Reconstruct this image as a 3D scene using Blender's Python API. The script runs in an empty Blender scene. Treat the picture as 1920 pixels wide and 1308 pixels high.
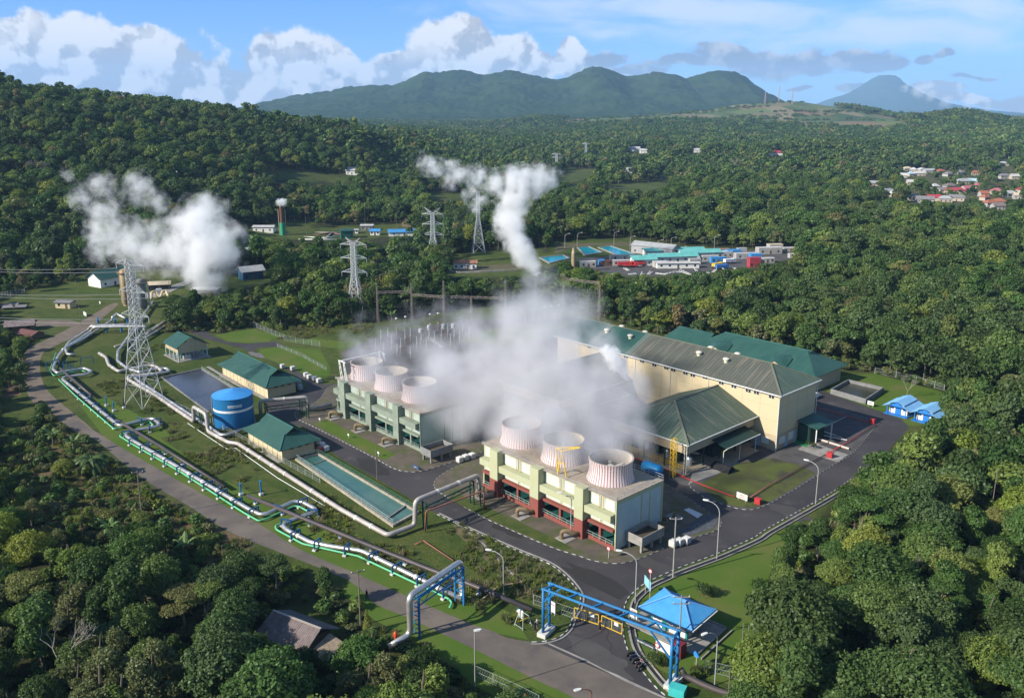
import bpy, math, random
import numpy as np
from mathutils import Vector, Matrix
R = math.radians
random.seed(7)
SC = bpy.context.scene
COL = SC.collection

# ------------------------------------------------------------------ camera
F = 1610.0; CY = 600.0; H = 80.0            # focal length in photo pixels, row of the optical axis, eye height
PT = math.atan(395 / F); CT, ST = math.cos(PT), math.sin(PT)
cd = bpy.data.cameras.new('camera'); cam = bpy.data.objects.new('camera', cd); COL.objects.link(cam)
cam.location = (0, 0, H); cam.rotation_euler = (R(90) - PT, 0, 0)
cd.sensor_width = 36; cd.lens = F / 1920 * 36; cd.shift_y = -54 / 1920
cd.clip_start = 1; cd.clip_end = 40000
SC.camera = cam
# ------------------------------------------------------------------ render, exposure
SC.view_settings.view_transform = 'Standard'; SC.view_settings.look = 'None'
SC.view_settings.gamma = 1; SC.view_settings.use_curve_mapping = False
SC.view_settings.exposure = 0.75
cy = SC.cycles
cy.max_bounces = 8; cy.diffuse_bounces = 2; cy.glossy_bounces = 2; cy.transmission_bounces = 2
cy.volume_bounces = 4; cy.transparent_max_bounces = 16
cy.use_denoising = True; cy.caustics_reflective = False; cy.caustics_refractive = False
cy.sample_clamp_indirect = 4
cy.volume_step_rate = 1.0; cy.volume_max_steps = 256
# ------------------------------------------------------------------ sun
SAZ = R(64); SEL = R(31)                     # azimuth the shadows run to, sun height
sd = bpy.data.lights.new('sun', 'SUN'); sd.energy = 5.0; sd.angle = R(0.6); sd.color = (1.0, 0.93, 0.82)
sun = bpy.data.objects.new('sun', sd); COL.objects.link(sun)
LD = Vector((math.sin(SAZ) * math.cos(SEL), math.cos(SAZ) * math.cos(SEL), -math.sin(SEL)))
sun.rotation_euler = LD.to_track_quat('-Z', 'Y').to_euler()

# ------------------------------------------------------------------ pixel <-> place (used only to find where things stand)
def ray(px, py):
    yc = CY - py
    return ((px - 960.0), F * CT + yc * ST, yc * CT - F * ST)
def EL(py):
    r = ray(960, py); return r[2] / r[1]
def G(px, py, z=0.0):
    r = ray(px, py); t = (z - H) / r[2]
    return Vector((r[0] * t, r[1] * t, z))
def proj(x, y, z):
    d = y * CT - (z - H) * ST; v = (z - H) * CT + y * ST
    return (960 + F * x / d, CY - F * v / d)
AU = R(137.7)
U = Vector((math.sin(AU), math.cos(AU), 0)); V = Vector((-U.y, U.x, 0)); RZ = math.atan2(U.y, U.x)
def W(u, v, z=0): return U * u + V * v + Vector((0, 0, z))
def UV(px, py, z=0):
    g = G(px, py, z); return (g.dot(U), g.dot(V))
def zat(x, y, py):
    return H + y * EL(py)

# ------------------------------------------------------------------ node helpers
class NT:
    def __init__(s, tree): s.t = tree; s.n = tree.nodes; s.l = tree.links
    def add(s, ty, **kw):
        n = s.n.new(ty)
        for k, v in kw.items(): setattr(n, k, v)
        return n
    def put(s, sock, v):
        if hasattr(v, 'is_output') or hasattr(v, 'node'): s.l.new(v, sock)
        else: sock.default_value = v
    def math(s, op, a, b=0.0, c=0.0, clamp=False):
        n = s.add('ShaderNodeMath', operation=op, use_clamp=clamp)
        s.put(n.inputs[0], a); s.put(n.inputs[1], b)
        if op in ('MULTIPLY_ADD', 'SMOOTH_MAX', 'SMOOTH_MIN', 'WRAP', 'COMPARE'): s.put(n.inputs[2], c)
        return n.outputs[0]
    def vec(s, op, a, b=(0, 0, 0), out=0):
        n = s.add('ShaderNodeVectorMath', operation=op); s.put(n.inputs[0], a)
        if op == 'SCALE': s.put(n.inputs['Scale'], b)
        else: s.put(n.inputs[1], b)
        return n.outputs['Value'] if op in ('DISTANCE', 'LENGTH', 'DOT_PRODUCT') else n.outputs[0]
    def mix(s, f, a, b):
        n = s.add('ShaderNodeMix', data_type='RGBA'); s.put(n.inputs[0], f); s.put(n.inputs[6], a); s.put(n.inputs[7], b)
        return n.outputs[2]
    def mapr(s, v, a, b, c=0.0, d=1.0, smooth=True):
        n = s.add('ShaderNodeMapRange', interpolation_type='SMOOTHSTEP' if smooth else 'LINEAR')
        for i, x in enumerate((v, a, b, c, d)): s.put(n.inputs[i], x)
        return n.outputs[0]
    def noise(s, vec, scale, detail=3, rough=0.5, dist=0.0, dim='3D'):
        n = s.add('ShaderNodeTexNoise', noise_dimensions=dim); s.put(n.inputs['Vector'], vec)
        s.put(n.inputs['Scale'], scale); n.inputs['Detail'].default_value = detail
        n.inputs['Roughness'].default_value = rough; n.inputs['Distortion'].default_value = dist
        return n
def c4(c): return (c[0], c[1], c[2], 1.0)

# ------------------------------------------------------------------ world: daylight sky with clouds by direction
wd = bpy.data.worlds.new('World'); SC.world = wd; wd.use_nodes = True
w = NT(wd.node_tree); w.n.clear()
sky = w.add('ShaderNodeTexSky', sky_type='NISHITA', sun_disc=False)
sky.sun_elevation = SEL; sky.sun_rotation = R(64 + 180); sky.altitude = 900; sky.air_density = 1.0
sky.dust_density = 0.6; sky.ozone_density = 1.6
tc = w.add('ShaderNodeTexCoord'); sp = w.add('ShaderNodeSeparateXYZ'); w.l.new(tc.outputs['Generated'], sp.inputs[0])
yy = w.math('MAXIMUM', sp.outputs[1], 0.08)
SX = w.math('DIVIDE', sp.outputs[0], yy); SE = w.math('DIVIDE', sp.outputs[2], yy)
cb = w.add('ShaderNodeCombineXYZ'); w.l.new(SX, cb.inputs[0]); w.l.new(SE, cb.inputs[1]); P = cb.outputs[0]
def skypt(px, py):
    r = ray(px, py); return (r[0] / r[1], r[2] / r[1], 0)
def blobs(lst, warp):
    acc = None
    for (px, py, rx, ry) in lst:
        c = skypt(px, py)
        d = w.vec('SUBTRACT', warp, c); d = w.vec('DIVIDE', d, (rx / 1680, ry / 1680, 1)); L = w.vec('LENGTH', d)
        f = w.math('SUBTRACT', 1.0, L)
        acc = f if acc is None else w.math('SMOOTH_MAX', acc, f, 0.25)
    return acc
n1 = w.noise(P, 26, 8, 0.58); na = w.noise(P, 22, 4, 0.5); n1s = w.noise(w.vec('ADD', P, (-0.009, 0.012, 0)), 22, 4, 0.5)
nb = w.noise(P, 9, 3, 0.5)
Pw = w.vec('ADD', P, w.vec('SCALE', w.vec('SUBTRACT', nb.outputs['Color'], (0.5, 0.5, 0.5)), 0.05))
cum = blobs([(60, 110, 220, 95), (190, 95, 210, 75), (300, 130, 150, 75), (40, 170, 320, 70), (-250, 120, 300, 110), (430, 150, 110, 40), (320, 175, 250, 38),
             (540, 100, 115, 58), (600, 130, 110, 55), (480, 150, 70, 45), (470, 172, 150, 35), (660, 150, 120, 40), (740, 110, 50, 25), (745, 130, 90, 40),
             (860, 90, 105, 55), (900, 115, 150, 50), (960, 95, 70, 40), (1000, 118, 90, 36), (1065, 95, 38, 26), (1080, 120, 70, 28), (1120, 130, 60, 18),
             (1915, 195, 45, 22), (1750, 175, 75, 16), (1800, 195, 110, 14)], Pw)
cv = w.math('ADD', cum, w.math('MULTIPLY', w.math('SUBTRACT', n1.outputs[0], 0.5), 1.35))
cm = w.mapr(cv, 0.04, 0.30)
shade = w.mapr(w.math('SUBTRACT', na.outputs[0], n1s.outputs[0]), -0.07, 0.08, smooth=False)  # light and shade painted into the clouds, as if lit from upper left
core = w.mapr(cum, 0.1, 0.75)
lowg = w.mapr(SE, skypt(0, 175)[1], skypt(0, 60)[1])
br = w.math('ADD', w.math('MULTIPLY', shade, 0.85), w.math('MULTIPLY', lowg, 0.38))
br = w.math('ADD', br, w.math('MULTIPLY', w.math('SUBTRACT', nb.outputs[0], 0.5), 1.6))
ccol = w.mix(w.mapr(w.math('ADD', br, w.math('MULTIPLY', w.math('SUBTRACT', n1.outputs[0], 0.5), 1.1)), 0.22, 0.85), c4((0.47, 0.47, 0.50)), c4((1.04, 1.01, 0.98)))
# flat grey stratocumulus bank right of centre
gr = blobs([(1130, 105, 65, 16), (1385, 105, 120, 24), (1440, 112, 160, 26), (1500, 122, 110, 16), (1620, 105, 75, 22), (1660, 120, 60, 14), (1290, 118, 110, 12), (1350, 88, 60, 14),
            (1730, 118, 22, 8), (1770, 112, 26, 9), (1800, 150, 30, 6), (1850, 150, 34, 5), (1500, 158, 26, 6), (1190, 128, 90, 12), (1600, 155, 40, 9)], Pw)
gv = w.math('ADD', gr, w.math('MULTIPLY', w.math('SUBTRACT', w.noise(w.vec('MULTIPLY', P, (1, 1.8, 1)), 34, 6, 0.6).outputs[0], 0.5), 1.5))
gm = w.math('MULTIPLY', w.mapr(gv, 0.0, 0.38), 0.95)
gcol = w.mix(w.mapr(w.math('ADD', shade, w.math('MULTIPLY', w.mapr(SE, skypt(0, 125)[1], skypt(0, 85)[1]), 0.8)), 0.5, 1.6), c4((0.25, 0.26, 0.31)), c4((0.66, 0.64, 0.64)))
# thin high cloud
ci = blobs([(1100, 15, 260, 34), (1350, 20, 380, 40), (1850, 25, 260, 60), (1700, 60, 500, 42), (1520, 60, 240, 12), (1150, 60, 150, 16), (1800, 5, 300, 40)], Pw)
cn = w.noise(w.vec('MULTIPLY', P, (1, 4.2, 1)), 7, 7, 0.6, 0.6)
im = w.mapr(w.math('ADD', w.math('MULTIPLY', ci, 0.55), w.math('MULTIPLY', w.math('SUBTRACT', cn.outputs[0], 0.5), 1.7)), -0.15, 0.65)
im = w.math('MULTIPLY', im, 0.72)
veil = w.math('MULTIPLY', w.mapr(SE, 0.13, 0.0), 0.12)
veil = w.math('ADD', veil, w.math('MULTIPLY', w.mapr(SX, 0.0, 0.55), 0.06))
CLD = 5.0                                    # cloud radiance beside the sky's own
skyn = w.vec('MULTIPLY', sky.outputs[0], (0.82, 0.88, 0.95)); skyc = w.vec('MULTIPLY', sky.outputs[0], (0.26, 0.48, 0.96))
a = w.mix(veil, skyc, c4(tuple(CLD * k for k in (0.62, 0.74, 0.92))))
a = w.mix(im, a, c4(tuple(CLD * k for k in (0.86, 0.91, 1.0))))
a = w.mix(cm, a, w.vec('SCALE', ccol, CLD))
a = w.mix(gm, a, w.vec('SCALE', gcol, CLD))
front = w.math('MULTIPLY', w.mapr(sp.outputs[1], 0.08, 0.25), w.mapr(SE, 0.5, 0.2))
a = w.mix(front, skyn, a)
bg = w.add('ShaderNodeBackground'); w.l.new(a, bg.inputs[0]); bg.inputs[1].default_value = 0.12
ow = w.add('ShaderNodeOutputWorld'); w.l.new(bg.outputs[0], ow.inputs[0])
wd.cycles.sampling_method = 'MANUAL'; wd.cycles.sample_map_resolution = 512

# ------------------------------------------------------------------ mesh builder
class MB:
    def __init__(s): s.v = []; s.f = []; s.m = []; s.M = None
    def add(s, vs, fs, m=0):
        b = len(s.v)
        for p in vs:
            p = Vector(p)
            if s.M is not None: p = s.M @ p
            s.v.append((p.x, p.y, p.z))
        for f in fs: s.f.append([b + i for i in f]); s.m.append(m)
        return s
    def poly(s, pts, m=0): return s.add(pts, [list(range(len(pts)))], m)
    def box(s, x0, x1, y0, y1, z0, z1, m=0):
        v = [(x0, y0, z0), (x1, y0, z0), (x1, y1, z0), (x0, y1, z0), (x0, y0, z1), (x1, y0, z1), (x1, y1, z1), (x0, y1, z1)]
        return s.add(v, [(0, 3, 2, 1), (4, 5, 6, 7), (0, 1, 5, 4), (1, 2, 6, 5), (2, 3, 7, 6), (3, 0, 4, 7)], m)
    def prism(s, pts, z0, z1, m=0, mt=None):
        n = len(pts); v = [(p[0], p[1], z0) for p in pts] + [(p[0], p[1], z1) for p in pts]
        s.add(v, [(i, (i + 1) % n, n + (i + 1) % n, n + i) for i in range(n)], m)
        return s.add([(p[0], p[1], z1) for p in pts], [list(range(n))], m if mt is None else mt)
    def beam(s, p, q, w=0.1, h=None, m=0):
        p = Vector(p); q = Vector(q); h = w if h is None else h
        d = (q - p); L = d.length
        if L < 1e-6: return s
        d /= L; up = Vector((0, 0, 1)) if abs(d.z) < 0.95 else Vector((0, 1, 0))
        a = d.cross(up).normalized() * (w / 2); b = a.normalized().cross(d) * (h / 2)
        v = [p - a - b, p + a - b, p + a + b, p - a + b, q - a - b, q + a - b, q + a + b, q - a + b]
        return s.add(v, [(0, 3, 2, 1), (4, 5, 6, 7), (0, 1, 5, 4), (1, 2, 6, 5), (2, 3, 7, 6), (3, 0, 4, 7)], m)
    def rings(s, rs, m=0, cap=(True, True)):
        n = len(rs[0]); v = [p for r in rs for p in r]; fs = []
        for k in range(len(rs) - 1):
            for i in range(n):
                j = (i + 1) % n; fs.append((k * n + i, k * n + j, (k + 1) * n + j, (k + 1) * n + i))
        if cap[0]: fs.append(list(range(n))[::-1])
        if cap[1]: fs.append([(len(rs) - 1) * n + i for i in range(n)])
        return s.add(v, fs, m)
    def lathe(s, prof, c=(0, 0, 0), n=16, m=0, cap=(False, False)):
        rs = [[(c[0] + r * math.cos(2 * math.pi * i / n), c[1] + r * math.sin(2 * math.pi * i / n), c[2] + z) for i in range(n)] for (r, z) in prof]
        return s.rings(rs, m, cap)
    def tube(s, path, r, m=0, n=8, r2=None, cap=(True, True)):
        path = [Vector(p) for p in path]; N = len(path); rs = []; a = None
        for k in range(N):
            if k == 0: t = path[1] - path[0]
            elif k == N - 1: t = path[-1] - path[-2]
            else: t = (path[k + 1] - path[k]).normalized() + (path[k] - path[k - 1]).normalized()
            t.normalize()
            if a is None:
                up = Vector((0, 0, 1)) if abs(t.z) < 0.9 else Vector((1, 0, 0)); a = up.cross(t).normalized()
            else:
                a = a - t * a.dot(t)
                if a.length < 1e-4: a = Vector((1, 0, 0)).cross(t)
                a.normalize()
            b = t.cross(a); rr = r if r2 is None else r + (r2 - r) * k / (N - 1)
            sc = 1.0
            if 0 < k < N - 1:
                cs = (path[k + 1] - path[k]).normalized().dot((path[k] - path[k - 1]).normalized()); sc = 1.0 / max(0.6, math.sqrt((1 + cs) / 2))
            rs.append([path[k] + (a * math.cos(2 * math.pi * i / n) + b * math.sin(2 * math.pi * i / n)) * rr * (sc if sc < 1.2 else 1.1) for i in range(n)])
        return s.rings(rs, m, cap)
    def build(s, name, mats, parent=None, smooth=False, loc=None, rz=0, label=None):
        me = bpy.data.meshes.new(name); me.from_pydata(s.v, [], s.f)
        if not isinstance(mats, (list, tuple)): mats = [mats]
        for q in mats: me.materials.append(q)
        me.polygons.foreach_set('material_index', s.m)
        if smooth: me.polygons.foreach_set('use_smooth', [True] * len(s.f))
        me.update()
        o = bpy.data.objects.new(name, me); COL.objects.link(o)
        if parent: o.parent = parent
        if loc is not None: o.location = loc; o.rotation_euler[2] = rz
        if label: o['label'] = label
        return o
def fillet(path, rad=1.0, n=4):
    path = [Vector(p) for p in path]; out = [path[0]]
    for k in range(1, len(path) - 1):
        a, b, c = path[k - 1], path[k], path[k + 1]
        d1 = a - b; d2 = c - b; q = min(rad, d1.length * 0.45, d2.length * 0.45)
        if d1.length < 1e-3 or d2.length < 1e-3: continue
        p0 = b + d1.normalized() * q; p2 = b + d2.normalized() * q
        for i in range(n + 1):
            t = i / n; out.append(p0 * (1 - t) ** 2 + b * 2 * t * (1 - t) + p2 * t * t)
    out.append(path[-1]); return out
def tag(o, label=None, cat=None, group=None, kind=None):
    if label: o['label'] = label
    if cat: o['category'] = cat
    if group: o['group'] = group
    if kind: o['kind'] = kind
    return o
def thing(name, label, cat, loc=(0, 0, 0), rz=0.0, group=None):
    o = bpy.data.objects.new(name, None); COL.objects.link(o); o.empty_display_size = 0.5
    o.location = loc; o.rotation_euler = (0, 0, rz)
    return tag(o, label, cat, group)
def copytree(o, loc, rz=None, label=None, sc=None):
    r = o.copy(); COL.objects.link(r); r.location = loc
    if rz is not None: r.rotation_euler[2] = rz
    if label: r['label'] = label
    if sc is not None: r.scale = sc if not isinstance(sc, float) else (sc, sc, sc)
    for ch in list(o.children):
        c = ch.copy(); COL.objects.link(c); c.parent = r
        for g in ch.children:
            d = g.copy(); COL.objects.link(d); d.parent = c
    return r

# ------------------------------------------------------------------ materials
MATS = {}
def mat(name, col, rough=0.8, metal=0.0, col2=None, scale=1.0, amt=0.5, stretch=(1, 1, 1), bump=0.0, bscale=None, spec=0.3, stain=None, detail=4):
    if name in MATS: return MATS[name]
    m = bpy.data.materials.new(name); m.use_nodes = True; t = NT(m.node_tree); t.n.clear()
    b = t.add('ShaderNodeBsdfPrincipled'); o = t.add('ShaderNodeOutputMaterial'); t.l.new(b.outputs[0], o.inputs[0])
    b.inputs['Roughness'].default_value = rough; b.inputs['Metallic'].default_value = metal
    b.inputs['Specular IOR Level'].default_value = spec
    tcn = t.add('ShaderNodeTexCoord').outputs['Object']
    vs = t.vec('MULTIPLY', tcn, stretch)
    if col2 is None: col2 = tuple(k * 0.75 for k in col)
    n = t.noise(vs, scale, detail, 0.6)
    f = t.mapr(n.outputs[0], 0.5 - 0.25, 0.5 + 0.2)
    colr = t.mix(t.math('MULTIPLY', f, amt), c4(col), c4(col2))
    if stain:
        n2 = t.noise(t.vec('MULTIPLY', tcn, stain[1]), stain[2], 5, 0.65)
        colr = t.mix(t.mapr(n2.outputs[0], stain[3], stain[3] + 0.18, 0, stain[4]), colr, c4(stain[0]))
    t.l.new(colr, b.inputs['Base Color'])
    if bump:
        nb = t.noise(tcn, bscale or scale * 4, 4, 0.6); bp = t.add('ShaderNodeBump'); bp.inputs['Strength'].default_value = bump
        bp.inputs['Distance'].default_value = 0.1; t.l.new(nb.outputs[0], bp.inputs['Height']); t.l.new(bp.outputs[0], b.inputs['Normal'])
    MATS[name] = m; return m

# ------------------------------------------------------------------ terrain
def Rw(y, row): return H + y * EL(row)
COLS = [
 (-900, [(350, 0), (450, 12), (600, 60), (800, 130), (1100, 130), (2500, 60), (4000, 40)]),
 (-300, [(350, 0), (430, 6), (520, 25), (680, Rw(680, 200)), (800, Rw(800, 145)), (1050, Rw(1050, 165)), (2000, 60), (4000, 30)]),
 (0, [(390, 0), (470, 8), (570, 30), (700, Rw(700, 222)), (820, Rw(820, 168)), (1050, Rw(1050, 185)), (2000, 50), (4000, 30)]),
 (60, [(390, 0), (470, 8), (570, 28), (700, Rw(700, 232)), (830, Rw(830, 192)), (1050, Rw(1050, 200)), (2000, 50), (4000, 30)]),
 (250, [(420, 0), (510, 8), (620, 30), (760, Rw(760, 245)), (880, Rw(880, 207)), (1100, Rw(1100, 220)), (2000, 40), (4000, 25)]),
 (430, [(450, 0), (570, 6), (700, 28), (850, Rw(850, 252)), (950, Rw(950, 226)), (1200, Rw(1200, 245)), (2000, 30), (4000, 25)]),
 (520, [(500, 0), (650, 6), (800, 26), (900, Rw(900, 262)), (1000, Rw(1000, 245)), (1250, Rw(1250, 255)), (2000, 28), (4000, 25)]),
 (640, [(600, 0), (780, 12), (950, Rw(950, 270)), (1060, Rw(1060, 252)), (1300, Rw(1300, 260)), (2000, 25), (4000, 25)]),
 (740, [(700, 0), (950, 10), (1100, Rw(1100, 275)), (1300, Rw(1300, 266)), (2000, Rw(2000, 252)), (2600, Rw(2600, 246)), (4000, 20)]),
 (900, [(900, 0), (1300, 8), (1900, Rw(1900, 260)), (2600, Rw(2600, 244)), (4000, 20)]),
 (1050, [(900, 0), (1400, 6), (2000, Rw(2000, 258)), (2600, Rw(2600, 236)), (3000, Rw(3000, 226)), (4000, 30)]),
 (1150, [(900, 0), (1400, 6), (2000, Rw(2000, 256)), (2500, Rw(2500, 230)), (3000, Rw(3000, 218)), (4000, 30)]),
 (1300, [(1000, 0), (1500, 8), (2200, Rw(2200, 252)), (2600, Rw(2600, 226)), (3000, Rw(3000, 209)), (3300, Rw(3300, 207)), (4000, 30)]),
 (1400, [(1000, 0), (1500, 8), (2200, Rw(2200, 252)), (2600, Rw(2600, 224)), (3000, Rw(3000, 200)), (3200, Rw(3200, 196)), (4000, 30)]),
 (1480, [(1000, 0), (1500, 8), (2200, Rw(2200, 250)), (2600, Rw(2600, 222)), (3000, Rw(3000, 197)), (3200, Rw(3200, 194)), (4000, 30)]),
 (1580, [(1000, 0), (1600, 10), (2200, Rw(2200, 246)), (2600, Rw(2600, 222)), (3000, Rw(3000, 206)), (3200, Rw(3200, 206)), (4000, 30)]),
 (1700, [(1000, 0), (1600, 10), (2200, Rw(2200, 242)), (2600, Rw(2600, 228)), (3000, Rw(3000, 221)), (4000, 30)]),
 (1800, [(950, 0), (1600, 10), (2000, Rw(2000, 236)), (2300, Rw(2300, 219)), (2600, Rw(2600, 218)), (4000, 30)]),
 (1930, [(900, 0), (1500, 10), (1900, Rw(1900, 246)), (2200, Rw(2200, 235)), (2600, Rw(2600, 232)), (4000, 30)]),
 (2600, [(900, 0), (1500, 20), (1900, 40), (2600, 60), (4000, 40)])]
CX = np.array([c[0] for c in COLS], float)
def vnoise(x, y, s, seed=0):
    x = np.asarray(x, float) / s; y = np.asarray(y, float) / s
    xi = np.floor(x); yi = np.floor(y); fx = x - xi; fy = y - yi
    fx = fx * fx * (3 - 2 * fx); fy = fy * fy * (3 - 2 * fy)
    def h(a, b):
        q = np.sin(a * 127.1 + b * 311.7 + seed * 74.7) * 43758.5453; return q - np.floor(q)
    return (h(xi, yi) * (1 - fx) * (1 - fy) + h(xi + 1, yi) * fx * (1 - fy) + h(xi, yi + 1) * (1 - fx) * fy + h(xi + 1, yi + 1) * fx * fy) * 2 - 1
def TZ(x, y):
    x = np.atleast_1d(np.asarray(x, float)); y = np.atleast_1d(np.asarray(y, float))
    yy = np.maximum(y, 60); px = np.clip(960 + 1658 * x / yy, -899, 2599)
    zc = np.stack([np.interp(yy, [0] + [q[0] for q in c[1]] + [9000, 16000], [0] + [q[1] for q in c[1]] + [0, 0]) for c in COLS])
    k = np.clip(np.searchsorted(CX, px) - 1, 0, len(COLS) - 2); t = (px - CX[k]) / (CX[k + 1] - CX[k]); t = t * t * (3 - 2 * t)
    ar = np.arange(len(px)); z = zc[k, ar] * (1 - t) + zc[k + 1, ar] * t
    a = np.clip((yy - 520) / 500, 0, 1) * np.clip((9000 - yy) / 4000, 0, 1)
    z = z + a * (vnoise(x, y, 210, 1) * 5 + vnoise(x, y, 70, 2) * 2.2 + vnoise(x * .6, y, 330, 5) * 9 * np.clip((yy - 900) / 500, 0, 1))
    return z
def tz(x, y): return float(TZ(x, y)[0])
def GT(px, py):                               # where a sight line meets the terrain
    r = ray(px, py); y = 60.0; prev = y
    while y < 9000:
        x = r[0] / r[1] * y; z = H + y * r[2] / r[1]
        if z < tz(x, y): break
        prev = y; y *= 1.01
    lo, hi = prev, y
    for _ in range(18):
        m = (lo + hi) / 2
        if H + m * r[2] / r[1] < tz(r[0] / r[1] * m, m): hi = m
        else: lo = m
    x = r[0] / r[1] * hi; return Vector((x, hi, tz(x, hi)))
# ------------------------------------------------------------------ open ground seen in the photo (outlines as pixels on the ground)
CLEAR = {
 'plant': [(0, 556), (50, 548), (120, 530), (175, 506), (300, 506), (420, 520), (470, 505), (520, 515), (505, 530), (420, 545), (330, 552), (300, 600), (300, 622), (372, 622), (400, 626), (478, 612),
           (520, 618), (640, 612), (720, 600), (800, 590), (1000, 560), (1100, 585), (1180, 612), (1330, 655), (1360, 640), (1560, 690), (1640, 700), (1770, 735), (1785, 775),
           (1740, 800), (1672, 835), (1600, 900), (1540, 965), (1490, 1000), (1450, 1060), (1425, 1110), (1425, 1180), (1410, 1230), (1395, 1308), (1395, 1400), (1000, 1400), (1000, 1330), (900, 1290), (850, 1240), (790, 1215),
           (735, 1205), (690, 1145), (650, 1110), (600, 1085), (540, 1055), (440, 1010), (350, 960), (290, 915), (225, 870), (165, 820), (120, 790), (75, 745), (50, 715), (45, 660), (70, 640), (20, 620), (0, 610)],
 'shed': [(840, 520), (845, 478), (900, 470), (1010, 465), (1040, 480), (1060, 500), (1000, 520)],
 'camp': [(1020, 500), (1030, 452), (1180, 446), (1300, 462), (1440, 468), (1500, 466), (1500, 480), (1440, 500), (1330, 510), (1230, 522), (1150, 516), (1060, 490)],
 'upper': [(420, 440), (430, 420), (560, 428), (640, 424), (700, 424), (775, 430), (790, 442), (700, 446), (600, 450), (440, 448)],
 'upper2': [(455, 440), (520, 415), (600, 415), (560, 440)],
 'field1': [(500, 320), (560, 318), (660, 330), (655, 345), (560, 340), (495, 330)],
 'field2': [(800, 362), (870, 360), (875, 374), (800, 378)],
 'field3': [(1040, 330), (1060, 316), (1120, 316), (1120, 326), (1090, 340), (1050, 345)],
 'field4': [(690, 420), (780, 418), (785, 430), (700, 428)],
 'burn': [(1120, 348), (1240, 340), (1260, 350), (1180, 362)],
 'hut': [(490, 1190), (520, 1135), (560, 1130), (640, 1168), (650, 1185), (630, 1205), (560, 1215), (500, 1205)],
 'leftroad': [(0, 740), (60, 730), (75, 760), (0, 840)],
}
FIELDS = {'plateau': [(1060, 222), (1060, 212), (1180, 206), (1300, 203), (1390, 192), (1500, 190), (1580, 202), (1700, 225), (1690, 243), (1560, 240), (1440, 232), (1300, 226), (1200, 228), (1100, 236), (1050, 232)]}
CLEAR.update({'v%d' % i: q for i, q in enumerate([[(1680, 318), (1750, 316), (1755, 332), (1690, 336)], [(1755, 322), (1840, 322), (1840, 332), (1755, 334)], [(1740, 352), (1790, 336), (1845, 340), (1850, 362), (1800, 370), (1745, 366)], [(1700, 368), (1810, 368), (1810, 380), (1700, 382)], [(1838, 360), (1885, 355), (1890, 392), (1838, 390)], [(1870, 328), (1920, 330), (1920, 340), (1870, 340)], [(1885, 356), (1920, 352), (1920, 374), (1885, 374)], [(1628, 340), (1650, 340), (1650, 352), (1628, 352)], [(1655, 357), (1682, 357), (1682, 370), (1655, 370)], [(1868, 304), (1895, 304), (1895, 314), (1868, 314)], [(1698, 338), (1716, 338), (1716, 348), (1698, 348)], [(1440, 284), (1472, 284), (1472, 293), (1440, 293)], [(1178, 277), (1218, 279), (1218, 289), (1178, 287)], [(1296, 281), (1318, 281), (1318, 288), (1296, 288)], [(1168, 318), (1190, 318), (1190, 327), (1168, 327)], [(1234, 329), (1256, 329), (1256, 337), (1234, 337)], [(650, 320), (672, 320), (672, 329), (650, 329)]])})
VILL = [(1620, 345), (1680, 318), (1760, 322), (1850, 300), (1920, 300), (1920, 385), (1840, 392), (1760, 388), (1690, 378), (1640, 368)]
GARDEN = [(0, 850), (90, 800), (200, 860), (350, 960), (470, 1020), (400, 1060), (260, 1010), (120, 980), (0, 960)]
def inpoly(px, py, poly):
    px = np.asarray(px, float); py = np.asarray(py, float); ins = np.zeros(px.shape, bool); n = len(poly)
    for i in range(n):
        x1, y1 = poly[i]; x2, y2 = poly[(i + 1) % n]
        if y1 == y2: continue
        c = ((y1 > py) != (y2 > py)) & (px < (x2 - x1) * (py - y1) / (y2 - y1) + x1); ins ^= c
    return ins
def projv(x, y, z):
    d = np.maximum(y * CT - (z - H) * ST, 1.0); v = (z - H) * CT + y * ST
    return 960 + F * x / d, CY - F * v / d

# ------------------------------------------------------------------ ground sheet
ys = np.concatenate([np.arange(-160, 350, 4.0), 350 * 1.018 ** np.arange(0, 208)]); ns = 420
sv = np.linspace(-1.25, 1.25, ns)
YY, SS = np.meshgrid(ys, sv, indexing='ij'); XX = SS * (np.maximum(YY, 0) + 260)
XX = XX.ravel(); YY = YY.ravel(); ZZ = TZ(XX, YY)
px, py = projv(XX, YY, ZZ); clear = np.zeros(len(XX), bool)
for k, p_ in CLEAR.items(): clear |= inpoly(px, py, p_) & (YY > 70)
fld = inpoly(px, py, FIELDS['plateau']) & (YY > 2000)
vil = inpoly(px, py, VILL) & (YY > 500)
gard = inpoly(px, py, GARDEN) & (YY > 60)
me = bpy.data.meshes.new('ground'); nv = len(XX); me.vertices.add(nv)
me.vertices.foreach_set('co', np.stack([XX, YY, ZZ], 1).ravel())
i = np.arange((len(ys) - 1) * (ns - 1)); r_ = i // (ns - 1); c_ = i % (ns - 1); a0 = r_ * ns + c_
quads = np.stack([a0, a0 + 1, a0 + ns + 1, a0 + ns], 1)
def fill_quads(me, quads):
    n = len(quads); me.loops.add(4 * n); me.loops.foreach_set('vertex_index', quads.ravel().astype(np.int32))
    me.polygons.add(n); me.polygons.foreach_set('loop_start', np.arange(0, 4 * n, 4, dtype=np.int32)); me.polygons.foreach_set('loop_total', np.full(n, 4, np.int32))
    me.update(calc_edges=True)
fill_quads(me, quads)
me.polygons.foreach_set('use_smooth', [True] * len(quads))
att = me.color_attributes.new('zone', 'FLOAT_COLOR', 'POINT')
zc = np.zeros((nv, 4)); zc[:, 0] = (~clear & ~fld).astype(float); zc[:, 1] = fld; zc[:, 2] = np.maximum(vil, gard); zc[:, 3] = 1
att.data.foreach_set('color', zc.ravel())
ground = bpy.data.objects.new('ground', me); COL.objects.link(ground); tag(ground, 'green grass and dark forest floor of the valley', kind='structure')
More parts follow.
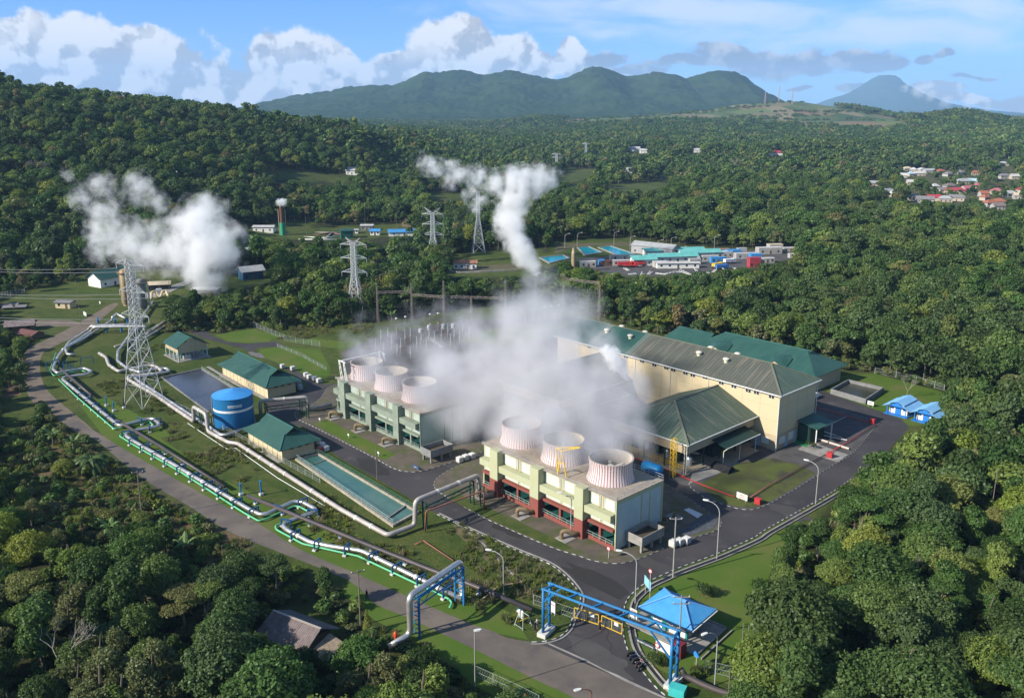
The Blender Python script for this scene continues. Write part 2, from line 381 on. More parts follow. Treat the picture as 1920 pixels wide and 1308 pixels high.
m = bpy.data.materials.new('ground_cover'); m.use_nodes = True; t = NT(m.node_tree); t.n.clear()
b = t.add('ShaderNodeBsdfPrincipled'); o = t.add('ShaderNodeOutputMaterial'); t.l.new(b.outputs[0], o.inputs[0]); b.inputs['Roughness'].default_value = 0.95; b.inputs['Specular IOR Level'].default_value = 0.1
ob = t.add('ShaderNodeTexCoord').outputs['Object']
at = t.add('ShaderNodeAttribute', attribute_name='zone'); sr = t.add('ShaderNodeSeparateColor'); t.l.new(at.outputs['Color'], sr.inputs[0])
nA = t.noise(ob, 0.035, 4, 0.6); nB = t.noise(ob, 0.25, 5, 0.7); nC = t.noise(ob, 1.6, 4, 0.75); nD = t.noise(ob, 0.012, 3)
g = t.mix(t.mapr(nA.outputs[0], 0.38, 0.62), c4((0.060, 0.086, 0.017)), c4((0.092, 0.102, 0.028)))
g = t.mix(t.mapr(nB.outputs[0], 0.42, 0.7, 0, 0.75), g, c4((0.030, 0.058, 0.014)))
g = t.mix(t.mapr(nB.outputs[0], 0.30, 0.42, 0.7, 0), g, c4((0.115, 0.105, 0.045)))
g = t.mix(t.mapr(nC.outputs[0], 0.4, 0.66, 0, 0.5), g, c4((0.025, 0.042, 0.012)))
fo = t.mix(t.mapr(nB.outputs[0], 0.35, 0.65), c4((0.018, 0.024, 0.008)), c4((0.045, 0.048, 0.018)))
vo = t.add('ShaderNodeTexVoronoi', voronoi_dimensions='2D'); t.l.new(t.vec('MULTIPLY', ob, (1, 0.45, 1)), vo.inputs['Vector']); vo.inputs['Scale'].default_value = 0.016
cr = t.add('ShaderNodeValToRGB'); sv_ = t.add('ShaderNodeSeparateColor'); t.l.new(vo.outputs['Color'], sv_.inputs[0]); t.l.new(sv_.outputs[0], cr.inputs[0])
e = cr.color_ramp; e.interpolation = 'CONSTANT'
for k, (p_, cc) in enumerate([(0, (0.10, 0.13, 0.05)), (0.2, (0.16, 0.14, 0.075)), (0.38, (0.07, 0.10, 0.035)), (0.55, (0.19, 0.13, 0.08)), (0.68, (0.12, 0.15, 0.05)), (0.82, (0.20, 0.17, 0.10)), (0.92, (0.05, 0.08, 0.03))]):
    el = e.elements[k] if k < 2 else e.elements.new(p_)
    el.position = p_; el.color = c4(cc)
fi = t.mix(t.mapr(nB.outputs[0], 0.4, 0.7, 0, 0.4), cr.outputs[0], c4((0.06, 0.085, 0.03)))
vi = t.mix(t.mapr(nB.outputs[0], 0.4, 0.6), c4((0.085, 0.075, 0.045)), c4((0.06, 0.08, 0.028)))
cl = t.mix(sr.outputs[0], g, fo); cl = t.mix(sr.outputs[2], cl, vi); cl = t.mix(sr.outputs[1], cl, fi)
t.l.new(cl, b.inputs['Base Color'])
bp = t.add('ShaderNodeBump'); bp.inputs['Strength'].default_value = 0.7; bp.inputs['Distance'].default_value = 0.35; t.l.new(nC.outputs[0], bp.inputs['Height']); t.l.new(bp.outputs[0], b.inputs['Normal'])
me.materials.append(m)

# ------------------------------------------------------------------ mountains
def mountain(name, sil, y0, yr, y1, seed, label, m, zb=0, rough=1.0, pad=120, n=460, k=70):
    """a real range: ridge at depth yr whose crest follows the silhouette, spurs and valleys down both flanks"""
    a = sil[0][0] - pad; c = sil[-1][0] + pad; pxs = np.linspace(a, c, n)
    cr = np.interp(pxs, [a] + [q[0] for q in sil] + [c], [Rw(yr, 232)] + [Rw(yr, q[1]) for q in sil] + [Rw(yr, 232)])
    yl = np.concatenate([np.linspace(y0, yr, k), np.linspace(yr, y1, k // 3)[1:]])
    PX, YL = np.meshgrid(pxs, yl, indexing='ij'); CRR = np.repeat(cr[:, None], len(yl), 1)
    tt = np.where(YL < yr, (YL - y0) / (yr - y0), 1 - (YL - yr) / (y1 - yr)); X = (PX - 960) / 1658 * (0.75 * yr + 0.25 * YL)
    prof = tt ** 1.25
    n1 = vnoise(X, YL * 0.35, yr / 14, seed) + 0.5 * vnoise(X, YL * 0.5, yr / 32, seed + 1) + 0.28 * vnoise(X, YL, yr / 75, seed + 2)
    Z = zb + (CRR - zb) * prof * (1 + rough * 0.30 * n1 * (1 - tt ** 3) * (0.25 + tt)) + rough * vnoise(X, YL, yr / 260, seed + 3) * yr * 0.0011 * np.minimum(1, 4 * tt)
    me = bpy.data.meshes.new(name); me.vertices.add(X.size); me.vertices.foreach_set('co', np.stack([X.ravel(), YL.ravel(), Z.ravel()], 1).ravel())
    L = len(yl); i = np.arange((n - 1) * (L - 1)); a0 = (i // (L - 1)) * L + i % (L - 1)
    fill_quads(me, np.stack([a0, a0 + L, a0 + L + 1, a0 + 1], 1)); me.polygons.foreach_set('use_smooth', [True] * len(i)); me.materials.append(m)
    o = bpy.data.objects.new(name, me); COL.objects.link(o); tag(o, label, kind='structure'); return o
MM = mat('mountain_forest', (0.014, 0.032, 0.014), 1.0, col2=(0.034, 0.056, 0.022), scale=0.006, amt=1.0, spec=0.0, bump=0.0, stain=((0.06, 0.065, 0.03), (1, 1, 1), 0.004, 0.62, 0.5), detail=8)
sil = [(430, 226), (462, 199), (495, 192), (525, 186), (560, 178), (590, 174), (625, 170), (655, 163), (690, 160), (735, 159), (755, 155), (778, 143), (800, 134), (825, 136), (850, 131), (872, 132), (905, 141), (935, 135), (958, 132),
       (985, 138), (1020, 146), (1042, 150), (1062, 147), (1085, 135), (1103, 127), (1122, 126), (1145, 133), (1168, 143), (1190, 143), (1218, 136), (1240, 136), (1262, 139), (1281, 149), (1300, 143), (1325, 136), (1348, 133), (1372, 135), (1395, 145), (1415, 160), (1440, 177), (1460, 190), (1500, 215)]
mountain('mountain_range', sil, 4000, 5600, 7000, 3, 'long blue green forested mountain range on the horizon', MM, zb=15)
sil2 = [(1490, 226), (1530, 200), (1560, 184), (1590, 175), (1612, 160), (1628, 148), (1642, 142), (1656, 141), (1672, 142), (1684, 149), (1694, 160), (1715, 175), (1745, 186), (1780, 197), (1820, 207), (1850, 213), (1890, 221), (1960, 224)]
mountain('volcano', sil2, 13000, 16500, 20000, 11, 'distant pale blue volcano cone rising right of the range', MM, zb=0, rough=0.45, n=300)
sil3 = [(1830, 232), (1870, 223), (1905, 218), (1940, 217), (2050, 205), (2200, 215)]
mountain('far_hill', sil3, 6500, 8000, 9500, 17, 'low far blue hill at the right edge of the horizon', MM, zb=0, n=120)

# ------------------------------------------------------------------ foliage
def leafmat(name, cols, trans=0.28, hue=0.0):
    m = bpy.data.materials.new(name); m.use_nodes = True; t = NT(m.node_tree); t.n.clear()
    o = t.add('ShaderNodeOutputMaterial'); oi = t.add('ShaderNodeObjectInfo'); cr = t.add('ShaderNodeValToRGB'); t.l.new(oi.outputs['Random'], cr.inputs[0])
    e = cr.color_ramp
    for k, (p_, cc) in enumerate(cols):
        el = e.elements[k] if k < 2 else e.elements.new(p_)
        el.position = p_; el.color = c4(cc)
    at = t.add('ShaderNodeAttribute', attribute_name='tone'); f = at.outputs['Fac']
    tc = t.add('ShaderNodeNewGeometry').outputs['Position']
    big = t.noise(tc, 0.011, 3, 0.6)
    col = t.mix(t.mapr(big.outputs[0], 0.40, 0.62, 0, 0.45), cr.outputs[0], c4((0.055, 0.078, 0.027)))
    col = t.vec('SCALE', col, t.math('MULTIPLY_ADD', f, 1.0, 0.72))
    d = t.add('ShaderNodeBsdfDiffuse'); t.l.new(col, d.inputs[0]); tr = t.add('ShaderNodeBsdfTranslucent'); t.l.new(t.vec('MULTIPLY', col, (1.2, 1.25, 0.7)), tr.inputs[0])
    mx = t.add('ShaderNodeMixShader'); mx.inputs[0].default_value = trans; t.l.new(d.outputs[0], mx.inputs[1]); t.l.new(tr.outputs[0], mx.inputs[2])
    gl = t.add('ShaderNodeBsdfGlossy'); gl.inputs['Roughness'].default_value = 0.45; gl.inputs[0].default_value = (0.8, 0.9, 0.8, 1)
    m2 = t.add('ShaderNodeMixShader'); m2.inputs[0].default_value = 0.015; t.l.new(mx.outputs[0], m2.inputs[1]); t.l.new(gl.outputs[0], m2.inputs[2]); t.l.new(m2.outputs[0], o.inputs[0])
    return m
LEAF = leafmat('leaves', [(0, (0.024, 0.050, 0.012)), (0.2, (0.038, 0.074, 0.016)), (0.42, (0.052, 0.100, 0.022)), (0.60, (0.046, 0.074, 0.028)), (0.76, (0.080, 0.122, 0.028)), (0.93, (0.120, 0.158, 0.034)), (1.0, (0.130, 0.100, 0.045))])
LEAFD = leafmat('dark_leaves', [(0, (0.022, 0.042, 0.010)), (1, (0.040, 0.064, 0.016))])
LEAFL = leafmat('light_leaves', [(0, (0.110, 0.150, 0.022)), (1, (0.16, 0.175, 0.030))])
LEAFP = leafmat('palm_leaves', [(0, (0.045, 0.075, 0.025)), (1, (0.085, 0.12, 0.045))])
LEAFB = leafmat('banana_leaves', [(0, (0.09, 0.15, 0.045)), (1, (0.13, 0.19, 0.07))])
LEAFG = leafmat('olive_leaves', [(0, (0.090, 0.100, 0.038)), (1, (0.125, 0.125, 0.055))])
LEAFO = leafmat('orange_blossom', [(0, (0.25, 0.07, 0.03)), (1, (0.20, 0.06, 0.03))])
LEAFX = leafmat('dry_leaves', [(0, (0.16, 0.13, 0.08)), (1, (0.20, 0.16, 0.11))])
LEAFY = leafmat('yellow_leaves', [(0, (0.17, 0.16, 0.03)), (1, (0.14, 0.15, 0.03))])
BARK = mat('bark', (0.16, 0.13, 0.10), 0.95, col2=(0.09, 0.075, 0.06), scale=3, amt=1)
BARKP = mat('pale_bark', (0.34, 0.31, 0.26), 0.95, col2=(0.2, 0.18, 0.15), scale=3, amt=1)

def leafmesh(name, lobes, n, size, rng, material, tilt=0.75, fill=0.25, wire=None, aspect=0.62):
    """leaf clumps scattered through the shells of several lobes (cx,cy,cz,rx,ry,rz)"""
    lobes = np.array(lobes, float); wgt = lobes[:, 3] * lobes[:, 4] + lobes[:, 5] * lobes[:, 3]; wgt /= wgt.sum()
    li = rng.choice(len(lobes), n, p=wgt); L = lobes[li]
    d = rng.normal(size=(n, 3)); d[:, 2] = np.where(d[:, 2] < -0.2, -d[:, 2] * 0.7, d[:, 2]); d /= np.linalg.norm(d, axis=1)[:, None]
    az = np.arctan2(d[:, 1], d[:, 0]); bump = 1 + 0.16 * np.sin(az * 5 + li * 1.7) * np.cos(d[:, 2] * 6 + li) + 0.10 * np.sin(az * 11 + d[:, 2] * 9 + li)
    rad = np.where(rng.random(n) < fill, rng.random(n) ** 0.5, 1 - 0.16 * rng.random(n) ** 1.5 + 0.06 * rng.normal(size=n) * (rng.random(n) < 0.3)) * bump
    P = L[:, :3] + d * L[:, 3:6] * rad[:, None]
    N = d + rng.normal(size=(n, 3)) * tilt; N[:, 2] += 0.35; N /= np.linalg.norm(N, axis=1)[:, None]
    A = np.cross(N, rng.normal(size=(n, 3))); A /= np.linalg.norm(A, axis=1)[:, None]; B = np.cross(N, A)
    s = size * (0.55 + 0.9 * rng.random(n))[:, None] * 0.5; A *= s; B *= s * aspect
    v = np.stack([P - A - B * 0.4, P + A * 0.2 - B, P + A + B * 0.4, P - A * 0.2 + B], 1).reshape(-1, 3)
    lt = rng.random(len(lobes)); tone = np.clip(0.25 + 0.35 * lt[li] + 0.26 * rng.random(n) + 0.1, 0, 1)
    return v, np.repeat(tone, 4)
def mkmesh(name, v, tone, mats, extra=None):
    me = bpy.data.meshes.new(name); nv = len(v); 
    if extra is not None:
        ev, ef = extra; v = np.concatenate([v, np.array(ev, float)]); tone = np.concatenate([tone, np.full(len(ev), 0.5)])
    me.vertices.add(len(v)); me.vertices.foreach_set('co', v.ravel())
    q = np.arange(nv).reshape(-1, 4)
    if extra is not None: q = np.concatenate([q, np.array(ef) + nv])
    fill_quads(me, q)
    a = me.attributes.new('tone', 'FLOAT', 'POINT'); a.data.foreach_set('value', tone)
    for k in mats: me.materials.append(k)
    if extra is not None:
        mi = np.zeros(len(q), np.int32); mi[nv // 4:] = 1; me.polygons.foreach_set('material_index', mi)
    return me
def trunk_geo(h, r, limbs, rng):
    mb = MB(); mb.tube([(0, 0, -0.5), (0.1 * r, 0, h * 0.3), (rng.normal() * 0.3, rng.normal() * 0.3, h * 0.62), (rng.normal() * 0.4, rng.normal() * 0.4, h * 0.85)], r, 0, 6, r2=r * 0.35, cap=(False, False))
    for (cx, cy_, cz) in limbs:
        z0 = h * (0.3 + 0.3 * rng.random())
        mb.tube([(0, 0, z0), (cx * 0.5, cy_ * 0.5, z0 + (cz - z0) * 0.6), (cx * 0.9, cy_ * 0.9, cz)], r * 0.42, 0, 5, r2=r * 0.1, cap=(False, False))
    return mb
def crown_lobes(kind, rng):
    """unit tree about 10 m tall"""
    L = []
    if kind == 'dome':
        L.append((0, 0, 6.6, 2.9, 2.9, 2.6))
        for k in range(11):
            a = rng.random() * 6.28; q = 1.6 + 1.5 * rng.random(); s = 1.05 + 0.75 * rng.random(); L.append((q * math.cos(a), q * math.sin(a), 5.0 + 3.3 * rng.random() * (1.15 - q / 4.2), s, s, s * 0.8))
        for k in range(5): a = rng.random() * 6.28; q = 1.0 + 1.5 * rng.random(); s = 0.8 + 0.6 * rng.random(); L.append((q * math.cos(a), q * math.sin(a), 2.6 + 1.8 * rng.random(), s, s, s))
    elif kind == 'tall':
        for k in range(10):
            a = rng.random() * 6.28; q = 1.3 * rng.random(); s = 1.0 + 0.6 * rng.random(); L.append((q * math.cos(a), q * math.sin(a), 4.2 + 5.2 * k / 9.0, s * 1.1, s * 1.1, s))
    elif kind == 'spread':
        for k in range(12):
            a = rng.random() * 6.28; q = 0.5 + 3.4 * rng.random(); s = 0.9 + 0.7 * rng.random(); L.append((q * math.cos(a), q * math.sin(a), 8.4 - 0.13 * q * q + 0.5 * rng.normal(), s * 1.25, s * 1.25, s * 0.5))
    elif kind == 'feather':
        for k in range(16):
            a = rng.random() * 6.28; q = 3.0 * rng.random() ** 0.6; s = 0.7 + 0.6 * rng.random(); L.append((q * math.cos(a), q * math.sin(a), 3.2 + 5.2 * rng.random() * (1 - q / 5), s * 0.9, s * 0.9, s * 1.1))
    elif kind == 'bush':
        L.append((0, 0, 1.0, 1.5, 1.5, 1.1))
        for k in range(6):
            a = rng.random() * 6.28; q = 1.1 * rng.random() + 0.4; s = 0.6 + 0.4 * rng.random(); L.append((q * math.cos(a), q * math.sin(a), 0.6 + 0.9 * rng.random(), s, s, s * 0.9))
    elif kind == 'cone':
        for k in range(7): s = 1.25 * (1 - k / 8.5); L.append((0.15 * rng.normal(), 0.15 * rng.normal(), 0.8 + k * 0.75, s, s, 0.8))
    return L
rng = np.random.default_rng(5)
def tree_meshes(kind, n, size, material, bark, nm='crown', r=0.22, tilt=0.75, fill=0.25, h=8.5):
    L = crown_lobes(kind, rng); v, t_ = leafmesh(nm, L, n, size, rng, material, tilt, fill)
    cm_ = mkmesh(nm, v, t_, [material])
    idx = rng.choice(len(L), min(5, len(L)), replace=False)
    tb = trunk_geo(h, r, [L[i][:3] for i in idx], rng); tm = bpy.data.meshes.new('trunk'); tm.from_pydata(tb.v, [], tb.f); tm.materials.append(bark); tm.update()
    return cm_, tm
def merged(kind, n, size, material, bark, **kw):
    L = crown_lobes(kind, rng); v, t_ = leafmesh('t', L, n, size, rng, material, kw.get('tilt', 0.75), kw.get('fill', 0.2))
    idx = rng.choice(len(L), 3, replace=False); th = .9 if kind == 'bush' else 6.2; tb = MB(); tb.tube([(0, 0, -1), (0, 0, th * .55), (0.3, 0.2, th)], 0.2 if th > 1 else .05, 0, 4, r2=0.05, cap=(False, False))
    return mkmesh('tree_' + kind, v, t_, [material, bark], (tb.v, tb.f))
def clump(n, size):
    v = []; tn = []
    for k in range(9):
        kd = ['dome', 'dome', 'tall', 'spread', 'feather'][int(rng.integers(5))]; L = np.array(crown_lobes(kd, rng)); s = 0.75 + 0.5 * rng.random(); L *= s
        L[:, 0] += ((k % 3) - 1) * 8 + rng.normal() * 1.8; L[:, 1] += ((k // 3) - 1) * 8 + rng.normal() * 1.8
        a, b_ = leafmesh('c', L, n, size, rng, None, 0.7, 0.1); v.append(a); tn.append(np.clip(b_ + rng.normal() * 0.22, 0, 1.3))
    return mkmesh('clump', np.concatenate(v), np.concatenate(tn), [LEAF])

def scatter(name, label, P, scl, rot, idx, sources):
    """one object of uncountable growth: the sources set out over the points"""
    me = bpy.data.meshes.new(name); me.vertices.add(len(P)); me.vertices.foreach_set('co', np.asarray(P, float).ravel())
    for nm, arr, ty in (('scl', scl, 'FLOAT'), ('rot', rot, 'FLOAT'), ('idx', idx, 'INT')):
        a = me.attributes.new(nm, ty, 'POINT'); a.data.foreach_set('value', np.asarray(arr, np.int32 if ty == 'INT' else np.float32))
    o = bpy.data.objects.new(name, me); COL.objects.link(o); tag(o, label, kind='stuff')
    ng = bpy.data.node_groups.new('scatter_' + name, 'GeometryNodeTree')
    ng.interface.new_socket('Geometry', in_out='INPUT', socket_type='NodeSocketGeometry'); ng.interface.new_socket('Geometry', in_out='OUTPUT', socket_type='NodeSocketGeometry')
    N = ng.nodes; L = ng.links; gi = N.new('NodeGroupInput'); go = N.new('NodeGroupOutput')
    jn = N.new('GeometryNodeJoinGeometry'); insts = []
    for k, s in enumerate(sources):
        so = bpy.data.objects.new(name + '_source', s)
        oi = N.new('GeometryNodeObjectInfo'); oi.inputs['Object'].default_value = so; oi.inputs['As Instance'].default_value = True; insts.append(oi)
    for oi in reversed(insts): L.new(oi.outputs['Geometry'], jn.inputs[0])
    ip = N.new('GeometryNodeInstanceOnPoints'); L.new(gi.outputs[0], ip.inputs['Points']); L.new(jn.outputs[0], ip.inputs['Instance']); ip.inputs['Pick Instance'].default_value = True
    def at(n_, ty):
        q = N.new('GeometryNodeInputNamedAttribute'); q.data_type = ty; q.inputs['Name'].default_value = n_; return q.outputs[0]
    L.new(at('idx', 'INT'), ip.inputs['Instance Index']); cx = N.new('ShaderNodeCombineXYZ'); L.new(at('rot', 'FLOAT'), cx.inputs[2]); L.new(cx.outputs[0], ip.inputs['Rotation'])
    L.new(at('scl', 'FLOAT'), ip.inputs['Scale']); L.new(ip.outputs[0], go.inputs[0])
    md = o.modifiers.new('scatter', 'NODES'); md.node_group = ng
    return o

# ---- where trees stand
def jitter(y0, y1, s, w=1.35):
    out = []; y = y0
    while y < y1:
        ss = s(y); hw = 0.64 * y + 30; n = int(2 * hw / ss); xs = (np.arange(n) + 0.5) / n * 2 * hw - hw
        out.append(np.stack([xs + (rng.random(n) - 0.5) * ss * 0.9, y + (rng.random(n) - 0.5) * ss * 0.9], 1)); y += ss
    return np.concatenate(out)
def allowed(x, y, h):
    z = TZ(x, y); ok = np.ones(len(x), bool); vis = np.zeros(len(x), bool)
    for q in (0, 0.35, 0.7, 0.95):
        px, py = projv(x, y, z + h * q)
        for k, p_ in CLEAR.items(): ok &= ~(inpoly(px, py, p_) & (y > 50))
        vis |= (px > -120) & (px < 2040) & (py < 1420)
    return ok, vis, z
PN = jitter(62, 400, lambda y: 5.6 if y < 230 else 6.3); hN = 6.5 + 6.5 * rng.random(len(PN)) ** 1.3
px0, py0 = projv(PN[:, 0], PN[:, 1], TZ(PN[:, 0], PN[:, 1]))
gz = inpoly(px0, py0, GARDEN); hN = np.where(gz, 2.5 + 3 * rng.random(len(PN)), hN)
hN = np.where((px0 < 520) & (py0 < 1110), hN * 0.68, hN)
hN = np.where((px0 > 1640) & (px0 < 1920) & (py0 > 560) & (py0 < 760), hN * 1.1, hN)
ok, vis, zN = allowed(PN[:, 0], PN[:, 1], hN)
ok2, _, _ = allowed(PN[:, 0], PN[:, 1], hN * 0.55); hN = np.where(ok, hN, hN * 0.55); ok = ok | ok2
ok &= ~(gz & (rng.random(len(PN)) < 0.55))
sel = ok & vis; PN = PN[sel]; hN = hN[sel]; zN = zN[sel]; gz = gz[sel]
VH_PX = VH = [(1700, 319, 14, 9, 'cream', 'pale roofed house at the top left of the village'), (1712, 321, 10, 8, 'white', 'white roofed house at the top left of the village'), (1727, 321, 11, 9, 'white', 'white roofed house above the white row of the village'), (1741, 323, 15, 10, 'lgrey', 'grey roofed house right of the white roofs at the village top'),
 (1723, 328, 16, 8, 'white', 'long white roof in the upper left village'), (1694, 332, 10, 7, 'white', 'small white house beside a blue shed at the village left edge'), (1707, 329, 8, 6, 'ltblue', 'pale blue shed beside the small white house'), (1763, 324, 13, 8, 'orange', 'orange roof in the upper middle of the village'), (1778, 329, 14, 9, 'grey', 'grey roof right of the upper orange roof'),
 (1800, 326, 13, 12, 'grey', 'dark grey hip roof in the upper middle village'), (1828, 327, 9, 8, 'orange', 'small orange roof in the upper right village'), (1807, 343, 24, 14, 'lgrey', 'wide grey roof in the village centre'), (1823, 343, 12, 9, 'ltblue', 'pale blue and white roof in the village centre'), (1706, 345, 9, 7, 'white', 'white house among trees left of the village centre'),
 (1637, 347, 15, 9, 'lgrey', 'grey house standing apart left of the village'), (1752, 353, 10, 7, 'white', 'white roof left of the big red roof'), (1766, 360, 12, 8, 'grey', 'dark grey roof just left of the big red roof'), (1780, 352, 14, 9, 'tin', 'dull brown roof above the big red roof'), (1791, 361, 26, 12, 'red', 'long bright red roof, largest in the village'),
 (1812, 357, 14, 9, 'pink', 'faded pink roof joined to the right of the big red roof'), (1834, 352, 16, 8, 'pink', 'pinkish red roof behind the village centre'), (1750, 375, 14, 8, 'red', 'dark red roof at the lower left of the village'), (1714, 374, 15, 9, 'grey', 'grey roof at the lower left corner of the village'), (1733, 378, 18, 9, 'grey', 'long grey roof left of the dark red roof'),
 (1771, 377, 14, 8, 'lgrey', 'grey roof right of the dark red roof'), (1793, 375, 16, 9, 'grey', 'grey roof below the big red roof'), (1868, 362, 12, 12, 'pink', 'dusty red roof in the right part of the village'), (1843, 367, 9, 8, 'orange', 'small orange red roof in the right part of the village'), (1846, 374, 9, 7, 'orange', 'orange roof just below the small orange red one'),
 (1856, 385, 16, 9, 'orange', 'bright orange roof at the lower right of the village'), (1871, 382, 14, 10, 'orange', 'second bright orange roof at the lower right of the village'), (1880, 309, 16, 10, 'lgrey', 'grey roof at the top right of the village'), (1882, 333, 16, 9, 'grey', 'brown grey roof near the right edge of the village'), (1901, 334, 11, 8, 'white', 'white roof near the right edge of the village'),
 (1893, 367, 14, 7, 'white', 'white flat looking roof at the right edge of the village'), (1909, 371, 11, 9, 'cream', 'cream house at the right edge of the village'), (1915, 360, 10, 8, 'red', 'red roof at the right edge of the village'), (1664, 363, 13, 8, 'lgrey', 'grey roofed house at the lower left fringe of the village'), (1674, 367, 9, 5, 'white', 'small white roof at the lower left fringe of the village'), (1870, 391, 12, 8, 'tin', 'brown roof at the bottom right of the village')]
# ------------------------------------------------------------------ trees near enough to tell apart: each one a thing (crown, trunk)
LOOKS = []                                    # (name, look, category, prototype)
def proto(name, look, kind, n, size, m_, bark=BARK, r=0.22, **kw):
    c_, t_ = tree_meshes(kind, n, size, m_, bark, 'crown', r, **kw)
    e_ = bpy.data.objects.new(name, None)
    LOOKS.append((name, look, e_, c_, t_)); return len(LOOKS) - 1
D = [proto('broadleaf_tree', 'rounded deep green broadleaf tree', 'dome', 13547, 0.32, LEAF), proto('broadleaf_tree', 'lumpy broad green tree', 'dome', 13547, 0.30, LEAF)]
DD = [proto('broadleaf_tree', 'very dark glossy rounded tree', 'dome', 18000, 0.28, LEAFD)]
T = [proto('tall_tree', 'tall narrow green tree', 'tall', 10602, 0.30, LEAF, BARKP), proto('tall_tree', 'tall leafy tree with uneven crown', 'tall', 9424, 0.32, LEAF)]
S = [proto('spreading_tree', 'spreading flat topped tree with open crown', 'spread', 10013, 0.26, LEAF, BARKP, fill=0.5)]
Fe = [proto('feathery_tree', 'grey green feathery tree', 'feather', 12369, 0.23, LEAFG, tilt=1.3, fill=0.5), proto('feathery_tree', 'wispy light feathery tree', 'feather', 11191, 0.26, LEAF, tilt=1.3, fill=0.5)]
Li = [proto('broadleaf_tree', 'bright yellow green leafy tree', 'dome', 13547, 0.30, LEAFL)]
Bu = [proto('shrub', 'low rounded bush', 'bush', 2850, 0.22, LEAF, r=0.06, h=1.5), proto('shrub', 'small conical bush', 'cone', 2280, 0.21, LEAFY, r=0.06, h=3.0)]
USED = {}
TREES = []
def plant_tree(li, x, y, z, s, label=None, cat='tree', rot=None, group='trees of the woods around the plant'):
    name, look, e_, c_, t_ = LOOKS[li]
    r = thing(name, None, cat, (x, y, z), rot if rot is not None else rng.random() * 6.28, group); r.scale = (s * (0.9 + 0.25 * rng.random()),) * 2 + (s,)
    for nm, q in (('crown', c_), ('trunk', t_)):
        o = bpy.data.objects.new(nm, q); COL.objects.link(o); o.parent = r
    if label: r['label'] = label
    return r
NBIG = 262
order = np.argsort(PN[:, 1]); near = order[:NBIG]; rest = order[NBIG:]
rec = []
SPECIAL = [(DD[0], 1480, 1290, 1.75, 'huge very dark green tree standing right of the guardhouse lawn'), (Li[0], 1845, 1330, 1.15, 'bright yellow green tree in the bottom right corner'),
           (D[0], 1650, 1360, 1.2, 'wide dull green tree at the bottom between the dark tree and the bright one'), (D[1], 1600, 1010, 1.1, 'broad green tree hanging over the east road verge'),
           (Li[0], 262, 1140, 0.75, 'round yellow green tree in the middle of the lower left thicket'), (T[0], 612, 1140, 0.7, 'slim tree behind the wooden hut beside the road'),
           (Li[0], 125, 905, 0.6, 'round yellowish tree at the top of the left garden'), (D[0], 345, 600, 1.0, 'round green tree standing alone behind the separator pipes'), (D[1], 325, 588, 0.85, 'smaller green tree just left of the one behind the separator pipes')]
for li, px_, py_, s, lb in SPECIAL:
    g = G(px_, py_); plant_tree(li, g.x, g.y, 0, s, lb)
    if py_ > 640: near = np.array([k for k in near if (PN[k, 0] - g.x) ** 2 + (PN[k, 1] - g.y) ** 2 > (3.6 * s) ** 2])
for k in near:
    x, y = PN[k]; h = hN[k]; pxx, pyy = proj(x, y, 0); q = rng.random()
    if gz[k] or h < 4.2: li = Bu[0] if q < 0.6 else (Bu[1] if q < 0.85 else Fe[0])
    elif pxx < 520 and pyy < 1110: li = Fe[0] if q < 0.34 else (Fe[1] if q < 0.5 else (Li[0] if q < 0.66 else (D[int(q * 100) % 2] if q < 0.86 else Bu[0])))
    elif pxx < 700: li = Fe[0] if q < 0.30 else (Fe[1] if q < 0.48 else (D[int(q * 100) % 2] if q < 0.78 else (T[1] if q < 0.9 else S[0])))
    else: li = D[int(q * 100) % 2] if q < 0.42 else (Fe[1] if q < 0.58 else (DD[0] if q < 0.68 else (T[int(q * 100) % 2] if q < 0.86 else (S[0] if q < 0.93 else Li[0]))))
    base = {'bush': 2.6, 'cone': 5.5}.get('bush' if li == Bu[0] else 'cone' if li == Bu[1] else '', 9.3)
    s = h / base
    if li in Bu: s = min(s, 1.6)
    r = plant_tree(li, x, y, zN[k], s, cat='bush' if li in Bu else 'tree', group='bushes of the garden slope and verges' if li in Bu else 'trees of the woods around the plant')
    rec.append((r, LOOKS[li][1], pxx, pyy))
SHORT = {'spreading flat topped tree with open crown': 'flat topped open tree', 'tall leafy tree with uneven crown': 'tall uneven tree', 'very dark glossy rounded tree': 'very dark glossy tree'}
def zone(px, py):
    if px < 560 and py < 905: return 'on the slope left of the dirt road'
    if px < 330: return 'in the lower left thicket' if py > 1060 else 'in the left garden below the road'
    if px < 640: return 'in the thicket between the utility poles' if py < 1130 else 'in front of the wooden hut'
    if px < 960: return 'in the thicket right of the wooden hut'
    if py < 760: return 'in the wood behind the blue cabins'
    if py < 960: return 'in the wood beside the east road'
    if px < 1620: return 'in the grove right of the guardhouse lawn'
    return 'in the lower right wood'
grp = {}
for r, look, px_, py_ in rec: look = SHORT.get(look, look); grp.setdefault((look, zone(px_, py_)), []).append((px_, py_, r))
ORD = ['leftmost', 'second from left', 'third from left', 'fourth from left', 'fifth from left', 'sixth from left', 'seventh from left', 'eighth from left', 'ninth from left', 'tenth from left', 'eleventh from left', 'twelfth from left']
for (look, zn), lst in grp.items():
    lst.sort(key=lambda q: -q[1]); nr = (len(lst) + 11) // 12; k = (len(lst) + nr - 1) // nr
    RN = {1: [''], 2: [' front row', ' back row'], 3: [' front row', ' middle row', ' back row']}.get(nr, [' row %d' % i for i in range(nr)])
    for i in range(nr):
        row = sorted(lst[i * k:(i + 1) * k], key=lambda q: q[0])
        for j, (a_, b_, r) in enumerate(row):
            r['label'] = (look + ' ' + zn) if len(lst) == 1 else '%s %s, %s%s' % (look, zn, ORD[min(j, 11)].replace(' from left', ''), (',' + RN[i]) if RN[i] else '')
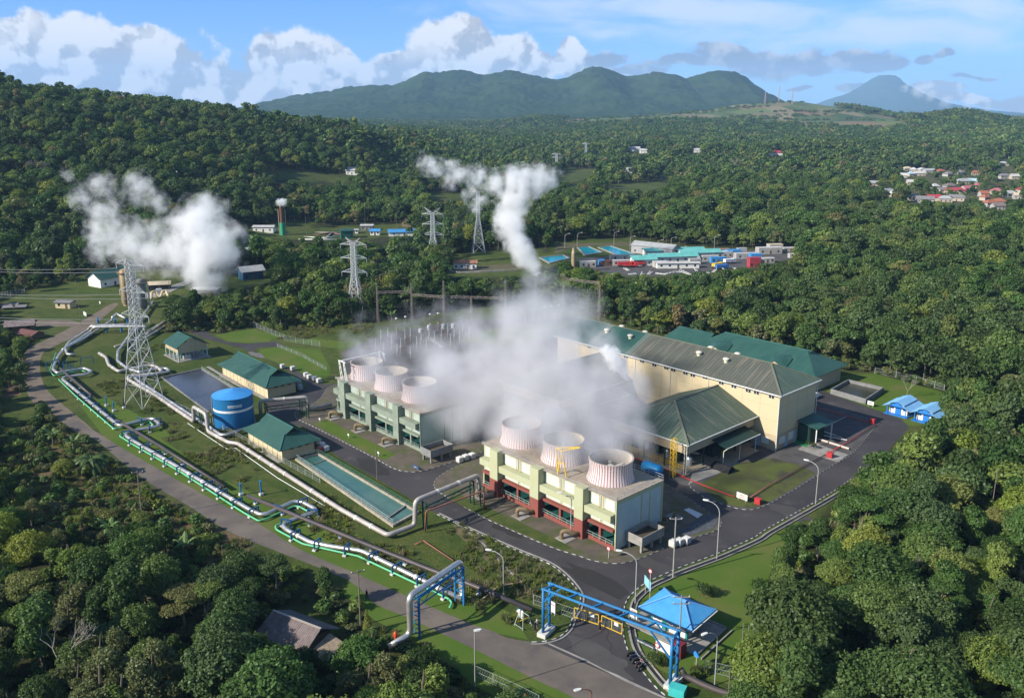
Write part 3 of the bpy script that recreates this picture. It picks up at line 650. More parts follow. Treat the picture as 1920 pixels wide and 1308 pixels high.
# ---- palms and bananas
def frondmesh(n, L, wdt, droop, z0, m_, rng, rise=0.6):
    v = []; tn = []
    for k in range(n):
        a = 2 * math.pi * k / n * 2.4 + rng.normal() * 0.15; up = rise * (0.3 + 1.1 * rng.random()); dirv = np.array([math.cos(a), math.sin(a), 0]); side = np.array([-math.sin(a), math.cos(a), 0])
        seg = 7; pts = [];
        for i in range(seg + 1):
            q = i / seg; pts.append(np.array([0, 0, z0]) + dirv * L * q * (1 - 0.15 * q) + np.array([0, 0, L * (up * q - droop * q * q)]))
        for i in range(seg):
            for sgn in (-1, 1):
                wa = wdt * math.sin(math.pi * min(1, 0.12 + 0.88 * i / seg)) ; wb = wdt * math.sin(math.pi * min(1, 0.12 + 0.88 * (i + 1) / seg)); dz = np.array([0, 0, -0.35 * wdt])
                v += [pts[i], pts[i + 1], pts[i + 1] + side * sgn * wb + dz, pts[i] + side * sgn * wa + dz]; tn += [0.3 + 0.5 * rng.random()] * 4
    return mkmesh('fronds', np.array(v), np.array(tn), [m_])
palm_f = frondmesh(20, 4.6, 0.75, 0.9, 0, LEAFP, rng); ban_f = frondmesh(9, 2.6, 0.45, 0.75, 0, LEAFB, rng, 1.1)
tb = MB(); tb.tube([(0, 0, -0.5), (0.1, 0, 0.4), (0.05, 0.05, 1.0)], 0.2, 0, 7, r2=0.15); PTR = bpy.data.meshes.new('trunk'); PTR.from_pydata(tb.v, [], tb.f); PTR.materials.append(BARK)
def palm(px_, py_, h, label, banana=False, s=1.0):
    g = G(px_, py_); r = thing('banana_plant' if banana else 'palm_tree', label, 'banana plant' if banana else 'palm', (g.x, g.y, 0), rng.random() * 6, 'banana plants of the gardens' if banana else 'palms of the woods')
    f = bpy.data.objects.new('crown', ban_f if banana else palm_f); COL.objects.link(f); f.parent = r; f.location = (0, 0, h); f.scale = (s, s, s)
    k = bpy.data.objects.new('trunk', PTR); COL.objects.link(k); k.parent = r; k.scale = (1, 1, h)
for q in [(1800, 905, 7, 'broad feathery palm leaning over the wood right of the east road'), (1740, 900, 6, 'drooping palm nearest the east road bend'), (1870, 880, 8, 'tall drooping palm near the right edge'), (1900, 930, 7, 'palm at the right edge beside the tall drooping palm'),
          (110, 505, 9, 'dark palm on the slope behind the white fence'), (175, 895, 4.5, 'pale fronded palm at the top of the left garden')]: palm(*q)
for q in [(208, 1018, 3.2, 'tallest banana plant in the middle of the left garden'), (330, 1045, 2.6, 'banana plant left of the roadside thicket'), (350, 1050, 3.0, 'banana plant beside its twin left of the roadside thicket'), (295, 1300, 3.0, 'banana plant at the bottom of the lower left thicket'),
          (262, 1290, 2.8, 'pale banana plant among bushes at the bottom left'), (100, 835, 2.6, 'banana plant by the dirt road bend'), (140, 850, 2.8, 'banana plant behind the left garden bushes'), (465, 1190, 3.0, 'banana plant left of the wooden hut'),
          (1668, 705, 3.5, 'banana plant behind the left blue cabin'), (1700, 712, 3.0, 'banana plant behind the right blue cabin'), (735, 605, 3.0, 'banana plant beneath the second pylon')]: palm(*q, banana=True, s=1.0)
# bare grey trees
def bare(px_, py_, h, label):
    g = GT(px_, py_); r = thing('bare_tree', label, 'tree', (g.x, g.y, g.z), 0, 'bare pale trees'); mb = MB()
    rr = random.Random(px_)
    def br(p, d, L, w, k):
        q = p + d * L; mb.tube([p, (p + q) / 2 + Vector((rr.uniform(-.1, .1), rr.uniform(-.1, .1), 0)) * L, q], w, 0, 5, r2=w * 0.6, cap=(False, False))
        if k:
            for _ in range(3): br(q, (d + Vector((rr.uniform(-.8, .8), rr.uniform(-.8, .8), rr.uniform(-.1, .5)))).normalized(), L * 0.68, w * 0.6, k - 1)
    br(Vector((0, 0, -0.3)), Vector((0, 0, 1)), h * 0.4, h * 0.018, 4); mb.build('trunk', BARKP, r)
for q in [(120, 1300, 11, 'bare branched pale tree in the bottom left thicket'), (1685, 1110, 8, 'thin bare tree in the middle of the lower right wood'), (1640, 905, 7, 'leafless tree leaning beside the east road'), (1700, 745, 6, 'dry branched tree above the right blue cabin'),
          (70, 345, 16, 'bare white tree near the top of the left hill'), (1378, 330, 22, 'bare white tree in the far forest left of the village')]: bare(*q)
# blossom trees on the left hill
def hilltree(px_, py_, s, m_, label):
    g = GT(px_, py_); L = crown_lobes('dome', rng); v, tn = leafmesh('crown', L, 1500, 0.8, rng, m_); r = thing('flowering_tree', label, 'tree', g, 0, 'orange flowering trees on the left hill'); r.scale = (s, s, s)
    o = bpy.data.objects.new('crown', mkmesh('crown', v, tn, [m_])); COL.objects.link(o); o.parent = r
    tb = trunk_geo(8, 0.2, [(1, 0, 6)], rng); tb.build('trunk', BARK, r)
hilltree(55, 262, 1.2, LEAFO, 'orange red flowering tree high on the left hill'); hilltree(85, 275, 0.9, LEAFO, 'smaller orange tree below the flowering tree on the left hill'); hilltree(12, 318, 1.1, LEAFX, 'brownish tree at the left edge of the hill')
# ------------------------------------------------------------------ the rest of the forest
mid = [merged(k, n_, s_, m_) if False else merged(k, n_, s_, m_, BARK) for k, n_, s_, m_ in [('dome', 2600, 0.65, LEAF), ('dome', 2600, 0.61, LEAF), ('dome', 2400, 0.65, LEAF), ('tall', 2200, 0.58, LEAF), ('spread', 2000, 0.54, LEAF), ('feather', 2600, 0.51, LEAFG), ('feather', 2400, 0.54, LEAF), ('dome', 2400, 0.61, LEAFD), ('dome', 2200, 0.61, LEAFL), ('tall', 2000, 0.58, LEAF)]]
x, y = PN[rest].T
P2 = jitter(400, 900, lambda y: 7.4); h2 = 7 + 9 * rng.random(len(P2)) ** 1.8 + 3 * np.maximum(0, vnoise(P2[:, 0], P2[:, 1], 45, 21))
ok, vis, z2 = allowed(P2[:, 0], P2[:, 1], h2)
qx, qy = projv(P2[:, 0], P2[:, 1], z2); vv = inpoly(qx, qy, VILL); ok &= ~(vv & (rng.random(len(P2)) < 0.55))
k = ok & vis; P2 = P2[k]; h2 = h2[k]; z2 = z2[k]
A = np.concatenate([np.stack([x, y, zN[rest]], 1), np.stack([P2[:, 0], P2[:, 1], z2], 1)]); hh = np.concatenate([hN[rest], h2])
ii = rng.choice(len(mid), len(A), p=[.15, .14, .13, .11, .06, .09, .12, .07, .04, .09])
scatter('forest', 'dense mixed green forest covering the valley and the left hill', A, hh / 9.2, rng.random(len(A)) * 6.28, ii, mid)
far = [merged(k, n_, s_, m_, BARK) for k, n_, s_, m_ in [('dome', 330, 1.7, LEAF), ('dome', 330, 1.6, LEAF), ('tall', 280, 1.5, LEAF), ('dome', 300, 1.7, LEAFD), ('spread', 280, 1.5, LEAF), ('feather', 330, 1.4, LEAFG), ('dome', 300, 1.6, LEAF)]]
cl_ = [clump(110, 2.6) for _ in range(6)]
P3 = jitter(900, 1500, lambda y: 8.5); h3 = 7 + 11 * rng.random(len(P3)) ** 1.8; ok, vis, z3 = allowed(P3[:, 0], P3[:, 1], h3)
qx, qy = projv(P3[:, 0], P3[:, 1], z3); vv = inpoly(qx, qy, VILL); ok &= ~(vv & (rng.random(len(P3)) < 0.55)); k = ok & vis; P3 = P3[k]; h3 = h3[k]; z3 = z3[k]
P4 = jitter(1500, 4000, lambda y: 24 + (y - 1500) * 0.004); ok, vis, z4 = allowed(P4[:, 0], P4[:, 1], np.full(len(P4), 12.0))
qx, qy = projv(P4[:, 0], P4[:, 1], z4); inf = inpoly(qx, qy, FIELDS['plateau']); row = vnoise(P4[:, 0] * 0.25, P4[:, 1], 60, 9) > 0.42
k = ok & vis & (~inf | row); ff = inf[k]; P4 = P4[k]; z4 = z4[k]
P5 = jitter(620, 1200, lambda y: 9.0); z5 = TZ(P5[:, 0], P5[:, 1]); ax, ay = projv(P5[:, 0], P5[:, 1], z5); cl5 = np.zeros(len(P5), bool)
for q_ in CLEAR: cl5 |= (inpoly(ax, ay, CLEAR[q_]) if q_[0] == 'v' else False)
for (hx_, hy_, *_r) in VH_PX: cl5 &= ~((np.abs(ax - hx_) < 8.5) & (ay > hy_ - 1) & (ay < hy_ + 7)) & ~((np.abs(ax - hx_) < 7) & (np.abs(ay - hy_) < 5))
P5 = P5[cl5]; z5 = z5[cl5]; P3 = np.concatenate([P3, P5]); z3 = np.concatenate([z3, z5]); h3 = np.concatenate([h3, 4 + 3.5 * rng.random(len(P5))])
A = np.concatenate([np.stack([P3[:, 0], P3[:, 1], z3], 1), np.stack([P4[:, 0], P4[:, 1], z4 - 0.5], 1)])
sc_ = np.concatenate([h3 / 9.0, np.where(ff, 0.4 + 0.3 * rng.random(len(P4)), 1.0 + 0.35 * rng.random(len(P4)))]); ii = np.concatenate([rng.integers(0, len(far), len(P3)), len(far) + rng.integers(0, 6, len(P4))])
scatter('distant_forest', 'distant forest fading blue towards the mountains', A, sc_, rng.random(len(A)) * 6.28, ii, far + cl_)
# undergrowth
bu = [merged('bush', 420, 0.55, LEAF, BARK), merged('bush', 420, 0.5, LEAFG, BARK), merged('bush', 380, 0.55, LEAFL, BARK)]
PU = jitter(62, 470, lambda y: 2.7 if y < 330 else 3.6); ok, vis, zu = allowed(PU[:, 0], PU[:, 1], np.full(len(PU), 1.2)); k = ok & vis; PU = PU[k]
scatter('undergrowth', 'tangled bushes and weeds growing beneath the trees', np.stack([PU[:, 0], PU[:, 1], zu[k]], 1), 0.35 + 0.75 * rng.random(len(PU)) ** 2, rng.random(len(PU)) * 6.28, rng.choice(3, len(PU), p=[.6, .3, .1]), bu)
# ------------------------------------------------------------------ roads, yards, kerbs
ASPH = mat('asphalt', (0.029, 0.027, 0.030), 0.85, col2=(0.055, 0.050, 0.050), scale=0.07, amt=1.0, bump=0.25, bscale=6, stain=((0.105, 0.095, 0.085), (1, 1, 1), 0.22, 0.57, 0.55), detail=10)
ASPO = mat('old_asphalt', (0.088, 0.074, 0.066), 0.9, col2=(0.15, 0.125, 0.10), scale=0.10, amt=1, bump=0.2, bscale=6, stain=((0.075, 0.068, 0.064), (1, 1, 1), 0.22, 0.52, 0.8), detail=9)
DIRT = mat('dirt', (0.17, 0.135, 0.10), 0.95, col2=(0.115, 0.09, 0.065), scale=0.25, amt=1, bump=0.3, stain=((0.07, 0.085, 0.03), (1, 1, 1), 0.18, 0.58, 0.8))
CONC = mat('concrete', (0.30, 0.285, 0.26), 0.9, col2=(0.20, 0.19, 0.17), scale=0.5, amt=1, stain=((0.12, 0.12, 0.10), (1, 1, 1), 0.8, 0.6, 0.6))
CONG = mat('grey_concrete', (0.22, 0.22, 0.215), 0.9, col2=(0.15, 0.15, 0.145), scale=0.6, amt=1)
YARD = mat('yard_ground', (0.125, 0.100, 0.075), 0.95, col2=(0.075, 0.066, 0.050), scale=0.30, amt=1, bump=0.3, stain=((0.062, 0.078, 0.022), (1, 1, 1), 0.22, 0.47, 0.9), detail=8)
DARKG = mat('dark_gravel', (0.050, 0.047, 0.048), 0.95, col2=(0.085, 0.08, 0.075), scale=0.3, amt=1, bump=0.3, detail=9)
LAWN = mat('lawn', (0.058, 0.112, 0.016), 0.95, col2=(0.088, 0.122, 0.026), scale=0.10, amt=1, spec=0.05, bump=0.5, bscale=3, stain=((0.125, 0.112, 0.045), (1, 1, 1), 0.10, 0.54, 0.75), detail=9)
ROUGH = mat('rough_grass', (0.075, 0.090, 0.026), 0.95, col2=(0.045, 0.068, 0.018), scale=0.3, amt=1, spec=0.05, bump=0.8, bscale=2, stain=((0.135, 0.115, 0.05), (1, 1, 1), 0.22, 0.55, 0.8), detail=9)
YLAW = mat('worn_grass', (0.060, 0.062, 0.030), 0.95, col2=(0.085, 0.105, 0.028), scale=0.16, amt=1, spec=0.05, bump=0.4, bscale=3, stain=((0.045, 0.042, 0.038), (1, 1, 1), 0.14, 0.48, 0.9), detail=9)
SCRUB = mat('dry_scrub_ground', (0.085, 0.085, 0.035), 0.95, col2=(0.13, 0.085, 0.05), scale=0.12, amt=1, spec=0.05, bump=0.8, bscale=2, stain=((0.035, 0.05, 0.018), (1, 1, 1), 0.3, 0.5, 0.9), detail=9)
WHITE = mat('white_paint', (0.72, 0.72, 0.70), 0.6, col2=(0.5, 0.5, 0.48), scale=2, amt=0.5)
BLACK = mat('black_paint', (0.03, 0.03, 0.032), 0.6)
def cat_(pts, n=5, closed=False):
    pts = [Vector(p) for p in pts]; out = []; N = len(pts)
    rngk = range(N) if closed else range(N - 1)
    for i in rngk:
        p0 = pts[(i - 1) % N] if closed or i > 0 else pts[i]; p1 = pts[i]; p2 = pts[(i + 1) % N]; p3 = pts[(i + 2) % N] if closed or i + 2 < N else pts[(i + 1) % N]
        for k in range(n):
            t = k / n; out.append(0.5 * ((2 * p1) + (p2 - p0) * t + (2 * p0 - 5 * p1 + 4 * p2 - p3) * t * t + (3 * p1 - p0 - 3 * p2 + p3) * t ** 3))
    if not closed: out.append(pts[-1])
    return out
def PX(l, z=0.0): return [G(a, b, z) for a, b in l]
def sheet(name, pts, z, m_, label=None, kind='structure', thick=0.0):
    mb = MB(); P = [(p.x, p.y, z) for p in pts]
    ar = sum(P[i][0] * P[(i + 1) % len(P)][1] - P[(i + 1) % len(P)][0] * P[i][1] for i in range(len(P)))
    if ar < 0: P = P[::-1]
    if thick: mb.prism([(p[0], p[1]) for p in P], z - thick, z, 0)
    else: mb.poly(P)
    o = mb.build(name, m_); tag(o, label, kind=kind); return o
def kerb(pts, label, dash=0.8, z=0.0, w=0.17, h=0.10):
    mb = MB(); acc = 0.0; k = 0
    for a, b in zip(pts[:-1], pts[1:]):
        L = (b - a).length
        if L < 1e-3: continue
        s = 0.0
        while s < L - 1e-4:
            e_ = min(L, s + dash - acc); p = a + (b - a) * s / L; q = a + (b - a) * e_ / L
            mb.beam((p.x, p.y, z + h / 2), (q.x, q.y, z + h / 2), w, h, k % 2); acc += e_ - s
            if acc >= dash - 1e-4: acc = 0.0; k += 1
            s = e_
    o = mb.build('kerb', [mat('worn_white', (.55, .55, .52), .8, col2=(.30, .30, .28), scale=.7, amt=1), mat('kerb_dark', (.06, .06, .062), .8)]); tag(o, label, kind='structure'); return o
def plainkerb(pts, label, m_=None, w=0.25, h=0.14, z=0.0, name='kerb', kind='structure'):
    mb = MB()
    for a, b in zip(pts[:-1], pts[1:]): mb.beam((a.x, a.y, z + h / 2), (b.x, b.y, z + h / 2), w, h, 0)
    o = mb.build(name, m_ or CONC); tag(o, label, kind=kind); return o
def offs(pts, d):
    out = []
    for i, p in enumerate(pts):
        a = pts[max(0, i - 1)]; b = pts[min(len(pts) - 1, i + 1)]; t_ = (b - a).normalized(); out.append(p + Vector((t_.y, -t_.x, 0)) * d)
    return out
WKERB = PX([(820, 964), (854, 980), (924, 1012), (975, 1034), (1028, 1056), (1054, 1074), (1077, 1098), (1088, 1118), (1085, 1138), (1074, 1157), (1066, 1178), (1048, 1194), (1021, 1202), (995, 1203)])
EK1 = PX([(1247, 1303), (1226, 1284), (1199, 1250), (1181, 1226), (1171, 1199), (1167, 1165), (1173, 1130), (1186, 1112), (1210, 1093), (1237, 1080), (1266, 1067), (1306, 1052), (1346, 1037), (1412, 1008), (1440, 990), (1551, 928), (1600, 895)])
road_out = PX([(820, 964), (760, 928), (700, 893), (640, 860), (600, 830), (570, 800), (520, 790), (495, 775), (500, 752), (545, 742), (578, 722), (540, 695), (500, 675), (455, 653), (405, 640), (380, 634), (352, 622), (372, 612), (400, 630), (426, 641), (462, 644), (520, 640), (535, 650), (486, 651), (476, 657), (478, 664), (512, 680), (546, 693), (582, 706), (608, 721), (700, 712), (820, 690), (1000, 640), (1100, 600), (1480, 700), (1517, 722), (1570, 742), (1690, 786), (1705, 800), (1660, 850), (1600, 895)])
road = cat_(WKERB[::-1], 4) + road_out + cat_(EK1[::-1], 4) + PX([(1262, 1330), (1200, 1330), (1100, 1290), (1000, 1230)])
sheet('inner_road', road, 0.012, ASPH, 'dark asphalt road looping round the cooling towers')
kerb(cat_(offs(WKERB, 0.0), 5), 'dashed kerb along the south side of the inner road'); plainkerb(cat_(offs(WKERB, -0.55), 5), 'concrete edge south of the inner road')
kerb(cat_(EK1, 5), 'dashed kerb along the east side of the inner road'); plainkerb(cat_(offs(EK1, 1.0), 5), 'drain wall beside the guardhouse lawn', w=0.3, h=0.2); plainkerb(cat_(offs(EK1, 1.9), 5), 'outer drain wall beside the guardhouse lawn', w=0.2, h=0.2)
plainkerb(cat_(offs(EK1, 1.45), 5), 'dark drain bed beside the guardhouse lawn', m_=BLACK, w=0.7, h=0.02)
# islands inside the road loop
I1 = PX([(836, 930), (880, 955), (924, 978), (1028, 1023), (1080, 1040), (1118, 1052), (1158, 1056), (1190, 1050), (1224, 1037), (1257, 1022), (1300, 1008), (1338, 996), (1352, 984), (1347, 971), (1320, 955), (1240, 903), (1130, 862), (1000, 845), (920, 852), (880, 864), (835, 885), (815, 903), (818, 918)])
I2 = PX([(554, 773), (556, 784), (582, 797), (634, 823), (700, 857), (738, 878), (765, 884), (790, 883), (830, 872), (880, 855), (912, 840), (880, 815), (800, 770), (700, 725), (625, 722), (600, 748), (577, 762), (561, 766)])
for I, nm in ((I1, 'ground strip round the near cooling tower'), (I2, 'ground strip round the far cooling tower')):
    c_ = cat_(I, 4, True); sheet('yard_island', c_, 0.12, YARD, nm, thick=0.1); kerb(c_ + [c_[0]], 'dashed kerb of the ' + nm)
sheet('grass_strip', PX([(840, 935), (924, 976), (1028, 1020), (1060, 1032), (1075, 1026), (990, 985), (900, 945), (862, 925)], 0.124), 0.124, ROUGH, 'grass strip in front of the near cooling tower')
sheet('grass_strip', PX([(590, 795), (634, 819), (690, 848), (722, 862), (740, 852), (700, 830), (640, 800), (610, 785)], 0.124), 0.124, LAWN, 'grass strip in front of the far cooling tower')
I3 = PX([(1292, 906), (1318, 930), (1346, 942), (1383, 953), (1410, 955), (1433, 948), (1464, 932), (1510, 905), (1560, 873), (1600, 848), (1640, 800), (1642, 790), (1560, 765), (1522, 778), (1500, 800), (1455, 846), (1420, 834), (1372, 866), (1330, 885)])
c_ = cat_(I3, 3, True); sheet('yard_island', c_, 0.12, DARKG, 'dark gravel yard before the powerhouse', thick=0.1); kerb(c_ + [c_[0]], 'dashed kerb round the powerhouse yard')
sheet('worn_lawn', PX([(1310, 908), (1345, 938), (1383, 950), (1410, 952), (1433, 945), (1462, 930), (1530, 887), (1500, 872), (1450, 858), (1432, 860), (1385, 868), (1345, 890)], 0.13), 0.13, YLAW, 'worn grass patch in front of the turbine hall')
sheet('concrete_apron', PX([(1292, 906), (1345, 888), (1385, 868), (1378, 858), (1330, 870), (1300, 880)], 0.134), 0.134, CONC, 'pale concrete apron at the turbine hall corner')
sheet('concrete_apron', PX([(1496, 842), (1545, 858), (1570, 866), (1590, 852), (1545, 836), (1520, 824)], 0.134), 0.134, CONC, 'pale concrete pad at the powerhouse entrance')
sheet('entrance_mat', PX([(1486, 830), (1512, 838), (1530, 822), (1502, 806)], 0.14), 0.14, mat('green_floor', (0.03, 0.22, 0.08), 0.7), 'bright green painted entrance floor')
sheet('guardhouse_lawn', cat_(offs(EK1[6:-1], 2.2), 3) + PX([(1500, 975), (1450, 1060), (1430, 1110), (1425, 1180), (1400, 1240), (1392, 1290), (1300, 1262), (1250, 1262), (1215, 1240), (1195, 1190)]), 0.008, LAWN, 'bright sloping lawn round the guardhouse')
sheet('lawn', PX([(1545, 738), (1560, 722), (1570, 705), (1640, 700), (1768, 735), (1780, 772), (1740, 796), (1700, 798), (1690, 784), (1600, 752)]), 0.008, LAWN, 'lawn with the blue cabins')
sheet('lawn', PX([(488, 655), (520, 650), (600, 655), (620, 690), (612, 716), (580, 703), (540, 688), (515, 678), (482, 664)]), 0.008, LAWN, 'lawn beyond the long green roofed pump house')
sheet('lawn', PX([(403, 628), (478, 616), (510, 632), (505, 641), (462, 643), (428, 640)]), 0.008, LAWN, 'small lawn inside the fence corner')
sheet('lawn', PX([(440, 622), (500, 622), (640, 640), (690, 640), (640, 655), (530, 638)]), 0.009, LAWN, 'grass outside the switchyard fence')
sheet('switchyard_ground', PX([(640, 660), (720, 625), (860, 600), (1080, 590), (1130, 625), (1000, 700), (800, 700), (650, 700)]), 0.009, DARKG, 'dark ground of the switchyard')
sheet('lawn', PX([(860, 640), (930, 615), (1070, 600), (1060, 625), (960, 650)]), 0.014, LAWN, 'grass inside the switchyard')
# outer road
RU = PX([(60, 675), (72, 722), (98, 752), (140, 784), (201, 822), (261, 858), (373, 922), (485, 981), (560, 1028), (664, 1073), (765, 1118), (874, 1165), (919, 1181), (955, 1196), (1010, 1206), (1070, 1232), (1140, 1262), (1262, 1318), (1330, 1360)])
RL = PX([(1200, 1400), (1130, 1345), (1066, 1302), (999, 1271), (893, 1218), (826, 1186), (765, 1157), (701, 1130), (653, 1087), (522, 1034), (429, 996), (354, 948), (284, 907), (224, 862), (179, 824), (118, 792), (78, 762), (50, 728), (40, 690)])
sheet('outer_road', cat_(RU[3:], 3) + cat_(RL[:-3], 3), 0.016, ASPO, 'worn grey brown road passing the plant')
sheet('dirt_road', cat_(PX([(221, 571), (195, 594), (158, 622), (100, 650), (78, 666), (76, 700), (88, 730), (120, 760), (175, 806), (160, 818), (90, 776), (55, 745), (42, 700), (45, 660), (80, 640), (120, 620), (160, 598), (190, 580), (212, 568)]), 3, True), 0.010, DIRT, 'pale dirt road climbing to the well pad')
sheet('dirt_path', PX([(0, 604), (60, 600), (130, 600), (160, 606), (150, 612), (60, 612), (0, 616)]), 0.009, DIRT, 'dirt path past the little hut')
sheet('dirt_path', PX([(260, 560), (300, 556), (340, 538), (360, 528), (352, 524), (310, 540), (262, 552)]), 0.009, CONC, 'pale path up to the steaming pond')
sheet('verge', PX([(300, 820), (330, 815), (440, 870), (560, 940), (700, 1000), (800, 1050), (860, 1090), (840, 1100), (700, 1040), (560, 965), (400, 890)]), 0.006, ROUGH, 'rough grass between the pipelines')
sheet('verge', cat_(offs(RU[4:13], 0.4), 2) + PX([(990, 1198), (960, 1150), (880, 1110), (790, 1060), (650, 1010), (520, 940), (420, 880), (300, 800), (200, 745), (150, 760)]), 0.004, LAWN, 'green verge beneath the silver pipeline')
sheet('verge', cat_(offs(RL[1:9], 0.3), 2) + PX([(640, 1110), (700, 1160), (800, 1215), (900, 1290), (1000, 1340)]), 0.004, LAWN, 'green verge on the near side of the outer road')
sheet('garden_soil', cat_(PX(GARDEN), 3, True), 0.003, SCRUB, 'dry weedy soil of the left garden')
sheet('trodden_patch', PX([(0, 700), (28, 690), (40, 740), (10, 745), (0, 742)]), 0.006, mat('red_soil', (0.16, 0.08, 0.05), 0.95, col2=(0.10, 0.06, 0.04), scale=0.3, amt=1), 'bare reddish soil at the left edge')
sheet('expansion_joint', PX([(1021, 1204), (1023, 1202), (1100, 1236), (1180, 1275), (1255, 1310), (1252, 1312), (1175, 1278), (1098, 1239)]), 0.022, CONC, 'pale joint line where the gate apron meets the outer road')
# concrete strips under the left pipe corridor and a planted bank with a ditch
plainkerb(PX([(850, 975), (862, 985), (905, 1018), (960, 1075), (985, 1100)]), 'broken concrete gutter down the bank', w=0.4, h=0.08)
sheet('bank', PX([(850, 983), (884, 990), (960, 1060), (985, 1090), (960, 1092), (900, 1040), (856, 1000)]), 0.018, mat('straw', (0.14, 0.11, 0.055), 0.95, col2=(0.085, 0.08, 0.035), scale=0.5, amt=1, bump=1), 'straw coloured bank below the inner road')
CANALW = mat('canal_wall', (0.38, 0.34, 0.26), 0.9, col2=(0.26, 0.24, 0.19), scale=0.8, amt=1, stain=((0.14, 0.13, 0.10), (1, 1, 1), 1.2, 0.55, 0.6))
def water(name, col, col2, rough=0.12):
    m = mat(name, col, rough, col2=col2, scale=0.12, amt=1, spec=0.5, bump=0.10, bscale=1.6, detail=8); return m
# ---- open canal with teal water: a walled basin
def basin(name, label, cat, c4px, wm, wall, wt=0.45, wh=0.35, wz=-0.25, railing=None, floor=None):
    P = PX(c4px); c0 = P[0]; t_ = thing(name, label, cat, c0)
    Q = [p - c0 for p in P]; n = len(Q)
    mb = MB()
    for i in range(n):
        a, b = Q[i], Q[(i + 1) % n]; d = (b - a).normalized(); a2 = a - d * wt / 2; b2 = b + d * (wt / 2 if i % 2 == 0 else -wt / 2); a2 = a - d * (wt / 2 if i % 2 == 0 else -wt / 2)
        mb.beam((a2.x, a2.y, wh / 2), (b2.x, b2.y, wh / 2), wt, wh, 0)
    mb.build('wall', wall, t_)
    wb = MB(); wb.poly([(q.x, q.y, 0.03 + max(0, wz)) for q in Q]); wb.build('water', wm, t_)
    return t_, Q
TEAL = water('teal_water', (0.028, 0.095, 0.080), (0.060, 0.140, 0.115))
canal, Q = basin('water_canal', 'long walled basin of teal water beside the inner road', 'basin', [(556, 863), (597, 853), (783, 962), (737, 987)], TEAL, CANALW, wh=0.5, wz=0.1)
RAILW = mat('rail_paint', (0.32, 0.38, 0.34), 0.5); 
def railing(pts, parent, m_, h=1.0, step=2.0, z=0.0, name='railing', r=0.035, rails=(1.0, 0.5)):
    mb = MB()
    for a, b in zip(pts[:-1], pts[1:]):
        a = Vector(a); b = Vector(b); L = (b - a).length; n = max(1, int(L / step))
        for i in range(n + 1):
            p = a + (b - a) * i / n; mb.beam((p.x, p.y, p.z + z), (p.x, p.y, p.z + z + h), r * 2, r * 2)
        for q in rails: mb.beam((a.x, a.y, a.z + z + h * q), (b.x, b.y, b.z + z + h * q), r * 2, r * 2)
    return mb.build(name, m_, parent)
GREENR = mat('green_rail', (0.05, 0.16, 0.11), 0.5)
railing([Q[1] + Vector((.1, 0, .5)), Q[2] + Vector((0, 0, .5))], canal, GREENR); railing([Q[0] + Vector((0, 0, .5)), Q[3] + Vector((0, 0, .5))], canal, RAILW)
railing([Q[0] + Vector((0, 0, .5)), Q[1] + Vector((0, 0, .5))], canal, RAILW)
mb = MB(); q0 = Q[0] + (Q[3] - Q[0]) * 0.93; q1 = Q[1] + (Q[2] - Q[1]) * 0.90; mb.beam((q0.x, q0.y, .3), (q1.x, q1.y, .3), 0.35, 0.3); mb.build('cross_wall', CONG, canal); mb = MB(); q0 = Q[0] + (Q[3] - Q[0]) * 0.12; q1 = Q[1] + (Q[2] - Q[1]) * 0.10; mb.beam((q0.x, q0.y, .2), (q1.x, q1.y, .2), 0.2, 0.2); mb.build('cross_wall', CONG, canal)
pond, Q = basin('settling_pond', 'rectangular pond of dark grey water below the pylon', 'pond', [(303, 708), (378, 692), (470, 748), (398, 778)], water('dark_water', (0.035, 0.040, 0.050), (0.055, 0.060, 0.070), 0.2), CONG, wh=0.3)
railing([Q[1], Q[2]], pond, RAILW, h=0.9, step=3); 
mb = MB(); d_ = (Q[2] - Q[1]); o_ = Vector((1.6, 1.2, 0)); mb.beam(Q[1] + o_ + Vector((0, 0, .5)), Q[1] + o_ + d_ * 0.8 + Vector((0, 0, .5)), 1.0, 0.12); mb.build('walkway', CONC, pond)
tk, Q = basin('sludge_pit', 'open concrete pit of murky water beside the blue cabins', 'pit', [(1558, 738), (1590, 720), (1655, 735), (1622, 757)], water('murky_water', (0.045, 0.040, 0.020), (0.03, 0.03, 0.018), 0.25), CONG, wt=0.35, wh=1.5, wz=0.5)

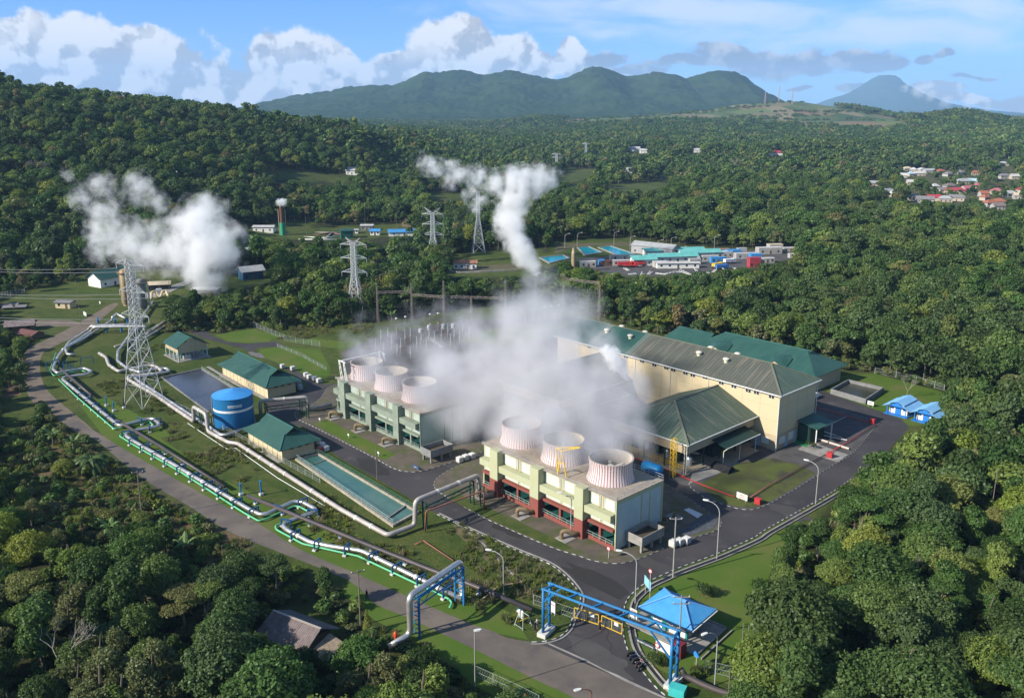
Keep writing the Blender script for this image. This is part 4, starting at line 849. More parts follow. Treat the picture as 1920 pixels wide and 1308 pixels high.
# weeds and rough tufts along verges and banks
tf = []
for k in range(3):
    n_ = 34; a_ = rng.random(n_) * 6.28; rr = .35 * rng.random(n_); hh_ = .25 + .45 * rng.random(n_); lean = .25 * rng.normal(size=(n_, 2)); v_ = []
    for i in range(n_):
        x_, y_ = rr[i] * math.cos(a_[i]), rr[i] * math.sin(a_[i]); dx, dy = math.cos(a_[i] * 3) * .05, math.sin(a_[i] * 3) * .05
        v_ += [(x_ - dx, y_ - dy, -.05), (x_ + dx, y_ + dy, -.05), (x_ + lean[i, 0] + dx * .4, y_ + lean[i, 1] + dy * .4, hh_[i]), (x_ + lean[i, 0] - dx * .4, y_ + lean[i, 1] - dy * .4, hh_[i])]
    tf.append(mkmesh('tuft', np.array(v_), rng.random(4 * n_), [[LEAFL, LEAFG, LEAFX][k]]))
RGH = [[(300, 820), (330, 800), (440, 850), (560, 925), (700, 1000), (800, 1050), (940, 1110), (1000, 1140), (980, 1180), (880, 1140), (800, 1100), (700, 1060), (560, 985), (400, 900)], [(850, 975), (960, 1030), (1040, 1070), (1080, 1110), (1060, 1150), (990, 1140), (900, 1080), (830, 1020)],
       [(225, 640), (350, 640), (300, 700), (330, 800), (220, 760), (160, 700)], [(640, 1110), (700, 1160), (800, 1215), (900, 1290), (880, 1300), (780, 1235), (690, 1170)], [(1180, 1200), (1230, 1215), (1250, 1260), (1225, 1275), (1195, 1240)], [(1290, 1250), (1390, 1240), (1420, 1300), (1300, 1280)],
       [(0, 570), (120, 545), (230, 560), (200, 600), (90, 640), (0, 640)], [(0, 850), (90, 800), (200, 860), (350, 960), (470, 1020), (400, 1060), (260, 1010), (120, 980), (0, 960)], [(395, 760), (470, 830), (600, 910), (720, 1005), (690, 1010), (560, 930), (430, 850), (360, 800)], [(470, 600), (700, 600), (690, 640), (520, 636)]]
PG_ = np.stack([rng.uniform(-125, 75, 60000), rng.uniform(95, 330, 60000)], 1); gx_, gy_ = projv(PG_[:, 0], PG_[:, 1], np.zeros(len(PG_))); kk = np.zeros(len(PG_), bool)
for q_ in RGH: kk |= inpoly(gx_, gy_, q_)
kk &= (vnoise(PG_[:, 0], PG_[:, 1], 7, 31) + .5 * vnoise(PG_[:, 0], PG_[:, 1], 2.5, 32)) > -.15
PG_ = PG_[kk]; scatter('weeds', 'rough grass and weeds on the banks and verges', np.stack([PG_[:, 0], PG_[:, 1], np.zeros(len(PG_))], 1), .6 + 1.1 * rng.random(len(PG_)) ** 2, rng.random(len(PG_)) * 6.28, rng.choice(3, len(PG_), p=[.4, .45, .15]), tf)

pr_ = random.Random(21)
for k, (a_, b_, r_, c_) in enumerate([(1300, 905, 4.5, .11), (1250, 880, 3.5, .09), (950, 990, 3.2, .022), (1110, 1085, 4.5, .024), (700, 875, 4.0, .024), (1480, 960, 4.0, .06), (1130, 1230, 4.0, .075), (1230, 1060, 3.5, .055), (600, 790, 3.4, .065), (880, 900, 3.0, .06), (1620, 800, 3.5, .06), (480, 665, 3.0, .16)]):
    g = G(a_, b_); P_ = [g + U * (r_ * 1.6 * math.cos(t_) * pr_.uniform(.6, 1.2)) + V * (r_ * .6 * math.sin(t_) * pr_.uniform(.6, 1.2)) for t_ in [2 * math.pi * i / 14 for i in range(14)]]
    sheet('road_patch', cat_(P_, 3, True), .030 + k * .0005, mat('patch_%d' % int(c_ * 1000), (c_, c_ * .93, c_ * .88), .9, col2=(c_ * .6 + .015, c_ * .56 + .014, c_ * .55 + .014), scale=.35, amt=1, detail=9), 'worn patch in the asphalt')
for k, (a_, b_) in enumerate((((1000, 1050), (1090, 1120)), ((1120, 1120), (1150, 1230)), ((1060, 1215), (1180, 1160)), ((1250, 1075), (1420, 1000)))):
    A_, B_ = G(*a_), G(*b_); n_ = 16; L_ = [A_ + (B_ - A_) * i / n_ + Vector((pr_.uniform(-.35, .35), pr_.uniform(-.35, .35), 0)) for i in range(n_ + 1)]; plainkerb(L_, 'dark sealed crack across the asphalt', m_=BLACK, w=.09, h=.024 + .002 * k, z=.012, name='road_crack')
# ------------------------------------------------------------------ buildings of the plant. Local x runs along the facades, local y towards the back
BEIGE = mat('beige_wall', (0.50, 0.41, 0.27), 0.85, col2=(0.50, 0.41, 0.25), scale=0.3, amt=1, stain=((0.36, 0.28, 0.17), (1, 1, 0.12), 0.9, 0.62, 0.45))
TAN = mat('tan_cladding', (0.42, 0.34, 0.22), 0.85, col2=(0.36, 0.29, 0.19), scale=0.4, amt=1)
RGREEN = mat('green_roof', (0.017, 0.066, 0.053), 0.55, col2=(0.028, 0.086, 0.068), scale=0.25, amt=1, spec=0.4, stain=((0.055, 0.10, 0.08), (1, 0.1, 0.1), 0.8, 0.55, 0.35))
def streaky(name, base, st, ax, amt, sc=1.3):
    """sheet roofing weathered in streaks that run down the slope"""
    s = [1.0, 1.0, 1.0]; s[ax] = 0.06; s[2] = 0.1
    m = mat(name, base, 0.6, col2=tuple(k * 0.8 for k in base), scale=0.2, amt=0.8, spec=0.35, stain=(st, tuple(s), sc, 0.50, amt), detail=6); return m
RPH = streaky('weathered_roof', (0.085, 0.092, 0.072), (0.155, 0.135, 0.105), 1, 0.9)
RPHX = streaky('weathered_hip_roof', (0.070, 0.110, 0.080), (0.165, 0.150, 0.105), 0, 0.8)
RHALLX = streaky('hall_roof', (0.070, 0.100, 0.072), (0.175, 0.165, 0.115), 0, 0.9, 1.6)
RHALLY = streaky('hall_hip_roof', (0.080, 0.120, 0.085), (0.20, 0.19, 0.135), 1, 0.9, 1.6)
TRIM = mat('white_trim', (0.62, 0.62, 0.58), 0.6); RIDGE = mat('ridge_cap', (0.16, 0.17, 0.12), 0.7)
GLASS = mat('dark_window', (0.025, 0.028, 0.03), 0.15, spec=0.6); DARK = mat('dark_interior', (0.03, 0.03, 0.032), 0.9); DGREEN = mat('dark_green_steel', (0.015, 0.05, 0.035), 0.6)
YEL = mat('yellow_paint', (0.62, 0.40, 0.03), 0.5); RED = mat('red_paint', (0.40, 0.035, 0.035), 0.5); LBLUE = mat('light_blue_door', (0.30, 0.42, 0.55), 0.6)
FLOOR = mat('beige_floor', (0.34, 0.28, 0.20), 0.85, col2=(0.22, 0.19, 0.14), scale=0.5, amt=1)
STEEL = mat('galvanised_steel', (0.55, 0.56, 0.57), 0.45, metal=0.5, col2=(0.42, 0.43, 0.44), scale=1, amt=1)
def ribroof(pts, m_, parent, name='roof', run=None, rib=0.9, rw=0.05, label=None):
    """a sheet-metal slope with standing ribs; pts = polygon in plane; run = direction of the ribs"""
    mb = MB(); P = [Vector(p) for p in pts]; n = (P[1] - P[0]).cross(P[2] - P[0]).normalized()
    if n.z < 0: P = P[::-1]; n = -n
    mb.poly(P); mb.poly([p - n * 0.14 for p in P][::-1])
    for a, b in zip(P, P[1:] + P[:1]): mb.poly([a, a - n * 0.14, b - n * 0.14, b])
    if run is not None:
        run = Vector(run); run = (run - n * run.dot(n)).normalized(); ac = n.cross(run); o = P[0]
        s = [(p - o).dot(ac) for p in P]; k = math.ceil(min(s) / rib) * rib
        while k < max(s):
            ts = []
            for a, b in zip(P, P[1:] + P[:1]):
                sa, sb = (a - o).dot(ac) - k, (b - o).dot(ac) - k
                if (sa > 0) != (sb > 0): ts.append(((a + (b - a) * (sa / (sa - sb))) - o).dot(run))
            if len(ts) >= 2:
                p = o + ac * k + run * (min(ts) + 0.05); q = o + ac * k + run * (max(ts) - 0.05)
                if (q - p).length > 0.3: mb.beam(p + n * 0.02, q + n * 0.02, rw, rw)
            k += rib
    return mb.build(name, m_, parent, label=label)
def wall_box(x0, x1, y0, y1, z0, z1, m_, parent, name='wall', label=None):
    mb = MB(); mb.box(x0, x1, y0, y1, z0, z1); return mb.build(name, m_, parent, label=label)
def win(parent, c, wv, h, axis, n=2, out=0.06, name='window', gm=None, fm=None):
    """n panes in a light frame standing proud of the wall; axis 'x' wall faces -y, 'y' wall faces +x"""
    mb = MB(); x, y, z = c
    if axis == 'x': mb.box(x - wv / 2, x + wv / 2, y - out, y + 0.05, z - h / 2, z + h / 2)
    else: mb.box(x - 0.05, x + out, y - wv / 2, y + wv / 2, z - h / 2, z + h / 2)
    f = mb.build(name, fm or TRIM, parent); mb = MB(); pw = wv / n
    for k in range(n):
        a = -wv / 2 + pw * k + 0.06; b = a + pw - 0.12
        if axis == 'x': mb.box(x + a, x + b, y - out - 0.02, y - out + 0.01, z - h / 2 + 0.06, z + h / 2 - 0.06)
        else: mb.box(x + out - 0.01, x + out + 0.02, y + a, y + b, z - h / 2 + 0.06, z + h / 2 - 0.06)
    mb.build('pane', gm or GLASS, f); return f
def onv(px, py, v0):
    r = Vector(ray(px, py)); t_ = v0 / (r.x * V.x + r.y * V.y); return (r.x * t_ * U.x + r.y * t_ * U.y, H + r.z * t_)
def onu(px, py, u0):
    r = Vector(ray(px, py)); t_ = u0 / (r.x * U.x + r.y * U.y); return (r.x * t_ * V.x + r.y * t_ * V.y, H + r.z * t_)
# ---- powerhouse
PU0, PV0 = -100.5, 177.3; PL = 74.0; PD = 17.5; PE = 14.3; PR = 18.6
ph = thing('powerhouse', 'tall beige powerhouse with long weathered green grey roof', 'power plant building', W(PU0, PV0), RZ)
wall_box(-PL, 0, 0, PD, 0, PE, BEIGE, ph)
mb = MB()
for k in range(1, 15): mb.box(-5 * k - .03, -5 * k + .03, -.02, .01, 3.9, PE - .3)
for z_ in (7.4, 10.9): mb.box(-PL, 0, -.018, .01, z_ - .03, z_ + .03); mb.box(-.01, .018, 0, PD, z_ - .03, z_ + .03)
for k in range(1, 4): mb.box(-.01, .02, 4.4 * k - .03, 4.4 * k + .03, 3.9, PE - .3)
tag(mb.build('wall_joints', TAN, ph), kind='stuff')
wall_box(-PL + 0.02, 0.05, -0.05, PD + 0.05, 0, 3.9, TAN, ph, 'plinth')
oh = 0.8; hy = PD / 2; hip = 8.0
ks = -46.5
F1 = [(-PL - oh, -oh, PE), (ks, -oh, PE), (ks, hy, PR), (-PL - oh, hy, PR)]
ribroof(F1, RGREEN, ph, run=(0, 1, 0), label='newer plain green part of the roof')
ribroof([(ks, -oh, PE), (oh, -oh, PE), (-hip, hy, PR), (ks, hy, PR)], RPH, ph, run=(0, 1, 0), label='weathered brown grey part of the roof')
ribroof([(-PL - oh, PD + oh, PE), (ks, PD + oh, PE), (ks, hy, PR), (-PL - oh, hy, PR)], RGREEN, ph, run=(0, 1, 0)); ribroof([(ks, PD + oh, PE), (oh, PD + oh, PE), (-hip, hy, PR), (ks, hy, PR)], RPH, ph, run=(0, 1, 0))
ribroof([(oh, -oh, PE), (oh, PD + oh, PE), (-hip, hy, PR)], RPHX, ph, run=(1, 0, 0))
mb = MB(); mb.beam((-PL, hy, PR + .06), (-hip, hy, PR + .06), .35, .12); mb.beam((-hip, hy, PR + .06), (oh, -oh, PE + .08), .45, .12); mb.beam((-hip, hy, PR + .06), (oh, PD + oh, PE + .08), .45, .12); mb.build('ridge_cap', RIDGE, ph)
mb = MB(); mb.beam((-PL - oh, -oh - .1, PE - .1), (oh + .1, -oh - .1, PE - .1), .22, .25); mb.beam((oh + .1, -oh, PE - .1), (oh + .1, PD + oh, PE - .1), .22, .25); mb.build('gutter', TRIM, ph)
for q in (-20, -32, -44, -56):
    mb = MB(); mb.tube([(q, -.12, PE - .3), (q, -.12, 6)], .07, 0, 6); mb.build('downpipe', TRIM, ph)
mb = MB(); mb.tube([(0.75, -.85, PE - .2), (.25, -.25, PE - 1.6), (.25, -.25, 0.1)], .10, 0, 6); mb.build('downpipe', TRIM, ph)
mb = MB(); mb.tube([(.25, PD + .2, PE - .2), (.25, PD + .2, 0.1)], .08, 0, 6); mb.build('downpipe', TRIM, ph)
for cx_, cy_ in [(135, 268), (338, 322), (428, 347), (497, 368), (563, 384), (602, 396), (670, 413), (711, 425), (780, 437), (870, 468), (940, 487), (1020, 511), (1066, 522), (1150, 545)]:
    u_, z_ = onv(1060 + cx_ / 2.973, 560 + cy_ / 2.973, PV0); win(ph, (u_ - PU0, 0, z_), 1.5, 0.95, 'x')
for cx_, cy_ in [(1234, 527), (1280, 510), (1324, 491)]:
    v_, z_ = onu(1060 + cx_ / 2.973, 560 + cy_ / 2.973, PU0); win(ph, (0, v_ - PV0, z_), 1.35, 0.95, 'y')
for x_, wv, h_, m_, nm in [(-7.3, 1.1, 2.6, DARK, 'door'), (-5.0, 1.3, 2.6, LBLUE, 'door'), (-2.9, 2.0, 1.7, TRIM, 'shutter')]:
    wall_box(x_ - wv / 2, x_ + wv / 2, -.12, 0.02, 0.1 if nm == 'door' else 1.2, h_ if nm == 'door' else 1.2 + h_, m_, ph, nm)
for y_, wv, z0_, z1_, m_, nm in [(2.6, 2.6, 1.3, 3.1, TRIM, 'shutter'), (6.6, 2.2, 1.3, 3.3, TRIM, 'shutter'), (4.6, 1.0, 0.1, 2.3, LBLUE, 'door'), (8.6, 1.1, 0.1, 3.4, LBLUE, 'door')]:
    wall_box(-.02, .14, y_ - wv / 2, y_ + wv / 2, z0_, z1_, m_, ph, nm)
# entrance canopy on the end wall
cp = MB(); a0, a1 = 9.2, 17.3
ribroof([(0.05, a0, 5.6), (0.05, a1, 5.6), (5.6, a1 + .2, 4.7), (5.6, a0 - .2, 4.7)], RGREEN, ph, name='canopy', run=(1, 0, 0))
for y_ in (a0 + .3, a1 - .3):
    mb = MB(); mb.box(5.1, 5.35, y_ - .12, y_ + .12, 0, 4.7); mb.build('canopy_post', TRIM, ph)
wall_box(.05, 3.4, a0 + .6, a1 - .4, 0.1, 4.6, DGREEN, ph, 'porch')
# roof vents
vent_px = [(1138, 617), (1182, 629), (1210, 614.5), (1166, 604), (1311, 656), (1362, 667), (1333, 645.5), (1383, 658)]
for k, (a, b_) in enumerate(vent_px):
    front = k in (0, 1, 4, 5); yv = 5.6 if front else 11.8
    zr = PE + (PR - PE) * ((yv + oh) / (hy + oh) if front else (PD + oh - yv) / (hy + oh))
    r = Vector(ray(a, b_)); v0 = PV0 + yv; t_ = v0 / (r.x * V.x + r.y * V.y); u_ = t_ * (r.x * U.x + r.y * U.y) - PU0
    p_ = MB(); p_.lathe([(.55, -.25), (.55, .55), (.85, .6), (.85, .8), (.6, 1.0), (.15, 1.1), (0.01, 1.1)], (u_, yv, zr), 12); p_.build('roof_vent', mat('cream_vent', (0.62, 0.58, 0.46), 0.6), ph, smooth=False)
for q in (-60.5, -46.5):
    mb = MB(); mb.poly([(q - .9, -.6, PE + .14), (q + .9, -.6, PE + .14), (q + .9, hy, PR + .03), (q - .9, hy, PR + .03)]); mb.build('skylight', mat('roof_patch', (0.10, 0.13, 0.11), 0.6), ph)
# ---- turbine halls (low hipped roof on columns, cladding band, open sides)
def hall(u1, v1, wid, dep, label, detail=True):
    o = thing('turbine_hall', label, 'industrial hall', W(u1, v1), RZ)
    E, Rg = 7.6, 12.6; ov = 0.9; hx = -wid / 2; hp = 9.5
    ribroof([(ov, -ov, E), (ov, dep, E), (hx, dep, Rg), (hx, hp, Rg)], RHALLX, o, run=(1, 0, 0), rib=1.0)
    ribroof([(-wid - ov, -ov, E), (-wid - ov, dep, E), (hx, dep, Rg), (hx, hp, Rg)], RHALLX, o, run=(1, 0, 0), rib=1.0)
    ribroof([(ov, -ov, E), (-wid - ov, -ov, E), (hx, hp, Rg)], RHALLY, o, run=(0, 1, 0), rib=1.0)
    mb = MB(); mb.beam((hx, hp, Rg + .06), (hx, dep, Rg + .06), .4, .12); mb.beam((hx, hp, Rg + .06), (ov, -ov, E + .08), .5, .12); mb.beam((hx, hp, Rg + .06), (-wid - ov, -ov, E + .08), .5, .12); mb.build('ridge_cap', RIDGE, o)
    mb = MB(); mb.beam((-wid - ov, -ov - .08, E - .1), (ov, -ov - .08, E - .1), .22, .22); mb.beam((ov + .08, -ov, E - .1), (ov + .08, dep, E - .1), .22, .22); mb.build('gutter', TRIM, o)
    mb = MB(); mb.box(-wid, 0, 0, .15, 4.9, E - .1); mb.box(-.15, 0, .15, dep, 4.9, E - .1); mb.box(-wid, -wid + .15, .15, dep, 4.9, E - .1); mb.build('cladding', TAN, o)
    mb = MB(); mb.box(-wid, 0.6, -1.2, dep, 0.02, 0.35); mb.build('floor_slab', FLOOR, o)
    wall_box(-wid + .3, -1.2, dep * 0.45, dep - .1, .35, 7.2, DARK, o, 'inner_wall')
    for x_, y_ in [(0, 0), (-6, 0), (-12, 0), (-18, 0), (-wid, 0), (0, 6.5), (0, 13), (0, 19.5), (-6, 8), (-12, 8), (-18, 8)]:
        if x_ < -wid: continue
        mb = MB(); mb.box(x_ - .3, x_ - .02, y_ + .02, y_ + .35, .35, 4.9); mb.build('column', DGREEN, o)
    for x_, y_ in [(0.1, -.1)]:
        mb = MB(); mb.tube([(x_ + .6, y_ - .7, E - .3), (x_, y_, E - 1.6), (x_, y_, .3)], .10, 0, 6); mb.build('downpipe', TRIM, o)
        mb = MB(); mb.tube([(x_ - .55, y_, E - .8), (x_ - .55, y_, .3)], .08, 0, 6); mb.build('downpipe', TRIM, o)
    railing([(-wid + .4, .9, .35), (-1, .9, .35)], o, YEL, h=1.1, step=1.6, r=.045); railing([(-.8, 15, .35), (-.8, 22, .35)], o, YEL, h=1.1, step=1.4, r=.045)
    # machinery under the roof
    mr = random.Random(3)
    for k in range(6):
        x_ = -2.5 - k * 3.1; mb = MB(); mb.lathe([(0.01, 0), (.8, 0), (.8, 1.6), (.5, 2.1), (.01, 2.1)], (x_, 4 + mr.random() * 2, .35), 12); mb.tube([(x_, 4.5, 2), (x_, 4.5, 3.5), (x_ + 2, 5.5, 3.5)], .18, 0, 8); mb.build('pump', [STEEL, DGREEN][k % 2], o)
    # side lean-to
    c0, c1 = 9.5, dep - 4.5
    ribroof([(.1, c0, 6.0), (.1, c1, 6.0), (4.3, c1 + .3, 5.0), (4.3, c0 - .3, 5.0)], mat('dark_canopy', (0.008, 0.032, 0.026), 0.5), o, name='side_canopy', run=(1, 0, 0), rib=.8)
    mb = MB(); mb.beam((4.35, c0 - .3, 4.95), (4.35, c1 + .3, 4.95), .16, .16); mb.build('canopy_gutter', TRIM, o)
    for y_ in (c0, (c0 + c1) / 2, c1):
        mb = MB(); mb.tube([(4.3, y_, 4.9), (3.4, y_, 4.0), (3.4, y_, .3)], .09, 0, 6); mb.build('canopy_post', TRIM, o)
    mb = MB(); mb.box(.6, 3.6, c0 - 2, c1 + 1.5, .14, .32); mb.build('side_slab', FLOOR, o)
    mb = MB(); mb.beam((-wid, -1.35, .25), (.7, -1.35, .25), .16, .2); mb.build('red_edge', RED, o)
    if detail:
        mb = MB(); mb.box(-.1, 1.6, c0 + 6.5, c1 - .5, 3.0, 3.6); mb.box(-.1, 1.6, c0 + 6.5, c1 - .5, 4.2, 4.5); mb.build('mezzanine', TAN, o)
    return o
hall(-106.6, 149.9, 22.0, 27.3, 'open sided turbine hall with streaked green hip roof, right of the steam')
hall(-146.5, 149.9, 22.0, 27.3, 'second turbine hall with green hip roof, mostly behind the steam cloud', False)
# ---- yellow lattice jib columns in front of the hall
def jib(u_, v_, h, label):
    o = thing('jib_column', label, 'jib crane', W(u_, v_), RZ); mb = MB(); w_ = .5
    for a in (-w_, w_):
        for b_ in (-w_, w_): mb.beam((a, b_, 0), (a, b_, h), .1)
    n = int(h / 1.1)
    for i in range(n):
        z0, z1 = i * h / n, (i + 1) * h / n
        for (a, b_, c_, d_) in ((-w_, -w_, w_, -w_), (w_, -w_, w_, w_), (w_, w_, -w_, w_), (-w_, w_, -w_, -w_)): mb.beam((a, b_, z0), (c_, d_, z1), .06); mb.beam((a, b_, z1), (c_, d_, z1), .06)
    mb.build('mast', YEL, o); return o
u_, v_ = UV(1261, 893); jib(u_, v_, 9.0, 'yellow lattice mast in front of the turbine hall')
# ---- cooling towers
CREAM = mat('cream_green_concrete', (0.36, 0.35, 0.21), 0.9, col2=(0.36, 0.38, 0.24), scale=0.5, amt=1, stain=((0.22, 0.22, 0.13), (1, 1, 0.15), 1.0, 0.60, 0.6))
PANEL = mat('white_panel', (0.54, 0.57, 0.50), 0.8, col2=(0.44, 0.48, 0.42), scale=0.7, amt=1, stain=((0.42, 0.38, 0.24), (1, 1, 0.2), 1.1, 0.60, 0.45))
SIDEP = mat('pale_side_panel', (0.43, 0.50, 0.48), 0.85, col2=(0.38, 0.44, 0.43), scale=0.4, amt=1, stain=((0.26, 0.26, 0.17), (1, 1, 0.06), 1.3, 0.60, 0.7))
REDB = mat('red_brown_paint', (0.22, 0.060, 0.048), 0.85, col2=(0.20, 0.06, 0.045), scale=0.8, amt=1, stain=((0.14, 0.09, 0.06), (1, 1, .3), 1.0, .55, .7)); GRN2 = mat('grey_green_concrete', (0.22, 0.26, 0.20), 0.9, col2=(0.17, 0.20, 0.16), scale=0.5, amt=1, stain=((0.17, 0.18, 0.14), (1, 1, 0.15), 1.0, 0.58, 0.6))
SIDEG = mat('grey_green_side', (0.36, 0.44, 0.38), 0.85, col2=(0.31, 0.38, 0.33), scale=0.4, amt=1, stain=((0.20, 0.23, 0.18), (1, 1, 0.06), 1.3, 0.60, 0.6))
DECK = mat('deck', (0.34, 0.29, 0.22), 0.9, col2=(0.25, 0.21, 0.17), scale=0.6, amt=1, stain=((0.12, 0.10, 0.085), (1, 1, 1), 0.7, 0.55, 0.7)); TEALD = water('dark_teal_water', (0.012, 0.060, 0.055), (0.02, 0.09, 0.08)); PINK = mat('pink_shell', (0.46, 0.25, 0.25), 0.7, col2=(0.46, 0.30, 0.29), scale=0.6, amt=1, stain=((0.30, 0.17, 0.15), (1, 1, 0.3), 0.9, 0.58, 0.55))
RIB = mat('pale_rib', (0.60, 0.50, 0.50), 0.7, col2=(0.56, 0.50, 0.47), scale=0.5, amt=1, stain=((0.38, 0.27, 0.24), (1, 1, 0.4), 1.1, 0.58, 0.5)); PIPEB = mat('rusty_pipe', (0.13, 0.09, 0.05), 0.7, col2=(0.22, 0.16, 0.09), scale=1.5, amt=1)
ORNG = mat('orange_pipe', (0.45, 0.20, 0.08), 0.6)
def cooling_tower(u1, v1, L, D_, label, cm, side, piers_lo, stacks, sill, hh=10.0, stain=False):
    o = thing('cooling_tower', label, 'cooling tower', W(u1, v1, .1), RZ)
    # facade rhythm measured from the near corner, as fractions of the length
    pr = [(0.185, 0.245), (0.505, 0.57), (0.83, 0.895)]
    mb = MB(); mb.box(-L, 0, 0.6, D_, 3.9, hh); mb.build('casing', cm, o)
    mb = MB(); mb.box(-L - .02, .02, .0, D_ + .02, 0, .75); mb.build('basin_wall', piers_lo, o)
    mb = MB(); mb.box(-L + .4, -.4, .4, D_ - .4, .76, .80); mb.build('basin_water', TEALD, o)
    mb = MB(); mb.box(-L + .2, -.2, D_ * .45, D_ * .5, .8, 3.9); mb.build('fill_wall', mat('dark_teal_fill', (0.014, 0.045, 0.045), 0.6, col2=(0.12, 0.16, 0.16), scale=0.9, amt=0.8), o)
    mb = MB()
    for k in range(12): mb.box(-.6 - (L - 1.2) * k / 11 - .2, -.6 - (L - 1.2) * k / 11 + .2, D_ * .38, D_ * .44, .8, 3.9)
    mb.box(-.35, 0, .3, D_, .75, 3.9); mb.box(-L, -L + .35, .3, D_, .75, 3.9); mb.box(-L, 0, D_ - .3, D_, .75, 3.9); mb.build('frame', cm, o)
    for a, b_ in pr:
        x1, x0 = -L * a, -L * b_
        mb = MB(); mb.box(x0, x1, -1.3, .6, 3.9, hh + .35); mb.build('pier', cm, o); mb = MB(); mb.box(x0 - .01, x1 + .01, -1.31, .6, 0, 3.9); mb.build('pier_foot', piers_lo, o)
    edges = [0.0] + [q for p_ in pr for q in p_] + [1.0]; bays = [(edges[0], edges[1]), (edges[2], edges[3]), (edges[4], edges[5]), (edges[6], edges[7])]
    for a, b_ in bays:
        x1, x0 = -L * a - (.35 if a == 0 else 0), -L * b_ + (.35 if b_ == 1 else 0)
        mb = MB(); mb.box(x0, x1, -1.0, .6, 5.75, 7.15); mb.build('ledge', cm, o)
        mb = MB(); mb.box(x0, x1, -.25, .6, 3.55, 4.05); mb.build('sill', sill, o)
        mid = (x0 + x1) / 2; wide = (x1 - x0) > 5
        segs = [(x0 + .3, mid - .35), (mid + .35, x1 - .3)] if wide else [(x0 + .3, x1 - .3)]
        for (s0, s1) in segs:
            for z0, z1 in ((4.25, 5.55), (7.4, hh - .55)):
                mb = MB(); n = max(1, int((s1 - s0) / .75))
                mb.box(s0, s1, .48, .62, z0, z1)
                for i in range(1, n): q = s0 + (s1 - s0) * i / n; mb.box(q - .02, q + .02, .455, .47, z0, z1)
                mb.build('panel', PANEL if cm is CREAM else mat('dull_panel', (0.36, 0.42, 0.36), .8, col2=(0.28, 0.33, 0.28), scale=.7, amt=1), o)
        if wide:
            mb = MB(); mb.box(mid - .25, mid + .25, -.1, .6, .75, 3.55); mb.build('post', piers_lo, o)
            mb = MB()
            for q in (mid - .55, mid + .55): mb.tube([(q, .2, hh + .1), (q, .2, 6.9), (q, -1.05, 6.9)], .06, 0, 5)
            mb.build('drain_pipe', ORNG, o)
        railing([(x0 + .1, -.15, .75), (x1 - .1, -.15, .75)], o, RAILW, h=1.0, step=1.3, r=.03)
    # end wall sheathing with battens
    mb = MB(); mb.box(.0, .12, .25, D_ - .1, .1, hh - .8); mb.build('end_panel', side, o)
    mb = MB(); mb.box(0, .2, 0, .3, 0, hh); mb.box(0, .2, D_ - .6, D_, 0, hh); mb.box(0, .2, .3, D_ - .6, hh - .8, hh)
    for q in (.52, .70): mb.box(.12, .17, D_ * q, D_ * q + .3, .1, hh - .8)
    mb.build('end_frame', cm, o)
    mb = MB(); mb.box(-L - .1, .25, -.1, D_ + .1, hh, hh + .12); mb.build('deck', DECK, o)
    railing([(-L, D_, hh + .1), (0.1, D_, hh + .1), (0.1, 0.1, hh + .1)], o, STEEL, h=1.0, step=1.8, r=.03)
    railing([(0.1, 0.05, hh + .1), (-L, 0.05, hh + .1)], o, STEEL, h=.45, step=1.8, r=.025)
    n = 56; SHW = mat('shell_inside', (0.42, 0.37, 0.31), 0.9)
    for (sx, sy, sr, sh) in stacks:
        prof = [(1.07, 0), (1.03, .12), (.985, .28), (.955, .45), (.95, .62), (.965, .8), (1.0, .96), (1.01, 1.0)]
        mb = MB(); mb.lathe([(sr * a, sh * b_) for a, b_ in prof] , (sx, sy, hh + .12), n, 0)
        mb.lathe([(sr * 1.01, sh), (sr * .98, sh)] + [(sr * (a - .05), sh * b_) for a, b_ in prof[::-1]], (sx, sy, hh + .12), n, 1)
        s = mb.build('fan_stack', [PINK, SHW], o, smooth=False)
        mb = MB()
        for k in range(48):
            a = 2 * math.pi * k / 48
            for (q0, q1) in zip(prof[:-1], prof[1:]):
                p0 = Vector((sx + (sr * q0[0] + .05) * math.cos(a), sy + (sr * q0[0] + .05) * math.sin(a), hh + .12 + sh * q0[1])); p1 = Vector((sx + (sr * q1[0] + .05) * math.cos(a), sy + (sr * q1[0] + .05) * math.sin(a), hh + .12 + sh * q1[1]))
                d = Vector((-math.sin(a), math.cos(a), 0)) * .15; o_ = Vector((math.cos(a), math.sin(a), 0)) * .045
                mb.add([p0 - d - o_, p0 - d + o_, p0 + d + o_, p0 + d - o_, p1 - d - o_, p1 - d + o_, p1 + d + o_, p1 + d - o_], [(0, 4, 5, 1), (1, 5, 6, 2), (2, 6, 7, 3)])
        mb.build('ribs', RIB, s)
        mb = MB(); mb.lathe([(.01, sh * .62), (.6, sh * .60), (1.0, sh * .5), (1.0, sh * .4), (.01, sh * .4)], (sx, sy, hh + .12), 14); 
        for k in range(8):
            a = 2 * math.pi * k / 8; mb.beam((sx, sy, hh + sh * .48), (sx + sr * .85 * math.cos(a), sy + sr * .85 * math.sin(a), hh + sh * .48 + .1), .6, .06)
        mb.build('fan', mat('pale_fan', (0.5, 0.5, 0.47), 0.6), s)
    for k, a in enumerate((0.11, 0.44, 0.77)):
        x_ = -L * (a + .14) + .9; mb = MB(); mb.tube(fillet([(x_ - 1.2, -4.1, 0.0), (x_ - 1.2, -4.1, 1.7), (x_ - .1, -3.2, 1.9), (x_ + .6, -2.3, 1.2), (x_ + .6, -1.3, 1.1)], 1.0, 5), .38, 0, 10)
        mb.lathe([(.5, 0), (.5, .15)], (x_ - 1.2, -4.1, 0.1), 10, 0, (False, True)); p_ = mb.build('inlet_pipe', PIPEB, o, smooth=False)
        mb = MB(); mb.box(x_ - 2.3, x_ + .6, -4.8, -2.0, -.02, .12); mb.build('pad', CONC, o)
    return o
SR = 4.3
